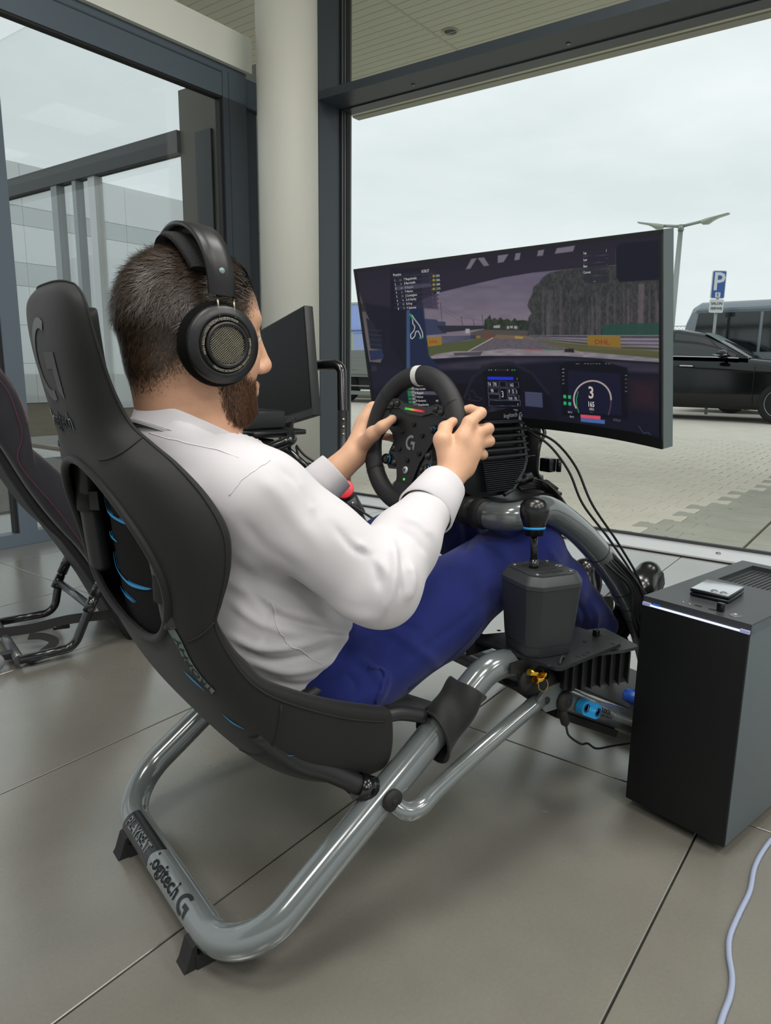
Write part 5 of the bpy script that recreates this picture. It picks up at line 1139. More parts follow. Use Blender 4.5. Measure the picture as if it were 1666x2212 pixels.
b_.inputs['Base Color'].default_value = (0.006, 0.006, 0.008, 1); b_.inputs['Roughness'].default_value = 0.42; b_.inputs['Specular IOR Level'].default_value = 0.12; t_.links.new(at.outputs['Color'], b_.inputs['Emission Color']); b_.inputs['Emission Strength'].default_value = 0.92
me.materials.append(md_); dsp = link('display', me, mo)
# crisp lettering on the display
def scr_at(x, y):
    d = (PX-x)**2+(PY-y)**2; k = np.unravel_index(np.argmin(d), d.shape); i, j = k
    i = min(max(i, 1), GY-1); j = min(max(j, 1), GX-1)
    A_ = np.array([[PX[i, j+1]-PX[i, j-1], PX[i+1, j]-PX[i-1, j]], [PY[i, j+1]-PY[i, j-1], PY[i+1, j]-PY[i-1, j]]])/2
    ds, dt = np.linalg.solve(A_, [x-PX[i, j], y-PY[i, j]]); return S_[j]+ds*(S_[1]-S_[0]), T_[i]+dt*(T_[1]-T_[0])
LET = {}
def stext(body, zx, zy, hpx, col='#c9c6c4', align='LEFT', bold=False, cond=0.8):
    x, y = 740+zx/2.314, 470+zy/2.314; s0, t0 = scr_at(x, y); d = (V(mon(s0, t0))-EYE).dot(_c); sz = hpx/2.314/FPX*d*1.36
    vs, fs = text_mesh(body, sz, None, 0.0, bold, align, wrap=lambda a, b, c: mon(s0+a*cond, t0+b, 0.0006)); LET.setdefault(col, MB()).add(vs, fs, False)
stext('Practice', 254, 288, 13); stext('0:58:27', 396, 270, 14)
names = ['T Boguslavskiy', 'E Barrichello', 'B Bagajski', 'F Hariou', 'J Cottingham', 'A A Harthy', 'R Frey', 'F Gehrsitz']; nums = [21, 10, 60, 21, 59, 46, 83, 79]; pct = ['25%', '20%', '68%', '21%', 'PIT', 'PIT', 'PIT', 'PIT']
for i in range(8):
    stext(str(i+1), 260+i*2.6, 315+i*20.2, 11); stext(str(nums[i]), 286+i*2.6, 313+i*20.2, 10, '#8d8a8c'); stext(names[i], 307+i*2.3, 309+i*20.5, 11.5, '#c9c6c4' if i != 2 else '#908d96'); stext('-', 438+i*2.6, 296+i*21, 10); stext(pct[i], 470-(2 if i > 3 else 0)+i*1.2, 292+i*21.3, 11, '#c9c6c4' if i < 5 else '#77747c')
for s_, y in (('Lap', 178), ('Last', 212), ('Best', 244), ('Current', 275)): stext(s_, 1206, y, 13)
stext('1', 1318, 166, 14); [stext('-', 1322, y, 9) for y in (202, 234, 266)]; stext('-.---', 1256, 318, 9)
for i, s_ in enumerate(('T Boguslavskiy', 'E Barrichello', 'B Bagajski', 'F Hariou', 'R Hardwick', 'T Boguslavskiy')): stext(s_, 360+i*2, 838+i*19.5, 11)
stext('PIT', 468, 917, 11); stext('+0:02', 498, 917, 11); stext('+129.5', 497, 938, 11)
for s_, x, y, h_ in (('74', 729, 834, 18), ('78', 757, 834, 18), ('165', 836, 837, 18), ('98', 742, 866, 18), ('3', 795, 884, 34), ('9', 832, 870, 19), ('5', 852, 870, 19), ('1', 869, 872, 19), ('0.00', 832, 903, 14), ('92', 863, 904, 14), ('0', 876, 934, 12), ('1', 872, 806, 12), ('BMW M', 742, 952, 8), ('BOSCH', 856, 962, 8)): stext(s_, x, y, h_, '#b9bac4', cond=0.7)
stext('3', 1229, 876, 62, '#b7ada4', bold=True, cond=0.95); stext('165', 1227, 932, 27, '#c9c4be', bold=True); stext('KPH', 1236, 957, 14, '#c9c4be'); stext('- - -', 1242, 972, 7); stext('74.1°C', 1128, 972, 9); stext('77.6°C', 1137, 995, 9); stext('BOSCH', 1356, 1010, 13, '#5d5c6e')
stext('DHL', 434, 622, 16, '#8a3028', bold=True, cond=1.2); stext('DHL', 1262, 622, 24, '#7a3228', bold=True, cond=1.5)
for i, (c, m_) in enumerate(LET.items()): m_.build('display_lettering', emis('letter_'+c[1:], c, 0.9), dsp, fix=False)
# stand pole
ps = V((1.215, VC+0.0, 0))
mb = MB(); mb.cyl((1.215, VC, 0.633), (1.215, VC, 0.93), 0.023, seg=24); mb.cyl((1.215, VC, 0.633), (1.215, VC, 0.655), 0.034, seg=24); mb.cyl((1.215, VC, 0.70), (1.215, VC, 0.703), 0.0236, seg=24); mb.build('stand_pole', M_blk, mo)
mb = MB(); mb.box(mon(0, 0, -0.045), (0.05, 0.11, 0.11), Matrix.Rotation(0.129, 3, 'Z'), 0.004); mb.tube([V((1.215, VC, 0.92)), mon(0, 0, -0.05)], 0.018, 12); mb.build('mount_plate', M_blk, mo)
mb = MB(); mb.box((1.232, 1.02, 0.682), (0.022, 0.03, 0.03), None, 0.003); mb.cyl((1.245, 1.0, 0.668), (1.245, 1.0, 0.697), 0.006, seg=10); mb.build('cable_clip', M_blkg, mo)
# ================================================================== gear shifter and its plate
sh = thing('gear_shifter', 'black H-pattern gear shifter with round knob and blue ring beside the driver', 'gear shifter', (0.945, 0.782, 0.405))
gcen = V((0.945, 0.782, 0)); gr_ = math.radians(-14); GX_ = V((math.cos(gr_), math.sin(gr_), 0)); GY_ = V((-math.sin(gr_), math.cos(gr_), 0)); ZZ = V((0, 0, 1))
# mounting plate belongs to the cockpit
pl = [(-0.072, -0.078), (-0.055, -0.092), (0.118, -0.052), (0.128, -0.040), (0.112, 0.048), (0.095, 0.055), (-0.058, 0.098), (-0.068, 0.092)]
pl = [V((0.899, 0.704, 0)), V((0.908, 0.697, 0)), V((1.079, 0.703, 0)), V((1.090, 0.712, 0)), V((1.086, 0.800, 0)), V((1.078, 0.812, 0)), V((0.888, 0.890, 0)), V((0.878, 0.882, 0))]
mb = MB(); mb.prism([(p.x, p.y) for p in pl], 0.398, 0.404, None); sp = mb.build('shifter_plate', mat('plate_black', '#202224', 0.42, 0.25, 0.05, 600), ck)
for (x, y) in ((1264, 1386), (1297, 1371), (1324, 1390), (1271, 1409), (1262, 1414), (1249, 1417), (1186, 1438), (1240, 1366), (1060, 1372), (1064, 1391), (1040, 1370), (1027, 1378), (1078, 1362)):
    p = pz(x, y, 0.4042); mb = MB(); mb.lathe([(0.0042, 0), (0.0036, 0.0003), (0, 0.0003)], p, seg=14); mb.build('plate_hole', mat('hole_dark', '#040405', 0.9), sp)
p = pz(1288, 1374, 0.404); mb = MB(); mb.box(p+V((0, 0, 0.006)), (0.010, 0.010, 0.012), None, 0.001); mb.build('cable_clip', M_blkg, sp)
p = pz(1213, 1429, 0.404); mb = MB(); mb.tube(cr([p+V((-.012, -.006, 0)), p+V((-.004, -.002, .007)), p+V((.006, .002, .007)), p+V((.013, .005, 0))], 5), 0.0022, 7); mb.build('tie_loop', M_rub, sp)
def octo(w_, c=0.30):
    h = w_/2; k = h*(1-c*1.15); return [(h, -k), (h, k), (k, h), (-k, h), (-h, k), (-h, -k), (-k, -h), (k, -h)]
lev = [(0.405, 0.094), (0.410, 0.096), (0.424, 0.098), (0.4245, 0.100), (0.440, 0.103), (0.520, 0.115), (0.526, 0.1165), (0.527, 0.118), (0.534, 0.117), (0.546, 0.104), (0.548, 0.100)]
rows = []
for z, w_ in lev:
    pts = octo(w_); row = []
    # round the eight corners a little
    for i in range(8):
        a, b, c = V((*pts[i-1], 0)), V((*pts[i], 0)), V((*pts[(i+1) % 8], 0)); d1 = (a-b).normalized()*0.007; d2 = (c-b).normalized()*0.007
        for q in (0, .5, 1): p = (b+d1)*(1-q)**2+b*2*q*(1-q)+(b+d2)*q*q; row.append(gcen+GX_*p.x+GY_*p.y+ZZ*z)
    rows.append(row)
mb = MB(); mb.grid(rows, closed_u=True); mb.add(rows[-1], [tuple(range(24))], False); mb.add(rows[0], [tuple(range(24))], False); shade_auto(mb.build('shifter_body', mat('shifter_plastic', '#25272a', 0.5, 0.05, 0.06, 900), sh), 22)
pts = octo(0.092, 0.3); mb = MB(); mb.prism(pts, 0.5478, 0.5495, (gcen, GX_, GY_, ZZ)); tp = mb.build('top_plate', mat('top_plate_metal', '#3c3e40', 0.35, 0.4), sh)
# H gate: slots
mb = MB()
def slot(x0, y0, x1, y1, w_=0.0055):
    d = V((x1-x0, y1-y0, 0)); L = d.length; d = d.normalized() if L > 1e-6 else V((1, 0, 0)); n = V((-d.y, d.x, 0)); out = []
    for cx, cy, a0 in ((x1, y1, -90), (x0, y0, 90)):
        for k in range(7): a = math.radians(a0+30*k); out.append((cx+d.x*w_*math.cos(a)+n.x*w_*math.sin(a), cy+d.y*w_*math.cos(a)+n.y*w_*math.sin(a)))
    mb.flat(out, 0.5498+0.00003*len(mb.f), (gcen, GX_, GY_, ZZ))
slot(0, -0.030, 0, 0.030)
for y in (-0.027, -0.009, 0.009, 0.027): slot(-0.019, y, 0.019, y, 0.0045)
mb.build('gate_slot', MATS['hole_dark'], tp, fix=False)
for x, y in ((0.034, 0.034), (-0.034, 0.034), (0.034, -0.034), (-0.034, -0.034)):
    mb = MB(); mb.lathe([(0.0036, 0), (0.0036, 0.0012), (0.002, 0.0015), (0.0015, 0.0004), (0, 0.0004)], gcen+GX_*x+GY_*y+ZZ*0.5495, seg=12); mb.build('screw', M_steel, tp)
mb = MB(); glogo(mb, lambda x, y: gcen+GX_*(0.036+y)+GY_*(0.0-x)+ZZ*0.5500, 0.0065); mb.build('plate_emblem', MATS['print_light'], tp, fix=False)
kt = pv(1155, 1107, 0.80); kb = V((gcen.x-0.012, gcen.y+0.008, 0.545)); kax = (kt-kb).normalized()
mb = MB(); mb.cyl(kb, kt-kax*0.02, 0.0062, seg=16); mb.cyl(kb-kax*0.002, kb+kax*0.02, 0.0085, 0.0075, 16); mb.build('shift_lever', M_blkg, sh)
mb = MB(); mb.lathe([(0.016, -0.040), (0.017, -0.029), (0.018, -0.0285), (0.020, -0.020), (0.0250, -0.005), (0.0258, 0.004), (0.024, 0.0145), (0.018, 0.022), (0.009, 0.0256), (0, 0.0262)], kt, kax, 28); kn = mb.build('shift_knob', mat('knob_satin', '#0c0c0d', 0.28), sh)
mb = MB(); mb.lathe([(0.0172, -0.0292), (0.0188, -0.0288), (0.0193, -0.025), (0.018, -0.0245)], kt, kax, 28, cap=False); mb.build('knob_ring', M_blue, kn)
# bracket below the plate
mb = MB(); mb.prism([(0.86, 0.398), (0.955, 0.398), (0.955, 0.383), (0.925, 0.375), (0.912, 0.352), (0.90, 0.345), (0.885, 0.352), (0.88, 0.375), (0.86, 0.38)], -0.002, 0.002, (V((0, 0.768, 0)), V((1, 0, 0)), V((0, 0, 1)), V((0, 1, 0)))); mb.build('plate_bracket', M_blk, ck)
mb = MB(); mb.prism([(0.862, 0.398), (0.955, 0.398), (0.955, 0.375), (0.862, 0.375)], -0.002, 0.002, (V((0, 0.875, 0)), V((1, 0, 0)), V((0, 0, 1)), V((0, 1, 0)))); mb.build('plate_bracket', M_blk, ck)
mb = MB(); mb.lathe([(0.0165, 0), (0.0165, 0.006), (0.011, 0.010), (0.004, 0.010), (0.003, 0.007), (0, 0.007)], (0.897, 0.766, 0.358), (0, -1, 0), 22); mb.build('bolt_cap', M_rub, ck)
# finned power unit bolted under the plate
fu = thing('finned_power_unit', 'black finned metal power unit under the shifter plate beside the computer tower', 'power supply', (1.08, 0.80, 0.30))
fc = pz(1280, 1420, 0.385); fA = [pz(1180, 1438, 0.388), pz(1344, 1435, 0.388), pz(1338, 1408, 0.388), pz(1200, 1400, 0.388)]
c0 = V((1.075, 0.752, 0)); ex = V((0.94, -0.34, 0)).normalized(); ey = V((0.34, 0.94, 0)).normalized()
mb = MB(); mb.prism([(-0.085, -0.040), (-0.03, -0.046), (0.03, -0.046), (0.062, -0.040), (0.066, -0.03), (0.058, 0.06), (-0.085, 0.06)], 0.386, 0.392, (c0, ex, ey, ZZ)); mb.build('lid', mat('unit_lid', '#2a2c2e', 0.4, 0.3), fu)
mb = MB(); mb.box(c0+ex*-0.015+ey*0.012+ZZ*0.352, (0.135, 0.085, 0.064), Matrix.Rotation(math.atan2(ex.y, ex.x), 3, 'Z')); mb.build('core', mat('unit_core', '#0b0b0c', 0.6), fu)
for k in range(7):
    x = -0.072+k*0.0195; mb = MB(); mb.prism([(-0.042, 0.384), (0.03, 0.384), (0.03, 0.330), (-0.02, 0.312+0.004*k), (-0.042, 0.322)], -0.0014, 0.0014, (c0+ex*x, ey, ZZ, ex)); mb.build('fin', mat('unit_fin', '#202123', 0.35, 0.5), fu)
# brass plugs hanging below
bp = thing('brass_plug_pair', 'pair of gold coloured metal plugs hanging under the shifter plate', 'plug', (0.93, 0.74, 0.36))
M_br = mat('brass', '#d8a83c', 0.18, 1.0)
a_ = pv(1143, 1452, 0.745); b_ = pv(1172, 1455, 0.745); mb = MB(); mb.cyl(a_, b_, 0.0052, seg=16); mb.cyl(b_, b_+(b_-a_)*0.25, 0.006, seg=16); mb.build('plug', M_br, bp)
a_ = pv(1157, 1468, 0.745); b_ = pv(1184, 1463, 0.745); mb = MB(); mb.tube([a_, a_+(b_-a_)*.6, b_], [0.0062, 0.005, 0.002], 16); mb.lathe([(0.0066, -0.001), (0.0075, 0), (0.0066, 0.001)], a_, (b_-a_), 16, cap=False); mb.build('plug', M_br, bp)
mb = MB(); mb.tube(cr([pv(1163, 1472, 0.745), pv(1165, 1488, 0.747), pv(1176, 1493, 0.75), pv(1184, 1480, 0.75), pv(1180, 1466, 0.748)], 5), 0.0012, 6); mb.build('wire_loop', mat('brass_wire', '#a08a5a', 0.35, 0.6), bp)
# ================================================================== computer tower
PR = math.radians(2.4); px_ = V((math.cos(PR), math.sin(PR), 0)); py_ = V((-math.sin(PR), math.cos(PR), 0)); pc0 = V((1.217, 0.543, 0))
Dp, Wp, Zb, Zt = 0.432, 0.206, 0.021, 0.457
pc = thing('computer_tower', 'dark grey computer tower with a lit white strip standing on the floor beside the cockpit', 'computer', pc0+px_*Dp/2+py_*Wp/2)
def pcp(x, y, z): return pc0+px_*x+py_*y+ZZ*z
RP = Matrix.Rotation(PR, 3, 'Z')
M_pcf = mat('tower_black', '#0c0d0e', 0.55, 0.0, 0.03, 900, spec=0.25); M_pcs = mat('tower_side_daylit', '#5b6467', 0.42, 0.25, 0.02, 900); M_pct = mat('tower_top', '#3b3e40', 0.42, 0.25, 0.03, 900)  # side colour is lightened to hold the window light falling on it
mb = MB(); mb.box(pcp(0.0015+0.002, Wp/2, (Zb+0.440)/2), (0.004, Wp-0.002, 0.440-Zb), RP, 0.0012); mb.build('front_panel', M_pcf, pc)
mb = MB(); mb.box(pcp(Dp/2+0.004, 0.0012, (Zb+Zt)/2), (Dp-0.006, 0.0024, Zt-Zb-0.004), RP, 0.0008); mb.build('side_panel', M_pcs, pc)
mb = MB(); mb.box(pcp(Dp/2+0.004, Wp-0.0012, (Zb+Zt)/2), (Dp-0.006, 0.0024, Zt-Zb-0.004), RP, 0.0008); mb.build('side_panel', M_pcs, pc)
mb = MB(); mb.box(pcp(Dp/2+0.006, Wp/2, (Zb+0.436)/2), (Dp-0.014, Wp-0.006, 0.436-Zb), RP); mb.build('chassis', mat('tower_inner', '#0a0a0b', 0.7), pc)
# top with recessed grille
gx0, gx1, gy0, gy1 = 0.235, 0.405, 0.035, 0.171
mb = MB(); Zt0 = 0.4365
for (x0, x1, y0, y1) in ((0.006, gx0, 0, Wp), (gx1, Dp, 0, Wp), (gx0, gx1, 0, gy0), (gx0, gx1, gy1, Wp)): mb.box(pcp((x0+x1)/2, (y0+y1)/2, (Zt0+Zt)/2), (x1-x0, y1-y0, Zt-Zt0), RP)
mb.build('top_panel', M_pct, pc)
mb = MB(); mb.box(pcp((gx0+gx1)/2, (gy0+gy1)/2, Zt-0.012), (gx1-gx0, gy1-gy0, 0.004), RP); gl_ = mb.build('vent_grille', M_pct, pc)
mb = MB()
for i in range(17):
    for j in range(13): mb.box(pcp(gx0+0.017+i*0.0087, gy0+0.012+j*0.0094, Zt-0.0098), (0.0052, 0.0048, 0.0006), RP)
tag(mb.build('vent_holes', MATS['hole_dark'], gl_), kind='stuff')
for (x, y) in ((0.012, 0.012), (0.012, 0.124)):
    mb = MB(); mb.lathe([(0.0035, 0), (0.003, 0.001), (0, 0.0012)], pcp(gx0+x, gy0+y, Zt-0.0098), seg=10); mb.build('screw', M_steel, gl_)
# glowing strip along the front top edge
mb = MB(); mb.box(pcp(0.006, Wp/2, 0.4415), (0.008, Wp-0.03, 0.003), RP); mb.build('light_bar', emis('strip_white', '#dfe4ff', 1.1), pc)
for y in (0.009, Wp-0.009): mb = MB(); mb.box(pcp(0.006, y, 0.4425), (0.010, 0.016, 0.006), RP); mb.build('light_end', mat('strip_end', '#aab0d8', 0.4), pc)
mb = MB(); mb.box(pcp(0.009, Wp-0.028, 0.443), (0.010, 0.014, 0.007), RP); mb.build('blue_lens', mat('lens_blue', '#2f72d8', 0.3), pc)
mb = MB(); mb.box(pcp(0.014, Wp/2, 0.445), (0.006, Wp-0.02, 0.014), RP); mb.build('strip_recess', mat('strip_recess', '#0c0d22', 0.4), pc)
# front ports on the top
mb = MB(); mb.lathe([(0.0105, 0), (0.0105, 0.0006), (0.0092, 0.0008), (0.009, 0.0003), (0, 0.0003)], pcp(0.032, 0.040, Zt), seg=24); mb.build('power_button', mat('button_grey', '#6e7376', 0.3, 0.5), pc)
for y in (0.082, 0.108):
    mb = MB(); mb.box(pcp(0.030, y, Zt+0.0001), (0.007, 0.013, 0.0006), RP); mb.build('usb_port', MATS['hole_dark'], pc)
for y in (0.125, 0.138):
    mb = MB(); mb.lathe([(0.0026, 0), (0.0026, 0.0005), (0.0014, 0.0006), (0, 0.0002)], pcp(0.030, y, Zt), seg=12); mb.build('audio_port', M_br, pc)
mb = MB(); mb.box(pcp(0.033, 0.068, Zt+0.008), (0.009, 0.012, 0.016), RP, 0.001); tag(mb.build('usb_dongle', M_blkg), 'tiny black wireless receiver plugged into the top of the computer tower', 'dongle')
for x in (0.05, Dp-0.05):
    for y in (0.04, Wp-0.04): mb = MB(); mb.lathe([(0.014, 0), (0.016, Zb)], pcp(x, y, 0), seg=16); mb.build('foot', M_rub, pc)
# folded phone on the tower
ph = thing('folded_phone', 'silver folded flip phone with two camera lenses lying on the computer tower', 'phone', pcp(0.12, 0.12, Zt))
q = [pz(x, y, Zt+0.016) for x, y in ((1490, 1268), (1531, 1247), (1611, 1268), (1572, 1293))]
pcx = (q[0]+q[1]+q[2]+q[3])/4; pxa = ((q[1]-q[0])+(q[2]-q[3])).normalized(); pya = ZZ.cross(pxa)
Lx = 0.0865; Ly = 0.0735; Rph = Matrix((pxa, pya, ZZ)).transposed()
for z in (Zt+0.0041, Zt+0.0118): mb = MB(); mb.box(V((pcx.x, pcx.y, z)), (Lx, Ly, 0.0068), Rph, 0.003); mb.build('body_half', mat('phone_edge', '#20262a', 0.3, 0.6), ph)
mb = MB(); mb.box(V((pcx.x, pcx.y, Zt+0.0154)), (Lx-0.003, Ly-0.003, 0.0008), Rph, 0.0003); gb = mb.build('glass_back', mat('phone_silver', '#b9bec2', 0.18, 0.5), ph)
for k in (0, 1):
    c = V((pcx.x, pcx.y, Zt+0.0158))-pxa*(Lx/2-0.013)+pya*(-Ly/2+0.015+0.017*k); mb = MB(); mb.lathe([(0.0068, 0), (0.0068, 0.0012), (0.0055, 0.0018), (0.0048, 0.001), (0, 0.001)], c, seg=20); mb.build('camera_lens', mat('lens_ring', '#9aa0a6', 0.2, 0.8), gb)
# ================================================================== cables
M_cab = mat('cable_black', '#101011', 0.5)
def cable(name, pts, r, label, m=None, group='cables', n=8):
    mb = MB(); mb.tube(cr(pts, n), r, 8); return tag(mb.build(name, m or M_cab), label, 'cable', group)
CB = 'cables hanging from the wheel base and monitor'
cable('cable', [V((1.13, 1.0, 0.772)), pv(1150, 930, 1.02), pv(1200, 955, 0.98), pv(1245, 1010, 0.96), pv(1280, 1090, 0.93), pv(1340, 1180, 0.90), pv(1388, 1270, 0.87), pv(1398, 1360, 0.86), V((1.40, 0.83, 0.10))], 0.0028, 'upper of the two thin black cables arcing out from behind the wheel base', group=CB)
cable('cable', [V((1.13, 1.0, 0.765)), pv(1145, 932, 1.02), pv(1190, 965, 0.98), pv(1230, 1020, 0.95), pv(1260, 1090, 0.93), pv(1320, 1170, 0.90), pv(1376, 1260, 0.87), pv(1392, 1350, 0.86), V((1.38, 0.83, 0.10))], 0.0028, 'lower of the two thin black cables arcing out from behind the wheel base', group=CB)
cable('cable', [mon(0.02, -0.15, -0.03), pv(1176, 930, 1.03), pv(1166, 960, 1.0), pv(1160, 1000, 1.0), pv(1163, 1028, 1.0), pv(1185, 1050, 0.99)], 0.0042, 'thick black cable dropping from the monitor into the cable clip', group=CB)
lbl = ['outermost', 'second', 'third', 'fourth', 'fifth', 'innermost']
r7 = random.Random(4)
for k in range(6):
    o_ = k*1.0
    pts = [V((1.10, 1.0-0.004*k, 0.655-0.002*k)), pv(1160+2*k, 1036+4*k, 0.985), pv(1200+3*k-2, 1058+6*k, 0.945), pv(1238+r7.uniform(-8, 8), 1105+7*k, 0.915), pv(1285-r7.uniform(0, 10), 1160+6*k, 0.885), pv(1342-3*k+r7.uniform(-3, 3), 1215+4*k, 0.845), pv(1378-3*k, 1275, 0.835), pv(1392-4*k, 1350+r7.uniform(-10, 10), 0.83), V((1.40+0.012*k, 0.84, 0.18)), V((1.46+0.02*k, 0.85, 0.02))]
    cable('cable', pts, 0.0032 if k % 2 else 0.0026, '%s cable of the bundle tied along the right-hand front tube' % lbl[k], group='bundle of cables tied to the front tube')
for k in range(5):
    pts = [pv(1240+6*k, 1115+9*k, 0.92-0.004*k), pv(1290+5*k, 1165+7*k, 0.88), pv(1350+3*k, 1225+6*k, 0.84), pv(1386+3*k, 1280+3*k, 0.833), pv(1398-4*k, 1345, 0.83), pv(1388+2*k-(6 if k % 2 else 0), 1420, 0.825), V((1.40+0.02*k, 0.83, 0.06))]
    cable('cable', pts, 0.003, '%s cable of the sheaf running down behind the computer tower' % lbl[k], group='sheaf of cables behind the tower')
mb = MB(); mb.tube([pv(1175, 1042, 0.975), pv(1180, 1045, 0.97), pv(1204, 1060, 0.95)], [0.0075, 0.009, 0.0065], 14); tag(mb.build('cable_plug', M_rub), 'ribbed black plug boot on the wheel base cable', 'plug')
mb = MB(); mb.tube([V((1.085, 0.99, 0.66)), pv(1145, 1030, 0.985)], [0.013, 0.0115], 16); tag(mb.build('cable_plug', M_blkg), 'fat black round plug leaving the wheel base', 'plug')
cable('cable', [pv(1212, 1498, 0.765), pv(1209, 1520, 0.762), pv(1215, 1535, 0.762), pv(1220, 1558, 0.765), pv(1224, 1572, 0.77), pv(1230, 1590, 0.775), pv(1255, 1607, 0.78), pv(1270, 1606, 0.785), pv(1290, 1617, 0.79), pv(1330, 1610, 0.80), pv(1400, 1600, 0.85)], 0.0022, 'thin black cable sagging from the blue clamp towards the tower', group='thin cable')
mb = MB(); mb.tube([pv(1213, 1532, 0.762), pv(1216, 1540, 0.762), pv(1221, 1560, 0.765), pv(1223, 1566, 0.768)], [0.004, 0.0085, 0.0085, 0.004], 12); tag(mb.build('ferrite_bead', M_rub), 'black ribbed ferrite bead on the thin cable below the blue clamp', 'ferrite bead')
# pale blue-grey cord on the floor at the right
cord = [pz(x, y, 0.0045) for x, y in ((1700, 1780), (1660, 1822), (1632, 1870), (1620, 1925), (1598, 1972), (1578, 2020), (1575, 2060), (1582, 2110), (1578, 2150), (1562, 2195), (1545, 2250))]
cable('floor_cord', cord, 0.0044, 'pale grey-blue cord snaking over the tiles in the right corner', mat('cord_grey', '#8d97ad', 0.35), 'floor cord')
# ================================================================== pedals of the near cockpit
pe = thing('pedal_set', 'black and silver pedal set under the driver\'s shoes at the front of the cockpit', 'pedals', (1.58, VC, 0))
mb = MB(); mb.box((1.60, VC, 0.045), (0.22, 0.36, 0.03), None, 0.004); mb.build('base_plate', M_blk, pe)
for v in (0.94, 1.06, 1.16):
    d = V((0.30, 0, 0.95)).normalized(); n = V((-d.z, 0, d.x)); o = V((1.585, v, 0.06))
    mb = MB(); mb.prism([(-0.012, 0), (0.012, 0), (0.012, 0.16), (-0.012, 0.16)], -0.004, 0.004, (o, V((0, 1, 0)), d, n)); ar = mb.build('pedal_arm', M_steel, pe)
    mb = MB(); mb.prism([(-0.036, 0.15), (0.036, 0.15), (0.036, 0.25), (-0.036, 0.25)], -0.002, 0.004, (o, V((0, 1, 0)), d, n)); mb.build('pedal_face', mat('pedal_aluminium', '#a9abab', 0.3, 0.8), ar)
mb = MB(); mb.prism([(0, 0), (0.10, 0), (0.16, 0.10), (0.02, 0.06)], -0.05, 0.05, (V((1.40, 0.83, 0.09)), V((1, 0, 0)), V((0, 0, 1)), V((0, 1, 0)))); mb.build('side_cover', mat('pedal_cover', '#3a3d3f', 0.25, 0.6), pe)
mb = MB(); mb.lathe([(0.0, 0), (0.014, 0), (0.016, 0.01), (0.016, 0.03), (0.012, 0.034), (0, 0.034)], pv(1352, 1500, 0.83), (0, -1, 0), 10); mb.build('adjuster_knob', mat('knob_blue', '#1d4fb0', 0.4), pe)
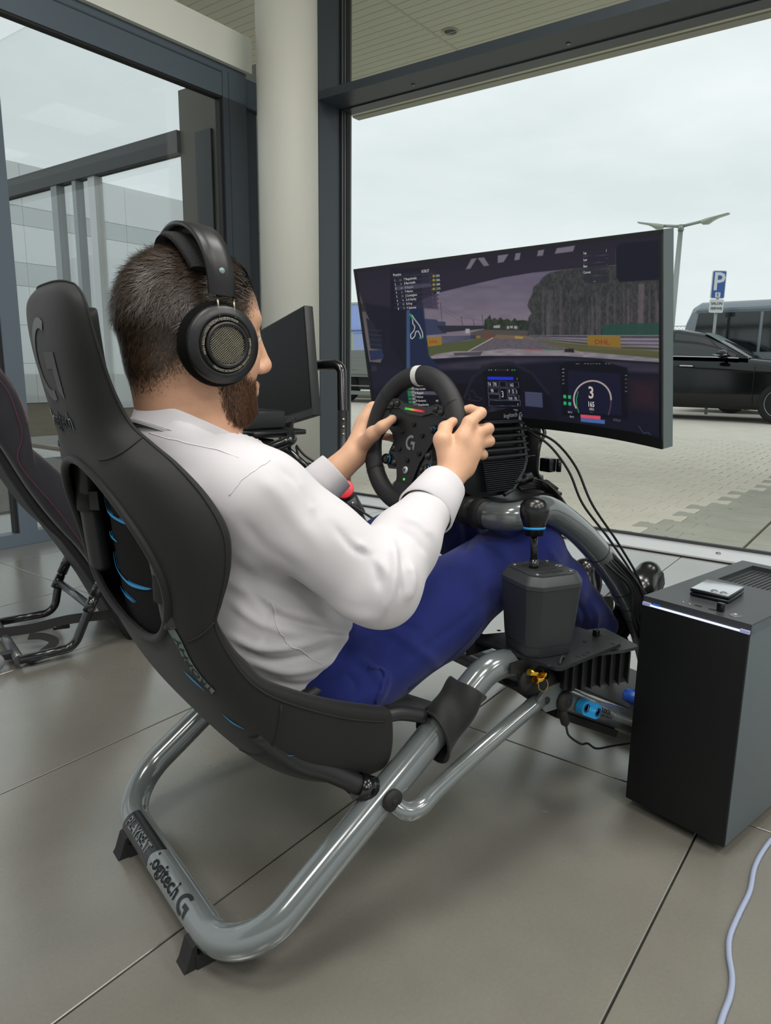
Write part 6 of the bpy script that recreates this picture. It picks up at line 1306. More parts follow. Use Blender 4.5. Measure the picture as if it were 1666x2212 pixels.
# ================================================================== the driver
class Field:
    def __init__(s, lo, hi, h):
        s.lo = np.array(lo, float); s.h = h; s.n = np.ceil((np.array(hi)-s.lo)/h).astype(int)+1; s.F = np.full(s.n, 0.2, np.float32)
    def sub(s, lo, hi):
        a = np.clip(np.floor((np.array(lo)-s.lo)/s.h).astype(int), 0, s.n-1); b = np.clip(np.ceil((np.array(hi)-s.lo)/s.h).astype(int)+1, 1, s.n)
        sl = tuple(slice(i, j) for i, j in zip(a, b)); ax = [s.lo[d]+s.h*np.arange(a[d], b[d]) for d in range(3)]
        return sl, np.meshgrid(*ax, indexing='ij', sparse=True)
    def comb(s, lo, hi, fn, k, mode='u'):
        m_ = k+3*s.h+0.012; sl, (x, y, z) = s.sub(np.array(lo)-m_, np.array(hi)+m_)
        if any(q.stop <= q.start for q in sl): return
        d = fn(x, y, z).astype(np.float32); f = s.F[sl]
        if mode == 'u':
            if k > 0: h_ = np.maximum(k-np.abs(f-d), 0)/k; s.F[sl] = np.minimum(f, d)-h_*h_*k*0.25
            else: s.F[sl] = np.minimum(f, d)
        else:
            d = -d; h_ = np.maximum(k-np.abs(f-d), 0)/k; s.F[sl] = np.maximum(f, d)+h_*h_*k*0.25
    def cone(s, a, b, r1, r2, k=0.02, ky=1.0, mode='u'):
        a = np.array(a, float); b = np.array(b, float); ba = b-a; L2 = ba@ba; R_ = max(r1, r2)
        def fn(x, y, z):
            yc = a[1]; px, py, pz_ = x-a[0], (y-yc)/ky, z-a[2]; bay = ba[1]/ky; l2 = ba[0]**2+bay**2+ba[2]**2+1e-12
            t = np.clip((px*ba[0]+py*bay+pz_*ba[2])/l2, 0, 1); return np.sqrt((px-t*ba[0])**2+(py-t*bay)**2+(pz_-t*ba[2])**2)-(r1+(r2-r1)*t)
        e = np.array([R_, R_*ky, R_]); s.comb(np.minimum(a, b)-e, np.maximum(a, b)+e, fn, k, mode); return s
    def ell(s, c, r, k=0.02, R=None, mode='u'):
        c = np.array(c, float); r = np.array(r, float); M = np.array(R) if R is not None else np.eye(3)
        def fn(x, y, z):
            px, py, pz_ = x-c[0], y-c[1], z-c[2]
            q = [M[0, i]*px+M[1, i]*py+M[2, i]*pz_ for i in range(3)]
            k0 = np.sqrt((q[0]/r[0])**2+(q[1]/r[1])**2+(q[2]/r[2])**2)+1e-9; k1 = np.sqrt((q[0]/r[0]**2)**2+(q[1]/r[1]**2)**2+(q[2]/r[2]**2)**2)+1e-9
            return k0*(k0-1)/k1
        e = np.full(3, r.max()); s.comb(c-e, c+e, fn, k, mode); return s
    def chain(s, P_, r, k=0.02):
        for i in range(len(P_)-1): s.cone(P_[i], P_[i+1], r[i], r[i+1], k)
        return s
    def mesh(s, smooth=2, lam=0.5):
        F = s.F; m_ = F < 0; n = s.n
        c = np.zeros(n-1, np.int8)
        for dx in (0, 1):
            for dy in (0, 1):
                for dz in (0, 1): c += m_[dx:n[0]-1+dx, dy:n[1]-1+dy, dz:n[2]-1+dz]
        act = (c > 0) & (c < 8); I = np.argwhere(act); idx = np.full(n-1, -1, np.int32); idx[act] = np.arange(len(I))
        cor = np.array([(i, j, k) for i in (0, 1) for j in (0, 1) for k in (0, 1)]); Fv = np.stack([F[I[:, 0]+q[0], I[:, 1]+q[1], I[:, 2]+q[2]] for q in cor], 1)
        acc = np.zeros((len(I), 3)); cnt = np.zeros(len(I))
        for a in range(8):
            for b in range(a+1, 8):
                if np.abs(cor[a]-cor[b]).sum() != 1: continue
                fa, fb = Fv[:, a], Fv[:, b]; cr_ = (fa < 0) != (fb < 0); t = np.where(cr_, fa/(fa-fb+1e-20), 0)
                acc += cr_[:, None]*(cor[a]+(cor[b]-cor[a])*t[:, None]); cnt += cr_
        vert = s.lo+s.h*(I+acc/cnt[:, None]); faces = []
        for ax in range(3):
            o1, o2 = [(1, 2), (2, 0), (0, 1)][ax]
            sl0 = [slice(None)]*3; sl1 = [slice(None)]*3; sl0[ax] = slice(0, n[ax]-1); sl1[ax] = slice(1, n[ax])
            E_ = m_[tuple(sl0)] != m_[tuple(sl1)]; J = np.argwhere(E_); ok = (J[:, o1] > 0) & (J[:, o2] > 0) & (J[:, o1] < n[o1]-1) & (J[:, o2] < n[o2]-1); J = J[ok]
            def cell(d1, d2): q = J.copy(); q[:, o1] -= d1; q[:, o2] -= d2; return idx[q[:, 0], q[:, 1], q[:, 2]]
            q = np.stack([cell(1, 1), cell(0, 1), cell(0, 0), cell(1, 0)], 1); ins = m_[J[:, 0], J[:, 1], J[:, 2]]; q[~ins] = q[~ins][:, ::-1]; faces.append(q)
        faces = np.concatenate(faces); faces = faces[(faces >= 0).all(1)]
        E_ = np.concatenate([faces[:, [0, 1]], faces[:, [1, 2]], faces[:, [2, 3]], faces[:, [3, 0]]])
        for it in range(smooth):
            a = np.zeros_like(vert); w_ = np.zeros(len(vert))
            for i, j in ((0, 1), (1, 0)):
                for d in range(3): a[:, d] += np.bincount(E_[:, i], vert[E_[:, j], d], len(vert))
                w_ += np.bincount(E_[:, i], minlength=len(vert))
            vert = vert+lam*(a/np.maximum(w_, 1)[:, None]-vert)
        return vert, faces
def vnormals(v, f):
    n = np.cross(v[f[:, 2]]-v[f[:, 0]], v[f[:, 3]]-v[f[:, 1]]); o = np.zeros_like(v)
    for k in range(4):
        for d in range(3): o[:, d] += np.bincount(f[:, k], n[:, d], len(v))
    return o/(np.linalg.norm(o, axis=1)[:, None]+1e-12)
def np_mesh(name, v, f, m, parent, smooth=True, attr=None):
    me = bpy.data.meshes.new(name); f = np.asarray(f, np.int32); k = f.shape[1]
    me.vertices.add(len(v)); me.vertices.foreach_set('co', np.asarray(v, np.float32).ravel()); me.loops.add(f.size); me.loops.foreach_set('vertex_index', f.ravel()); me.polygons.add(len(f)); me.polygons.foreach_set('loop_start', np.arange(0, f.size, k, dtype=np.int32)); me.polygons.foreach_set('use_smooth', np.full(len(f), smooth)); me.update(calc_edges=True)
    if attr:
        for an, av in attr.items(): ca = me.color_attributes.new(an, 'FLOAT_COLOR', 'POINT'); c = np.ones((len(v), 4), np.float32); c[:, :3] = av; ca.data.foreach_set('color', c.ravel())
    me.materials.append(m); return link(name, me, parent)
def projv(v):
    d = v-np.array(EYE); z = d@np.array(_c); return IW/2+FPX*(d@np.array(_r2))/z, IH/2-FPX*(d@np.array(_u2))/z
def folds(v, f, lst):
    # lst: (pixel polyline, half width px, height m): soft ridges/creases on the side of the cloth one sees
    n = vnormals(v, f); X_, Y_ = projv(v); facing = np.clip(-((v-np.array(EYE))*n).sum(1)/np.linalg.norm(v-np.array(EYE), axis=1)*3+0.3, 0, 1); disp = np.zeros(len(v))
    for pts, w_, h_ in lst:
        pts = [np.array(p, float) for p in cr([(x, y, 0) for x, y in pts], 6)]; d = np.full(len(v), 1e9); tt = np.zeros(len(v)); N_ = len(pts)-1
        for i, (a, b) in enumerate(zip(pts[:-1], pts[1:])):
            e = b-a; L2 = max(e[0]**2+e[1]**2, 1e-9); t = np.clip(((X_-a[0])*e[0]+(Y_-a[1])*e[1])/L2, 0, 1); q = np.hypot(X_-a[0]-t*e[0], Y_-a[1]-t*e[1]); m_ = q < d; d[m_] = q[m_]; tt[m_] = ((i+t)/N_)[m_]
        disp += h_*np.exp(-(d/w_)**2)*np.clip(np.minimum(tt, 1-tt)*4+0.25, 0, 1)
    return v+n*(disp*facing)[:, None]
pr = thing('person', 'person in white shirt and navy trousers seated in the cockpit, both hands on the wheel', 'person', (0.55, 1.05, 0.25))
# ---------------------------------------------------------------- skin material with tone zones (scalp stubble, beard area, lips)
m_sk = bpy.data.materials.new('skin'); m_sk.use_nodes = True; t_ = m_sk.node_tree; b_ = t_.nodes['Principled BSDF']; at = t_.nodes.new('ShaderNodeVertexColor'); at.layer_name = 'tone'; t_.links.new(at.outputs['Color'], b_.inputs['Base Color'])
b_.inputs['Roughness'].default_value = 0.48; b_.inputs['Specular IOR Level'].default_value = 0.35; b_.inputs['Subsurface Weight'].default_value = 0.12; b_.inputs['Subsurface Radius'].default_value = (0.010, 0.004, 0.002); b_.inputs['Subsurface Scale'].default_value = 0.6
nz = t_.nodes.new('ShaderNodeTexNoise'); nz.inputs['Scale'].default_value = 420; bp_ = t_.nodes.new('ShaderNodeBump'); bp_.inputs['Strength'].default_value = 0.12; bp_.inputs['Distance'].default_value = 0.001; t_.links.new(nz.outputs['Fac'], bp_.inputs['Height']); t_.links.new(bp_.outputs['Normal'], b_.inputs['Normal'])
# ---------------------------------------------------------------- head frame
HO = np.array([0.424, 1.028, 0.950]); hyaw, hpit = math.radians(-3), math.radians(4)
HR = np.array(Matrix.Rotation(hyaw, 3, 'Z') @ Matrix.Rotation(hpit, 3, 'Y'))
def H(x, y, z): return HO+HR@np.array([x, y, z])
def Hv(x, y, z): return V(H(x, y, z))
def hloc(v): return (v-HO)@HR
bf = Field((0.28, 0.74, 0.50), (0.97, 1.36, 1.08), 0.0026)
def E_(c, r, k=0.02, mode='u'): bf.ell(H(*c), r, k, HR, mode)
def Cn(a, b, r1, r2, k=0.015, mode='u'): bf.cone(H(*a), H(*b), r1, r2, k, 1.0, mode)
E_((-.004, 0, .002), (.096, .076, .094), 0.0); E_((.038, 0, .012), (.060, .066, .072), .03); E_((.048, 0, -.055), (.050, .058, .070), .03)
E_((.036, 0, -.098), (.058, .054, .044), .03); E_((.074, 0, -.122), (.026, .026, .022), .03)
for sg in (-1, 1):
    E_((.058, sg*.040, -.052), (.030, .028, .028), .025); Cn((.088, sg*.012, .012), (.080, sg*.046, .010), .011, .010, .014)
    E_((.101, sg*.031, -.016), (.014, .017, .011), .014, 's'); E_((.084, sg*.031, -.016), (.0125, .0125, .0125), .003); Cn((.094, sg*.018, -.010), (.088, sg*.046, -.011), .0035, .003, .004); Cn((.093, sg*.02, -.0225), (.088, sg*.043, -.022), .003, .003, .004)
    E_((.108, sg*.012, -.060), (.010, .008, .008), .008); E_((-.012, sg*.078, -.028), (.026, .008, .033), .008)
Cn((.096, 0, .002), (.119, 0, -.050), .0085, .0115, .014); E_((.120, 0, -.054), (.011, .0125, .010), .008)
Cn((.094, -.020, -.0865), (.106, 0, -.0845), .005, .0065, .006); Cn((.094, .020, -.0865), (.106, 0, -.0845), .005, .0065, .006); Cn((.092, -.017, -.0945), (.104, 0, -.0965), .0055, .0075, .006); Cn((.092, .017, -.0945), (.104, 0, -.0965), .0055, .0075, .006)
Cn((-.024, 0, -.070), (.000, 0, -.185), .062, .064, .04); Cn((.03, 0, -.10), (.012, 0, -.185), .046, .056, .03)
# shoulders and arms run on under the shirt so that the figure is one surface
SHR, SHL = np.array((.452, .885, .712)), np.array((.452, 1.225, .712)); ELR, ELL = np.array((.608, .805, .578)), np.array((.675, 1.262, .560)); WRR, WRL = np.array(pv(955, 1052, .887)), np.array(pv(762, 985, 1.203))
bf.cone((.430, 1.04, .755), (.455, 1.05, .64), .060, .080, .03, 1.3); bf.cone(SHR, SHL, .046, .046, .04)
for S0, E0, W0 in ((SHR, ELR, WRR), (SHL, ELL, WRL)):
    bf.cone(S0, E0, .044, .038, .02); m0 = E0+(W0-E0)*0.32; bf.cone(E0, m0, .038, .041, .02); bf.cone(m0, W0, .041, .0265, .02)
# ---- hands
def finger(P_, r, k=0.006): bf.chain([np.array(p) for p in P_], r, k)
WcN = np.array(Wc)
def hand(W0, mcp, thumb, fingers, r0, heel):
    W0 = np.array(W0); M_ = [np.array(p) for p in mcp]
    for i, p in enumerate(M_): bf.cone(W0+(p-W0)*0.10, p, .0175, .0125 if i < 3 else .0115, .012)
    for a, b in zip(M_[:-1], M_[1:]): bf.cone(a*.75+W0*.25, b*.75+W0*.25, .0135, .0135, .012)
    bf.cone(W0, heel, .021, .017, .014); bf.cone(heel, M_[-1], .0155, .0115, .012)
    bf.chain([np.array(p) for p in thumb], [.0165, .0135, .0105, .0088], .010)
    for F_, rr_ in zip(fingers, r0): bf.chain([np.array(p) for p in F_], [rr_*1.12, rr_, rr_*0.92, rr_*0.80], .0045)
rim_at = lambda deg: np.array(wp(0.1235*math.cos(math.radians(deg)), 0.1235*math.sin(math.radians(deg)), 0))
# right hand: back of the hand to the viewer, fingers closed round the rim, index lying up behind it
mR = [pv(1014, 913, .893), pv(1031, 937, .889), pv(1031, 960, .888), pv(1021, 980, .890)]
pR = [pv(1039, 892, .900), pv(1055, 926, .896), pv(1057, 953, .894), pv(1043, 982, .895)]
fR = []
for i, (m_, p_) in enumerate(zip(mR, pR)):
    a = V(p_); d = a+V((0.004, 0.030, -0.004 if i else 0.004)); tip = d+V((-0.014, 0.020, -0.004)); fR.append([m_, a, d, tip])
hand(WRR, mR, [pv(968, 1010, .893), pv(955, 950, .905), pv(962, 925, .922), pv(979, 911, .935)], fR, [.0098, .0102, .0098, .0088], np.array(pv(1003, 1010, .893)))
# left hand: thumb laid over the spoke side, fingers behind the rim
mL = [pv(806, 880, 1.212), pv(797, 890, 1.222), pv(790, 905, 1.228), pv(786, 925, 1.230)]
fL = []
for i, m_ in enumerate(mL):
    a = V(m_)+V((0.034, -0.006-0.003*i, 0.002-0.006*i)); d = a+V((0.012, -0.030, -0.004)); tip = d+V((-0.012, -0.022, 0.0)); fL.append([m_, a, d, tip])
fL[0][3] = V(pv(851, 893, 1.168)); fL[0][2] = V(pv(843, 880, 1.182))
hand(WRL, mL, [pv(785, 960, 1.185), pv(806, 937, 1.142), pv(826, 922, 1.118), pv(848, 905, 1.112)], fL, [.0096, .0100, .0096, .0086], np.array(pv(797, 968, 1.198)))
bv, bfc = bf.mesh(2, 0.5)
# tone zones
L_ = hloc(bv); skin = np.array(lin('#d2a586')); tone = np.tile(skin, (len(bv), 1)); rn = np.random.default_rng(2)
red = np.array(lin('#d59a80')); hairc = np.array(lin('#3f3126')); bearc = np.array(lin('#6a4a36'))
is_head = (L_[:, 2] > -0.24) & (np.abs(L_[:, 0]) < 0.16) & (np.abs(L_[:, 1]) < 0.10)
def smooth(a, b, x): t = np.clip((x-a)/(b-a), 0, 1); return t*t*(3-2*t)
def hair_mask(l, lo_=0.0):
    # 1 = full hair; the line runs over the forehead, round the ear and down to the nape
    x, y, z = l[:, 0], l[:, 1], l[:, 2]; line = np.where(x > 0.0, -0.030+0.080*smooth(0.035, 0.075, x), -0.030-0.052*smooth(0.0, -0.085, x))
    return smooth(line-0.010+lo_, line+0.026, z)*smooth(0.098, 0.086, x)
def beard_mask(l):
    x, y, z = l[:, 0], np.abs(l[:, 1]), l[:, 2]; up = -0.048-0.030*smooth(0.02, 0.085, x); up = np.where(x < 0.018, up+0.012, up)
    m_ = smooth(up+0.008, up-0.012, z)*smooth(-0.150-0.0*x, -0.128, z+0.55*(np.maximum(0.03-x, 0)))*smooth(0.0, 0.030, x-0.45*np.maximum(-0.065-z, 0))
    lips = smooth(0.030, 0.018, y)*smooth(-0.106, -0.098, z)*smooth(-0.076, -0.082, z)*(x > 0.085)
    return m_*(1-lips)
hm = hair_mask(L_)*is_head; ht = hair_mask(L_, -0.050)*is_head; bm_ = beard_mask(L_)*is_head
tone = tone*(1-0.25*(is_head*smooth(-0.02, -0.12, L_[:, 2]))[:, None])+0.25*(is_head*smooth(-0.02, -0.12, L_[:, 2]))[:, None]*red
tone = tone*(1-0.88*ht[:, None])+0.88*ht[:, None]*hairc; tone = tone*(1-0.8*bm_[:, None])+0.8*bm_[:, None]*bearc
tone *= (1+rn.normal(0, 0.015, (len(bv), 1)))
body = np_mesh('body', bv, bfc, m_sk, pr, attr={'tone': tone})
# ---------------------------------------------------------------- hair and beard strands
bn = vnormals(bv, bfc)
def strands(mask, count, length, flow, lift, width, seed, jit=0.35, seg=4):
    r_ = np.random.default_rng(seed); cand = np.where(mask > 0.02)[0]; p_ = mask[cand]; p_ = p_/p_.sum(); ids = r_.choice(cand, count, p=p_)
    P0 = bv[ids]+r_.normal(0, 0.0008, (count, 3)); N0 = bn[ids]; l0 = hloc(P0); ln = length(l0, mask[ids])*r_.uniform(0.7, 1.25, count); cn_ = np.stack([np.sin(l0@q*1.0+ph) for q, ph in ((np.array([310., 140., 90.]), .3), (np.array([-120., 290., 170.]), 1.1), (np.array([150., -210., 260.]), 2.2))], 1); fl_ = flow(l0, N0)+jit*0.55*cn_+r_.normal(0, jit*0.22, (count, 3))
    fl_ = fl_-N0*(fl_*N0).sum(1)[:, None]; fl_ /= np.linalg.norm(fl_, axis=1)[:, None]+1e-9
    li = lift(l0)*r_.uniform(0.6, 1.4, count); D = fl_+N0*li[:, None]; D /= np.linalg.norm(D, axis=1)[:, None]; sd = np.cross(D, N0); sd /= np.linalg.norm(sd, axis=1)[:, None]+1e-9
    curl = r_.normal(0, 0.25, count); verts = []; 
    C0 = HO+HR@np.array([-.004, 0, .0])
    for k in range(seg+1):
        t = k/seg; c = P0+D*(ln*t)[:, None]-N0*(ln*t*t*np.minimum(li, .9)*0.55)[:, None]+sd*(ln*t*t*curl)[:, None]
        w_ = width*(1-t)**0.6+0.00008; verts.append(c-sd*w_/2); verts.append(c+sd*w_/2)
    A_ = np.stack(verts, 1).reshape(-1, 3); m2 = 2*(seg+1); base = np.arange(count)[:, None]*m2; q = np.concatenate([np.stack([base[:, 0]+2*k, base[:, 0]+2*k+1, base[:, 0]+2*k+3, base[:, 0]+2*k+2], 1) for k in range(seg)])
    return A_, q
m_hair = mat('hair_brown', '#3a2d22', 0.40, 0, spec=0.5, var=0.35, vscale=120)
m_beard = mat('beard_brown', '#5c3f2c', 0.5, 0, spec=0.4, var=0.4, vscale=150)
hx = lambda v: (HR@np.array(v))
def hflow(l, n):
    back = np.array(hx((-1, 0, 0.0))); down = np.array(hx((-0.35, 0, -1)))
    w_ = smooth(0.075, 0.0, l[:, 2]+0.35*l[:, 0])[:, None]; return back*(1-w_)+down*w_
def hlen(l, m_): return 0.004+m_**2.0*(0.011+0.027*smooth(-0.075, 0.06, l[:, 2]))*np.where(l[:, 0] > 0.06, 0.75, 1.0)
A1, q1 = strands(hm*(0.5+0.5*smooth(-0.08, 0.02, L_[:, 2])), 24000, hlen, hflow, lambda l: 0.20+0.60*smooth(0.045, 0.085, l[:, 0])*smooth(0.02, 0.06, l[:, 2])+0.12*smooth(0.05, 0.09, l[:, 2]), 0.0014, 4)
hr_ = np_mesh('hair', A1, q1, m_hair, pr, False); tag(hr_, 'short dark brown hair faded at the sides', None, None, 'stuff')
hm2 = ht**1.5*(1-smooth(0.5, 1.0, hm))
A2, q2 = strands(hm2, 11000, lambda l, m_: 0.0015+0.006*m_, hflow, lambda l: np.full(len(l), 0.35), 0.00045, 5, seg=2)
hr2 = np_mesh('hair_fade', A2, q2, m_hair, pr, False); tag(hr2, None, None, None, 'stuff')
A3, q3 = strands(bm_*(0.35+0.65*smooth(-0.05, -0.10, L_[:, 2])), 9000, lambda l, m_: 0.004+m_*(0.004+0.013*smooth(-0.07, -0.12, l[:, 2])), lambda l, n: np.tile(np.array(hx((0.25, 0, -1))), (len(l), 1)), lambda l: 0.45+0.25*smooth(-0.09, -0.13, l[:, 2]), 0.0010, 6, 0.6)
br_ = np_mesh('beard', A3, q3, m_beard, pr, False); tag(br_, 'full trimmed brown beard', None, None, 'stuff')
# eyes, brows, lashes
for sg in (-1, 1):
    mb = MB(); mb.sphere(Hv(.0868, sg*.031, -.016), 0.0118, 16, 10); mb.build('eye', mat('eye_white', '#d9d2c8', 0.2), pr)
    mb = MB(); mb.sphere(Hv(.0945, sg*.0310, -.016), 0.0052, 12, 8); mb.build('iris', mat('eye_iris', '#2c2018', 0.15), pr)
    mb = MB()
    for k in range(60):
        t = random.random(); o = Hv(.100-0.018*t*t, sg*(.012+.036*t), .0095+.006*math.sin(PI*t)+random.uniform(-.002, .003)); d = V(hx((0.12, sg*0.8, 0.3)))*0.007; mb.add([o, o+V((0, 0, .0006)), o+d], [(0, 1, 2)], False)
    mb.build('eyebrow', m_hair, pr, fix=False)
    mb = MB()
    for k in range(16):
        t = k/15; o = Hv(.0975-0.006*t*t, sg*(.020+.024*t), -.0125); d = V(hx((0.7, sg*0.3*t, 0.25)))*0.0075; mb.add([o, o+V((0, 0.0005, .0004)), o+d], [(0, 1, 2)], False)
    mb.build('eyelash', m_hair, pr, fix=False)
# ---------------------------------------------------------------- shirt
m_sh = mat('shirt_cotton', '#c8c5c7', 0.85, 0, 0.10, 1400, 0, 1, 0.25, sheen=0.1, stretch=(1, 1, 3))
sf = Field((0.28, 0.70, 0.27), (0.90, 1.37, 0.86), 0.0042)
sf.cone((.452, 1.05, .665), (.492, 1.05, .50), .108, .114, .03, 1.42); sf.cone((.492, 1.05, .50), (.558, 1.05, .375), .114, .112, .05, 1.40)
sf.ell((.575, 1.05, .475), (.105, .15, .115), .07); sf.cone((.418, 1.04, .765), (.455, 1.05, .64), .074, .10, .06, 1.3); sf.cone((.424, 1.03, .765), (.424, 1.03, .775), .080, .078, .05)
sf.cone(SHR, SHL, .058, .058, .05); sf.ell((.425, 1.05, .67), (.070, .180, .090), .05)
up = ELR-SHR; sf.cone(SHR+np.array((.0, .004, -.002)), ELR+np.array((-.006, 0, .004)), .068, .060, .035); sf.ell(ELR+np.array((-.004, 0, -.006)), (.056, .050, .048), .03); CFR = ELR+(WRR-ELR)*0.80; sf.cone(ELR, ELR+(CFR-ELR)*0.45, .060, .054, .03); sf.cone(ELR+(CFR-ELR)*0.45, CFR, .054, .040, .025)
sf.cone(SHL, ELL, .066, .056, .035); CFL = ELL+(WRL-ELL)*0.62; sf.cone(ELL, CFL, .056, .041, .03)
# hollow where the neck leaves the collar
sl, (x, y, z) = sf.sub((.30, .90, .72), (.56, 1.16, .86)); rr_ = np.sqrt((x-.424)**2+(y-1.03)**2); pl_ = (z-(.789-(x-.424)*0.50)); sf.F[sl] = np.where(rr_ < .098, np.maximum(sf.F[sl], pl_), sf.F[sl])
x, y, z = [np.asarray(q) for q in np.meshgrid(*[sf.lo[d]+sf.h*np.arange(sf.n[d]) for d in range(3)], indexing='ij', sparse=True)]
sf.F += (0.0016*np.sin(38*z+9*x+3*np.sin(21*y))+0.0012*np.sin(55*z-30*x+11*y)).astype(np.float32)
sv, sfc = sf.mesh(3, 0.5)
FS = [([(545, 1280), (600, 1330), (690, 1358), (780, 1368)], 9, -0.0075), ([(480, 1245), (560, 1290), (640, 1325), (740, 1345)], 14, 0.004), ([(500, 1300), (560, 1345), (640, 1370)], 10, 0.004),
      ([(490, 1370), (560, 1400), (640, 1395), (720, 1370)], 9, 0.0045), ([(510, 1400), (580, 1428), (660, 1418), (740, 1388)], 8, -0.004), ([(540, 1430), (620, 1452), (700, 1436), (760, 1405)], 9, 0.004), ([(580, 1470), (650, 1482), (720, 1462)], 8, -0.003), ([(600, 1300), (585, 1350), (560, 1395)], 9, -0.004),
      ([(640, 1250), (700, 1300), (760, 1330), (815, 1335)], 13, 0.004), ([(845, 1160), (852, 1220), (845, 1280), (825, 1335)], 9, 0.007), ([(868, 1190), (876, 1240), (866, 1290)], 7, -0.006), ([(885, 1215), (892, 1255), (880, 1300)], 8, 0.005), ([(800, 1185), (815, 1225), (822, 1275)], 10, -0.005), ([(765, 1170), (800, 1195), (835, 1240)], 10, 0.005),
      ([(720, 1130), (760, 1180), (800, 1200)], 9, -0.004), ([(870, 1120), (905, 1130), (935, 1160)], 8, 0.004), ([(850, 1140), (890, 1160), (920, 1195)], 7, -0.0035), ([(560, 1030), (600, 1065), (640, 1120), (690, 1180)], 18, 0.003), ([(600, 1005), (650, 1050), (690, 1110)], 9, -0.003), ([(640, 1030), (668, 1075), (680, 1110)], 8, 0.004), ([(520, 1120), (580, 1190), (660, 1240)], 16, -0.003), ([(505, 1190), (570, 1240), (650, 1280)], 15, 0.0035)]
sv = folds(sv, sfc, FS); shirt = np_mesh('shirt', sv, sfc, m_sh, pr)
# yoke seam, sleeve seam, side seam
def cloth_line(verts, faces, pts, name, m, par, r=0.0011, lift=0.0006, n=8):
    X_, Y_ = projv(verts); nn = vnormals(verts, faces); fac = ((np.array(EYE)-verts)*nn).sum(1) > 0; dep = (verts-np.array(EYE))@np.array(_c); out = []
    for (x, y, _) in cr([(a, b, 0) for a, b in pts], n):
        d = (X_-x)**2+(Y_-y)**2+np.where(fac, 0, 1e6); k = np.where(d < 40)[0]; k = k[np.argmin(dep[k])] if len(k) else np.argmin(d); out.append(V(verts[k]+nn[k]*lift))
    out = [(out[max(i-1, 0)]+out[i]*2+out[min(i+1, len(out)-1)])/4 for i in range(len(out))]
    mb = MB(); mb.tube(out, r, 6); return mb.build(name, m, par)
m_seam = mat('shirt_seam', '#d3d0d1', 0.9)
cloth_line(sv, sfc, [(490, 1072), (520, 1035), (560, 1005), (590, 990)], 'sleeve_seam', m_seam, shirt, 0.0009, 0.0002)
cloth_line(sv, sfc, [(590, 1300), (600, 1350), (620, 1385), (640, 1402), (690, 1430), (740, 1475)], 'side_seam', m_seam, shirt, 0.0009, 0.0002)
cloth_line(sv, sfc, [(315, 935), (390, 950), (450, 962), (520, 985)], 'yoke_seam', m_seam, shirt, 0.0007, 0.0001)
# collar: a folded band round the neck, lower towards the throat
def collar():
    rows = []; N_ = 56; C0 = V((.424, 1.030, .803))
    for i in range(N_+1):
        a = math.radians(-165+330*i/N_)          # 0 = back of the neck
        d = V((-math.cos(a)*1.02, math.sin(a)*0.98, 0)); tz = 0.036*math.cos(a); f = (1-math.cos(a))/2; base = C0+V((0, 0, tz))
        rows.append([base+d*0.0700+V((0, 0, -0.030)), base+d*0.0715+V((0, 0, -0.010)), base+d*0.0728+V((0, 0, 0.0)), base+d*0.0748+V((0, 0, 0.0032)), base+d*0.0775+V((0, 0, 0.0012)), base+d*0.0815+V((0, 0, -0.012)), base+d*(0.0885+0.008*f)+V((0, 0, -0.030-0.004*f)), base+d*(0.0893+0.009*f)+V((0, 0, -0.033-0.004*f)), base+d*(0.0868+0.008*f)+V((0, 0, -0.0325-0.004*f))])
    mb = MB(); mb.grid(rows); o = mb.build('collar', m_sh, shirt); md = o.modifiers.new('t', 'SOLIDIFY'); md.thickness = 0.0018; md = o.modifiers.new('s', 'SUBSURF'); md.levels = 1; md.render_levels = 1
    mb = MB(); mb.tube([r[6]+V((0, 0, 0.004))+(r[6]-C0).normalized()*0.0006 for r in rows], 0.0005, 5); mb.build('collar_stitch', m_seam, o)
collar()
def cuff(E0, W0, t0, t1, r0, r1, nm, seam_px=None):
    E0, W0 = V(E0), V(W0); d = (W0-E0).normalized(); L = (W0-E0).length; n1 = d.cross(V((0, 0, 1))).normalized(); n2 = d.cross(n1); rows = []
    for q, rr_ in ((0.0, r0*0.93), (0.04, r0*1.0), (0.5, (r0+r1)/2), (0.96, r1), (1.0, r1*0.985), (1.0, r1*0.93), (0.8, r1*0.90)):
        c = E0+d*(L*(t0+(t1-t0)*q)); rows.append([c+n1*(math.cos(a)*rr_*(1+0.05*math.sin(2*a+1)))+n2*(math.sin(a)*rr_*1.08) for a in [2*PI*k/36 for k in range(36)]])
    mb = MB(); mb.grid(rows, closed_u=True); return mb.build(nm, m_sh, shirt)
cuff(ELR, WRR, 0.70, 1.02, .0465, .0385, 'cuff'); cuff(ELL, WRL, 0.52, 0.80, .0450, .0400, 'cuff')
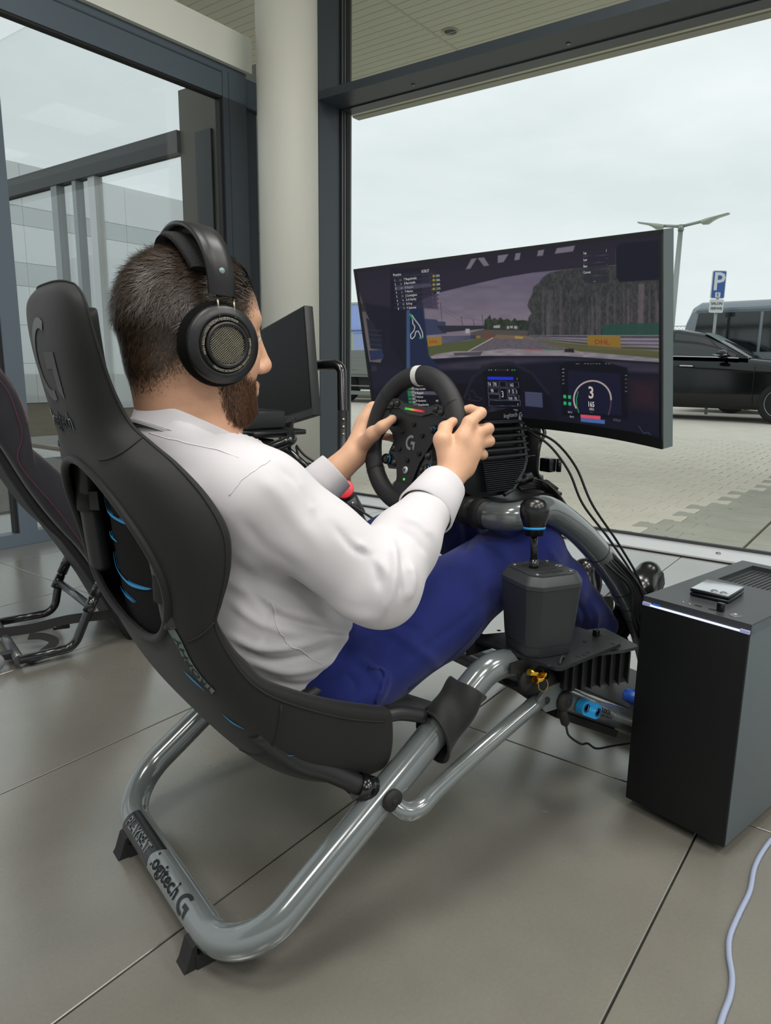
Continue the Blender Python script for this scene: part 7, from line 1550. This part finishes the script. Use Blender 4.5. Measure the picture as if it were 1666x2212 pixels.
# ---------------------------------------------------------------- trousers, belt
m_tr = mat('trouser_wool', '#1a2462', 0.85, 0, 0.12, 1500, 0.06, 60, 0.2, sheen=0.12)
KNR, KNL = np.array(pv(1137, 1178, .935)), np.array((1.022, 1.165, .572)); ANR, ANL = np.array(pv(1292, 1345, .94)), np.array((1.405, 1.095, .262)); HPR, HPL = np.array((.615, .952, .362)), np.array((.615, 1.150, .362))
tf = Field((0.42, 0.78, 0.20), (1.56, 1.30, 0.66), 0.0046)
tf.ell((.585, 1.05, .352), (.125, .172, .105), .0); tf.cone(HPR, HPL, .095, .095, .04)
for HP, KN, AN in ((HPR, KNR, ANR), (HPL, KNL, ANL)):
    md_ = HP+(KN-HP)*0.5+np.array((0, 0, -.004)); tf.cone(HP, md_, .100, .086, .03); tf.cone(md_, KN, .086, .060, .03); tf.ell(KN+np.array((.004, 0, .0)), (.062, .058, .060), .02)
    ms = KN+(AN-KN)*0.45; tf.cone(KN, ms, .060, .052, .03); tf.cone(ms, AN+(AN-KN)*0.02, .052, .043, .02)
sl, (x, y, z) = tf.sub(tf.lo, tf.lo+tf.h*(tf.n-1)); tf.F[sl] += (0.0014*np.sin(30*x+26*z+6*np.sin(19*y))+0.0010*np.sin(60*z-24*x+14*y)).astype(np.float32)
# open the hems
for KN, AN in ((KNR, ANR), (KNL, ANL)):
    d = (AN-KN)/np.linalg.norm(AN-KN); c = AN+d*0.066; tf.ell(c, (.058, .058, .058), .004, None, 's')
tv, tfc = tf.mesh(3, 0.5)
FT = [([(780, 1345), (840, 1360), (900, 1400), (960, 1450)], 12, 0.004), ([(800, 1340), (850, 1345), (905, 1360)], 8, -0.0035), ([(760, 1420), (800, 1440), (820, 1480), (800, 1520)], 9, 0.006), ([(745, 1450), (770, 1480), (765, 1515)], 7, -0.004), ([(830, 1440), (835, 1475), (815, 1520)], 8, 0.005), ([(880, 1420), (960, 1370), (1060, 1290)], 9, -0.002), ([(1180, 1175), (1215, 1230), (1270, 1290)], 7, 0.003), ([(1000, 1120), (1010, 1160), (1000, 1200)], 8, -0.005), ([(1025, 1130), (1035, 1170), (1030, 1200)], 7, 0.004), ([(1240, 1290), (1262, 1330), (1258, 1365)], 6, -0.004), ([(1275, 1300), (1290, 1330), (1285, 1365)], 6, 0.004), ([(870, 1270), (930, 1240), (1000, 1215)], 12, 0.003)]
tv = folds(tv, tfc, FT); trs = np_mesh('trousers', tv, tfc, m_tr, pr)
cloth_line(tv, tfc, [(885, 1490), (960, 1440), (1030, 1370), (1075, 1310)], 'outer_seam', mat('trouser_seam', '#131a48', 0.9), trs, 0.0010)
cloth_line(tv, tfc, [(800, 1445), (822, 1438), (834, 1455), (826, 1490), (815, 1520)], 'pocket_edge', m_tr, trs, 0.0032, 0.001)
mb = MB(); bl = []
for k in range(60):
    a = 2*PI*k/60; c = V((.556, 1.05, .392)); bl.append(c+V((math.cos(a)*0.121, math.sin(a)*0.163, 0.052*math.cos(a)-0.0)))
mb.tube(bl, 0.016, 8, closed=True, flatten=1.0); mb.build('belt', mat('belt_dark', '#15171c', 0.5), pr)
# ---------------------------------------------------------------- shoes
m_lea = mat('shoe_leather', '#0d0d0e', 0.22, 0, 0.05, 300, spec=0.6); m_sole = mat('shoe_sole', '#1a1a1b', 0.6)
def shoe(AN, heel, toe, nm):
    AN, heel, toe = V(AN), V(heel), V(toe); d = (toe-heel).normalized(); L = (toe-heel).length; sd = V((0, 1, 0)); up = sd.cross(d)
    if up.dot(AN-heel) < 0: up = -up; 
    sd = d.cross(up); root = bpy.data.objects.new(nm, None)
    def P(a, b, c): return np.array(heel+d*(a*L)+sd*b+up*c)
    lo = np.minimum(np.minimum(np.array(heel), np.array(toe)), np.array(AN))-0.075; hi = np.maximum(np.maximum(np.array(heel), np.array(toe)), np.array(AN))+0.075
    f_ = Field(lo, hi, 0.0034)
    f_.cone(P(.10, 0, .036), P(.30, 0, .040), .033, .034, .0); f_.cone(P(.30, 0, .040), P(.70, .004, .030), .036, .038, .02); f_.cone(P(.70, .004, .030), P(.90, 0, .026), .038, .030, .02); f_.cone(P(.06, 0, .045), P(.08, 0, .085), .028, .030, .02); f_.cone(P(.22, 0, .075), P(.48, 0, .052), .032, .030, .02); f_.cone(P(.10, 0, .08), P(.24, 0, .085), .030, .030, .02)
    sl, (x, y, z) = f_.sub(lo, hi); hc = (x-heel.x)*up.x+(y-heel.y)*up.y+(z-heel.z)*up.z; f_.F[sl] = np.maximum(f_.F[sl], 0.010-hc); hc2 = hc-0.098; f_.F[sl] = np.maximum(f_.F[sl], hc2)
    v_, q_ = f_.mesh(2, 0.5); so = np_mesh(nm, v_, q_, m_lea, pr)
    out = []
    for t, w_ in ((-.03, .012), (-.02, .026), (.06, .034), (.2, .034), (.42, .033), (.62, .041), (.78, .043), (.90, .036), (.98, .022), (1.01, .008)): out.append((t*L, w_))
    poly = [(t, w_) for t, w_ in out]+[(t, -w_) for t, w_ in out[::-1]]; mb = MB(); mb.prism(poly, 0, 0.011, (heel, d, sd, up)); sl_ = mb.build('sole', m_sole, so)
    mb = MB(); mb.prism([(t, w_*1.0) for t, w_ in ((-.03*L, .012), (-.02*L, .027), (.06*L, .034), (.24*L, .033))]+[(t, -w_) for t, w_ in ((.24*L, .033), (.06*L, .034), (-.02*L, .027), (-.03*L, .012))], -0.014, 0, (heel, d, sd, up)); mb.build('heel', m_sole, so)
    rim = [heel+d*t+sd*(w_*1.02)+up*0.010 for t, w_ in out]+[heel+d*t-sd*(w_*1.02)+up*0.010 for t, w_ in out[::-1]]; mb = MB(); mb.tube(rim, 0.0018, 6, closed=True); mb.build('welt', m_sole, so)
    for k in range(5):
        t = 0.34+0.05*k; z_ = 0.094-0.0085*k; mb = MB(); mb.tube(cr([V(P(t, -.026, z_-.016)), V(P(t+.01, -.010, z_-.001)), V(P(t+.01, .010, z_-.001)), V(P(t, .026, z_-.016))], 5), 0.0017, 6); mb.build('lace', M_rub, so)
    mb = MB(); mb.tube(cr([V(P(.34, 0, .094)), V(P(.36, -.03, .088)), V(P(.44, -.045, .062)), V(P(.38, -.048, .07)), V(P(.32, -.02, .092))], 6), 0.0016, 6); mb.build('lace', M_rub, so)
    return so
shoe(ANR, ANR+np.array((.022, 0, -.080)), ANR+np.array((.222, -.004, .085)), 'shoe')
shoe(ANL, np.array((1.470, 1.092, .160)), np.array((1.512, 1.088, .405)), 'shoe')
# ================================================================== headphones
hpn = thing('headphones', 'black open-back over-ear headphones with a silver mesh grille worn by the driver', 'headphones', Hv(0, 0, .10))
M_hp = mat('headphone_black', '#141415', 0.42); M_vel = mat('velour_pad', '#080808', 0.95, 0, 0.6, 700, spec=0.15); M_hpr = mat('headphone_ring', '#1d1d1d', 0.35, 0.3)
CO = V(pv(487, 745, 0.914)); 
cup_ax = V(hx((0.06, -1, -0.04))).normalized()
cl = hloc(np.array(CO))
for sg in (-1, 1):
    ctr = V(H(cl[0], sg*abs(cl[1]), cl[2])); ax = V(hx((0.06, sg*1.0, -0.04))).normalized(); X0 = V(hx((1, 0, 0))); X0 = (X0-ax*X0.dot(ax)).normalized(); Y0 = ax.cross(X0)
    mb = MB(); rows = []
    prof = [(0.032, -0.036), (0.048, -0.038), (0.0555, -0.032), (0.0575, -0.022), (0.0555, -0.012), (0.052, -0.008)]
    mb.lathe(prof, ctr, ax, 44, X0, cap=False); mb.build('ear_pad', M_vel, hpn)
    mb = MB(); mb.lathe([(0.0520, -0.012), (0.0528, -0.006), (0.050, -0.001), (0.0415, 0.003), (0.0385, 0.0035), (0.0375, 0.0015), (0.0360, 0.0015), (0.0350, 0.0045), (0.0330, 0.0048)], ctr, ax, 48, X0, cap=False); cu = mb.build('ear_cup', M_hp, hpn)
    mb = MB(); mb.lathe([(0.0365, 0.0035), (0.0360, 0.0055), (0.0315, 0.0060), (0.0310, 0.0040)], ctr, ax, 48, X0, cap=False); mb.build('print_ring', M_hpr, cu)
    mb = MB(); mb.lathe([(0.0305, 0.002), (0.0302, 0.0085), (0.0285, 0.0105), (0.0262, 0.0100), (0.0248, 0.0070)], ctr, ax, 48, X0, cap=False); mb.build('grille_ring', M_hp, cu)
    mb = MB(); mb.lathe([(0.026, 0.002), (0.0, 0.002)], ctr, ax, 32, X0, cap=False); mb.build('driver_backing', mat('driver_dark', '#0a0a09', 0.9), cu)
    # woven metal grille: two sets of wavy wires, slightly domed
    mb = MB(); pitch = 0.0024
    for k in range(-10, 11):
        c_ = k*pitch; hl_ = math.sqrt(max(0.0, 0.0248**2-c_*c_))
        if hl_ < 0.003: continue
        for dr in (0, 1):
            pts = []; N_ = max(6, int(hl_*2/pitch*2))
            for i in range(N_+1):
                s_ = -hl_+2*hl_*i/N_; a, b = (s_, c_) if dr == 0 else (c_, s_); dome = 0.0078-2.2*(a*a+b*b); ph = (i+k+dr) % 2
                pts.append(ctr+X0*(a*0.7071-b*0.7071)+Y0*(a*0.7071+b*0.7071)+ax*(dome+(0.0005 if ph else -0.0005)))
            mb.tube(pts, 0.00042, 4, caps=False)
    tag(mb.build('mesh_grille', mat('grille_silver', '#a59f8e', 0.35, 0.8), cu), None, None, None, 'stuff')
    # ring lettering
    def ringtext(body, size, a_mid, flip=False, rad=0.0338):
        def fn(x, y, z):
            if not flip: a = a_mid-x/rad; r_ = rad+y
            else: a = a_mid+x/rad; r_ = rad-y
            return ctr+X0*(r_*math.cos(a))+Y0*(r_*math.sin(a))+ax*(0.0063+z)
        vs, fs = text_mesh(body, size, None, 0.0002, wrap=fn); mb = MB(); mb.add(vs, fs, False); mb.build('ring_lettering', mat('ring_print', '#b0a894', 0.4), cu, fix=False)
    s_ = -1 if Y0.z*1 < 0 else 1
    if sg == -1:
        up_a = math.atan2(V((0, 0, 1)).dot(Y0), V((0, 0, 1)).dot(X0))
        # text direction: clockwise as seen from outside
        ringtext('HIGH RESOLUTION PHILIPS FIDELIO X2HR', 0.0044, up_a+math.radians(42)); ringtext('50MM HIGH POWER NEODYMIUM DRIVERS', 0.0044, up_a+math.radians(215))
    # two steel rods up to the band
    bb = V(H(0.002, sg*(abs(cl[1])-0.012), 0.040)); bdir = (V(H(0.005, sg*(abs(cl[1])-0.028), .095))-ctr).normalized()
    for dx in (-0.0115, 0.0115):
        p0 = ctr+X0*dx+V(hx((0, 0, 0.036)))+ax*0.004; p1 = V(H(cl[0]+dx-0.001, sg*(abs(cl[1])-0.006), cl[2]+0.070)); mb = MB(); mb.cyl(p0, p1, 0.0014, seg=10); mb.build('steel_rod', mat('rod_steel', '#a39a86', 0.2, 0.95), hpn)
# outer band
rows = []; N_ = 40; zc = 0.048; rad_y = abs(cl[1])-0.004; zt = 0.130
def bandpt(f):     # f -1 (right) .. 1 (left)
    a = f*math.radians(98); y = math.sin(a)*rad_y*1.01; z = (cl[2]+0.064)+(zt-(cl[2]+0.064))*max(0, math.cos(a*0.918))**0.78 if abs(a) < 1.70 else cl[2]+0.064
    x = cl[0]-0.004-0.018*math.cos(a*0.9); return x, y, z
mb = MB()
prev = None
for i in range(N_+1):
    f = -1+2*i/N_; x, y, z = bandpt(f); x2, y2, z2 = bandpt(min(1, f+0.01)); x1, y1, z1 = bandpt(max(-1, f-0.01)); t = V((x2-x1, y2-y1, z2-z1)).normalized(); nrm = t.cross(V((1, 0, 0))).normalized()
    if nrm.dot(V((0, y, z-0.02))) < 0: nrm = -nrm
    w_ = 0.0195+0.002*(1-abs(f)); sec = [(-w_, -0.0022), (-w_*0.9, 0.0030), (-w_*0.3, 0.0045), (w_*0.3, 0.0045), (w_*0.9, 0.0030), (w_, -0.0022), (w_*0.6, -0.0035), (-w_*0.6, -0.0035)]
    rows.append([Hv(x+a, y+nrm.y*b, z+nrm.z*b) for a, b in sec])
mb.grid(rows, closed_u=True); mb.add(rows[0], [tuple(range(8))], False); mb.add(rows[-1], [tuple(range(8))], False); bd = mb.build('headband', M_hp, hpn)
for sg in (-1, 1):
    x, y, z = bandpt(sg*0.86); mb = MB(); mb.lathe([(0.0042, 0), (0.0042, 0.0012), (0.003, 0.0018), (0, 0.0018)], Hv(x, y+sg*0.0038, z), V(hx((0, sg, 0.15))), 18); mb.build('band_rivet', mat('rivet_grey', '#6f8487', 0.35, 0.3), bd)
# inner suspension pad lying on the hair
rows = []
for i in range(25):
    f = -1+2*i/24; a = f*math.radians(62); y = math.sin(a)*0.084; z = 0.020+math.cos(a)*0.094; w_ = 0.027*math.cos(f*1.05)+0.006; x = cl[0]-0.012-0.012*math.cos(a)
    t = V((0, math.cos(a), -math.sin(a))); nn_ = V((0, math.sin(a), math.cos(a)))
    rows.append([Hv(x+p*w_, y+nn_.y*q, z+nn_.z*q) for p, q in ((-1, -.002), (-.85, .004), (-.4, .0065), (.4, .0065), (.85, .004), (1, -.002), (.5, -.003), (-.5, -.003))])
mb = MB(); mb.grid(rows, closed_u=True); mb.add(rows[0], [tuple(range(8))], False); mb.add(rows[-1], [tuple(range(8))], False); mb.build('suspension_pad', mat('mesh_pad', '#101011', 0.8, 0, 0.6, 500), hpn)
# ================================================================== second simulator behind the driver
V2 = 2.42
fs2 = thing('folding_race_seat', 'dark suede folding racing seat with red stitching at the left edge behind the cockpit', 'racing seat', (0.40, V2, 0))
M_su = mat('suede_dark', '#1f1e24', 0.9, 0, 0.35, 300, 0.18, 14, 0.2, sheen=0.3); M_su2 = mat('side_vinyl', '#19181b', 0.6, 0, 0.1, 500)
M_bt = mat('black_tube_gloss', '#17181a', 0.22, 0.3, coat=0.4); M_red = mat('red_thread', '#66202c', 0.6)
front = [(-70, 720), (-20, 765), (10, 800), (40, 840), (58, 885), (66, 915), (60, 942), (62, 962), (90, 982), (118, 1004), (180, 1062), (250, 1152), (300, 1245), (335, 1330)]
rear = [(-70, 880), (-20, 940), (4, 968), (25, 1002), (55, 1050), (80, 1084), (104, 1114), (128, 1142), (150, 1166), (170, 1184), (210, 1240), (250, 1300), (285, 1358), (305, 1392)]
fp = [pv(x, y, 2.21) for x, y in front]; rp = [pv(x, y, 2.21) for x, y in rear]
for v0, v1 in ((2.205, 2.275), (2.565, 2.635)):
    rows = []
    for a, b in zip(fp, rp):
        c = a.lerp(b, 0.5); sec = []
        for k in range(14):
            t = 2*PI*k/14; w_ = math.cos(t); h_ = math.sin(t); m_ = c+(a-c)*math.copysign(abs(w_)**0.6, w_); sec.append(V((m_.x, (v0+v1)/2+(v1-v0)/2*math.copysign(abs(h_)**0.6, h_), m_.z)))
        rows.append(sec)
    mb = MB(); mb.grid(rows, closed_u=True); mb.add(rows[0], [tuple(range(14))]); mb.add(rows[-1], [tuple(range(14))]); bo = mb.build('side_bolster', M_su, fs2)
    md = bo.modifiers.new('s', 'SUBSURF'); md.levels = 1; md.render_levels = 1
    if v0 < 2.3:
        for pts in ([(-5, 815), (20, 850), (38, 900), (47, 930), (46, 955), (38, 980), (42, 1002), (70, 1040), (110, 1085), (160, 1150), (200, 1210)], [(0, 796), (30, 836), (50, 885), (58, 918)]):
            mb = MB(); mb.tube(cr([pv(x, y, 2.203) for x, y in pts], 5), 0.0009, 5); mb.build('stitching', M_red, bo)
mb = MB(); rows = [[V((b.x+(a.x-b.x)*q, v, b.z+(a.z-b.z)*q)) for v in (2.26, 2.34, V2, 2.5, 2.58)] for a, b in zip(fp, rp) for q in (0.12,)]; mb.grid(rows); bo = mb.build('seat_back', M_su2, fs2); md = bo.modifiers.new('t', 'SOLIDIFY'); md.thickness = 0.03
def leg2(v, pts, name='leg'):
    mb = MB(); mb.tube(fillet(pts, 0.05, 7), 0.0135, 16); return mb.build(name, M_bt, fs2)
R_ = [pv(20, 1395, 2.21), ]
fr2 = [V((0.345, 2.215, 0.03)), V((0.50, 2.222, 0.03)), V(pv(199, 1300, 2.215)), V(pv(238, 1215, 2.21))]
fl2 = [V((0.345, 2.60, 0.03)), V((0.53, 2.60, 0.03)), V(pv(128, 1250, 2.60)), V(pv(163, 1172, 2.60))]
leg2(0, fr2); leg2(0, fl2)
for P_, sc in ((fr2, 0.46), (fl2, 0.46)):
    a, b = P_[2], P_[3]; m_ = a.lerp(b, 0.15); mb = MB(); mb.cyl(m_, b, 0.0165, seg=16); mb.cyl(a.lerp(b, -0.25), a.lerp(b, 0.10), 0.0155, seg=16); lg = mb.build('leg_sleeve', M_bt, fs2)
    for q in (0.35, 0.5): c = a.lerp(b, q); mb = MB(); mb.lathe([(0.004, 0), (0.0035, 0.001), (0, 0.001)], c+V((-0.0165, -0.003, 0)), (-1, -0.2, 0), 10); mb.build('adjust_hole', M_steel, lg)
mb = MB(); mb.cyl((0.345, 2.215, 0.03), (0.345, 2.60, 0.03), 0.0145, seg=16); rb = mb.build('rear_foot_bar', mat('bar_grey', '#55585b', 0.25, 0.5), fs2)
mb = MB(); mb.cyl(fr2[2]+V((0, 0, -0.02)), fl2[2]+V((0, 0, -0.015)), 0.0125, seg=16); mb.build('cross_bar', MATS['bar_grey'], fs2)
for v in (2.27, 2.52):
    mb = MB(); mb.box((0.315, v, 0.032), (0.07, 0.03, 0.022), None, 0.003); cs = mb.build('caster_bracket', M_blk, fs2)
    mb = MB(); mb.lathe([(0.008, -0.010), (0.024, -0.009), (0.026, -0.005), (0.026, 0.005), (0.024, 0.009), (0.008, 0.010)], (0.285, v-0.03, 0.027), (0, 1, 0), 24); mb.build('caster_wheel', mat('wheel_grey', '#7d8083', 0.5), cs)
for P_ in (fr2, fl2):
    b = P_[3]; mb = MB(); mb.box(b+V((0.012, 0, 0.03)), (0.05, 0.03, 0.075), Matrix.Rotation(0.5, 3, 'Y'), 0.004); br = mb.build('seat_bracket', M_blk, fs2)
    mb = MB(); mb.lathe([(0.010, -0.002), (0.010, 0.002), (0.006, 0.002), (0.006, -0.002), (0.010, -0.002)], b+V((0.025, -0.01, -0.005)), (0.3, -1, 0), 16, cap=False); mb.build('ring_lug', M_blk, br)
mb = MB(); mb.ribbon(cr([V((0.33, 2.43, 0.05)), V((0.42, 2.40, 0.055)), V(pv(150, 1338, 2.35)), V(pv(250, 1325, 2.3)), V((0.80, 2.28, 0.10))], 6), (0, 0.3, 1), 0.030, 0.0018); mb.build('strap', M_rub, fs2)
mb = MB(); mb.ribbon(cr([V((0.40, 2.36, 0.045)), V((0.44, 2.34, 0.042)), V((0.46, 2.30, 0.03)), V((0.40, 2.26, 0.012)), V((0.37, 2.24, 0.004))], 6), (1, 0.3, 0.2), 0.030, 0.0018); mb.build('strap', M_rub, fs2)
mb = MB(); mb.box((0.50, 2.37, 0.052), (0.05, 0.02, 0.012), Matrix.Rotation(-0.2, 3, 'Z'), 0.003); mb.build('buckle', M_blkg, fs2)
# ---- second monitor
m2 = thing('flat_monitor', 'thin flat black monitor switched off behind the driver\'s head', 'monitor', (1.28, 2.37, 0.90))
tr2, br2 = V(pd(657, 659, 2.40)), V(pd(675, 897, 2.40)); upm = (tr2-br2); Hh2 = upm.length; upm.normalize(); lf = V((0.02, 1, 0)).normalized(); lf = (lf-upm*lf.dot(upm)).normalized(); nm = lf.cross(upm); nm = -nm if nm.x > 0 else nm
Wd2 = 0.545; cn2 = br2+lf*Wd2/2+upm*Hh2/2; RM = Matrix((lf, upm, nm)).transposed()
mb = MB(); mb.box(cn2-nm*0.018, (Wd2, Hh2, 0.034), RM, 0.003); mb.build('housing', mat('monitor2_housing', '#1a1b1c', 0.45), m2)
mb = MB(); mb.box(cn2+upm*0.012, (Wd2-0.010, Hh2-0.034, 0.0016), RM); mb.build('screen', mat('screen_off', '#050506', 0.3, 0, spec=0.12), m2)
mb = MB(); mb.box(cn2-upm*(Hh2/2-0.011), (Wd2-0.002, 0.021, 0.0022), RM); bz = mb.build('chin', mat('chin_black', '#131415', 0.4), m2)
vs_, fs_ = text_mesh('PHILIPS', 0.012, (cn2-upm*(Hh2/2-0.011)+nm*0.0015, -lf, upm, nm), 0.0004); mb = MB(); mb.add(vs_, fs_, False); mb.build('brand_print', mat('print_grey', '#4a4c4e', 0.5), bz, fix=False)
sb2 = cn2-nm*0.05-upm*(Hh2/2); mb = MB(); mb.tube([cn2-nm*0.03, cn2-nm*0.06-upm*0.1, sb2-upm*0.06], 0.018, 12); mb.build('stand_neck', M_blk, m2)
# ---- its wheel stand: bent tubes, wheel base, red capped handbrake, pedals
ws = thing('wheel_stand', 'black tube wheel stand with cables below the flat monitor', 'wheel stand', (1.5, 2.3, 0))
mb = MB(); mb.tube(fillet([pd(660, 790, 2.55), pd(738, 787, 2.50), pd(741, 980, 2.48), pd(742, 1200, 2.47)], 0.035, 9), 0.0175, 18); pl2 = mb.build('upright_tube', M_bt, ws)
mb = MB(); mb.tube([pd(740.5, 888, 2.485), pd(742, 1200, 2.47)], 0.020, 18); mb.build('tube_sleeve', M_blk, ws)
for y in (906, 922, 938): mb = MB(); mb.lathe([(0.0045, 0), (0.004, 0.001), (0, 0.0005)], pd(742, y, 2.463), (-_c), 12); mb.build('tube_hole', M_steel, pl2)
mb = MB(); mb.tube(fillet([pd(470, 1010, 2.2), pd(632, 950, 2.2), pd(625, 934, 2.35), pd(560, 936, 2.4)], 0.02, 8), 0.0165, 16); mb.build('bent_tube', M_bt, ws)
mb = MB(); mb.tube([pd(540, 975, 2.5), pd(620, 997, 2.5), pd(720, 1020, 2.5)], 0.0155, 14); mb.build('cross_tube', M_bt, ws)
mb = MB(); mb.tube([pd(610, 965, 2.3), pd(690, 1035, 2.4), pd(790, 1150, 2.55)], 0.0150, 14); mb.build('diagonal_tube', M_bt, ws)
wb2 = thing('direct_drive_unit', 'small black motor box on the stand under the flat monitor', 'motor', pd(560, 930, 2.35))
mb = MB(); mb.box(pd(548, 905, 2.35), (0.16, 0.14, 0.06), Matrix.Rotation(0.1, 3, 'Z'), 0.008); mb.build('housing', mat('base2_black', '#1a1b1d', 0.4), wb2)
mb = MB(); mb.box(pd(575, 932, 2.33), (0.20, 0.17, 0.016), Matrix.Rotation(0.1, 3, 'Z'), 0.003); mb.build('mount_plate', M_bt, wb2)
mb = MB(); mb.box(pd(545, 990, 2.35), (0.10, 0.12, 0.13), Matrix.Rotation(0.1, 3, 'Z'), 0.006); mb.build('motor_box', mat('base2_grey', '#2a2d31', 0.5), wb2)
hbk = thing('red_capped_lever', 'bright red round cap with raised letters on a black tube by the pedals', 'lever', pd(745, 1056, 2.45))
rc = pd(743, 1056, 2.45); axr = (-_c*0.9+V((0, 0, 0.25))).normalized(); Xr = _r2.copy(); Xr = (Xr-axr*Xr.dot(axr)).normalized(); Yr = axr.cross(Xr)
mb = MB(); mb.lathe([(0.0, -0.012), (0.030, -0.012), (0.034, -0.006), (0.034, 0.002), (0.031, 0.005), (0, 0.005)], rc, axr, 36); cp = mb.build('red_cap', mat('cap_red', '#d8303c', 0.4), hbk)
vs_, fs_ = text_mesh('NLR', 0.022, (rc+axr*0.005, Xr, Yr, axr), 0.001); mb = MB(); mb.add(vs_, fs_, False); mb.build('cap_lettering', mat('cap_red_dark', '#a81e2a', 0.5), cp, fix=False)
mb = MB(); mb.tube([pd(752, 1075, 2.47), pd(772, 1112, 2.5)], 0.031, 18); mb.build('lever_sleeve', mat('sleeve_black', '#1c1d1f', 0.45), hbk)
mb = MB(); mb.tube([pd(770, 1108, 2.5), pd(800, 1170, 2.56)], 0.021, 18); mb.build('lever_tube', M_blk, hbk)
mb = MB(); mb.lathe([(0.005, 0), (0.004, 0.002), (0, 0.002)], pd(762, 1087, 2.44), -_c, 10); mb.build('screw', M_steel, hbk)
pd2 = thing('metal_pedal_set', 'brushed metal pedal set with round holes beside the red capped lever', 'pedals', pd(750, 1160, 2.7))
M_al = mat('brushed_aluminium', '#aeb0ac', 0.3, 0.85)
for (x, y, w_, h_, D) in ((729, 1122, 0.055, 0.105, 2.66), (768, 1146, 0.050, 0.080, 2.6), (786, 1160, 0.030, 0.09, 2.58)):
    c = pd(x, y, D); up = V((0.35, 0, 0.94)).normalized(); sdv = V((0.15, -1, 0)).normalized(); nn_ = sdv.cross(up); nn_ = -nn_ if nn_.dot(_c) > 0 else nn_
    mb = MB(); mb.prism([(-w_/2, -h_/2), (w_/2, -h_/2), (w_/2, h_/2*0.8), (w_/4, h_/2), (-w_/2, h_/2*0.9)], -0.004, 0, (c, sdv, up, nn_)); pp = mb.build('pedal_face', M_al, pd2)
    for i in range(2):
        for j in range(3): mb = MB(); mb.lathe([(0.006, 0), (0.005, 0.0005), (0, 0.0005)], c+sdv*(-w_/4+i*w_/2)+up*(-h_/3+j*h_/3), nn_, 12); mb.build('pedal_hole', MATS['hole_dark'], pp)
q_ = pd(755, 1175, 2.66); mb = MB(); mb.box(q_, (0.2, 0.28, 0.03), None, 0.003); mb.build('pedal_plate', M_blk, pd2)
for sg in (-1, 1): mb = MB(); mb.box((q_.x+sg*0.08, q_.y, q_.z/2), (0.03, 0.26, q_.z), None, 0.002); mb.build('support', M_blk, pd2)
for k, pts in enumerate(([(606, 898), (598, 915), (590, 930)], [(618, 898), (612, 930), (604, 950)], [(640, 898), (628, 925), (615, 955)], [(634, 900), (630, 940), (626, 975)])):
    cable('thin_cable', [pd(x, y, 2.42) for x, y in pts], 0.0035, '%s of the black cables hanging below the flat monitor' % ['leftmost', 'second', 'third', 'rightmost'][k], group='cables below the flat monitor')
for k, pts in enumerate(([(640, 962), (660, 985), (700, 1010), (730, 1030)], [(640, 965), (650, 1000), (690, 1030)], [(758, 1090), (790, 1110), (835, 1140), (870, 1160)], [(756, 1100), (775, 1130), (795, 1160)])):
    cable('thin_cable', [pd(x, y, 2.40) for x, y in pts], 0.0042, '%s' % ['upper cable sloping from the wheel stand to the column foot', 'lower cable sloping from the wheel stand to the column foot', 'long cable sloping right from the red capped lever', 'short cable dropping from the red capped lever to the pedals'][k], group='cables of the second simulator')
# yellow tub seen through the entrance glass at the left edge
mb = MB(); bbox(mb, 2.05, 2.30, 5.4, 5.75, 0.0, 0.34); tag(mb.build('yellow_tub', mat('tub_yellow', '#d6a91c', 0.5)), 'yellow plastic tub standing on the entrance mat', 'tub')
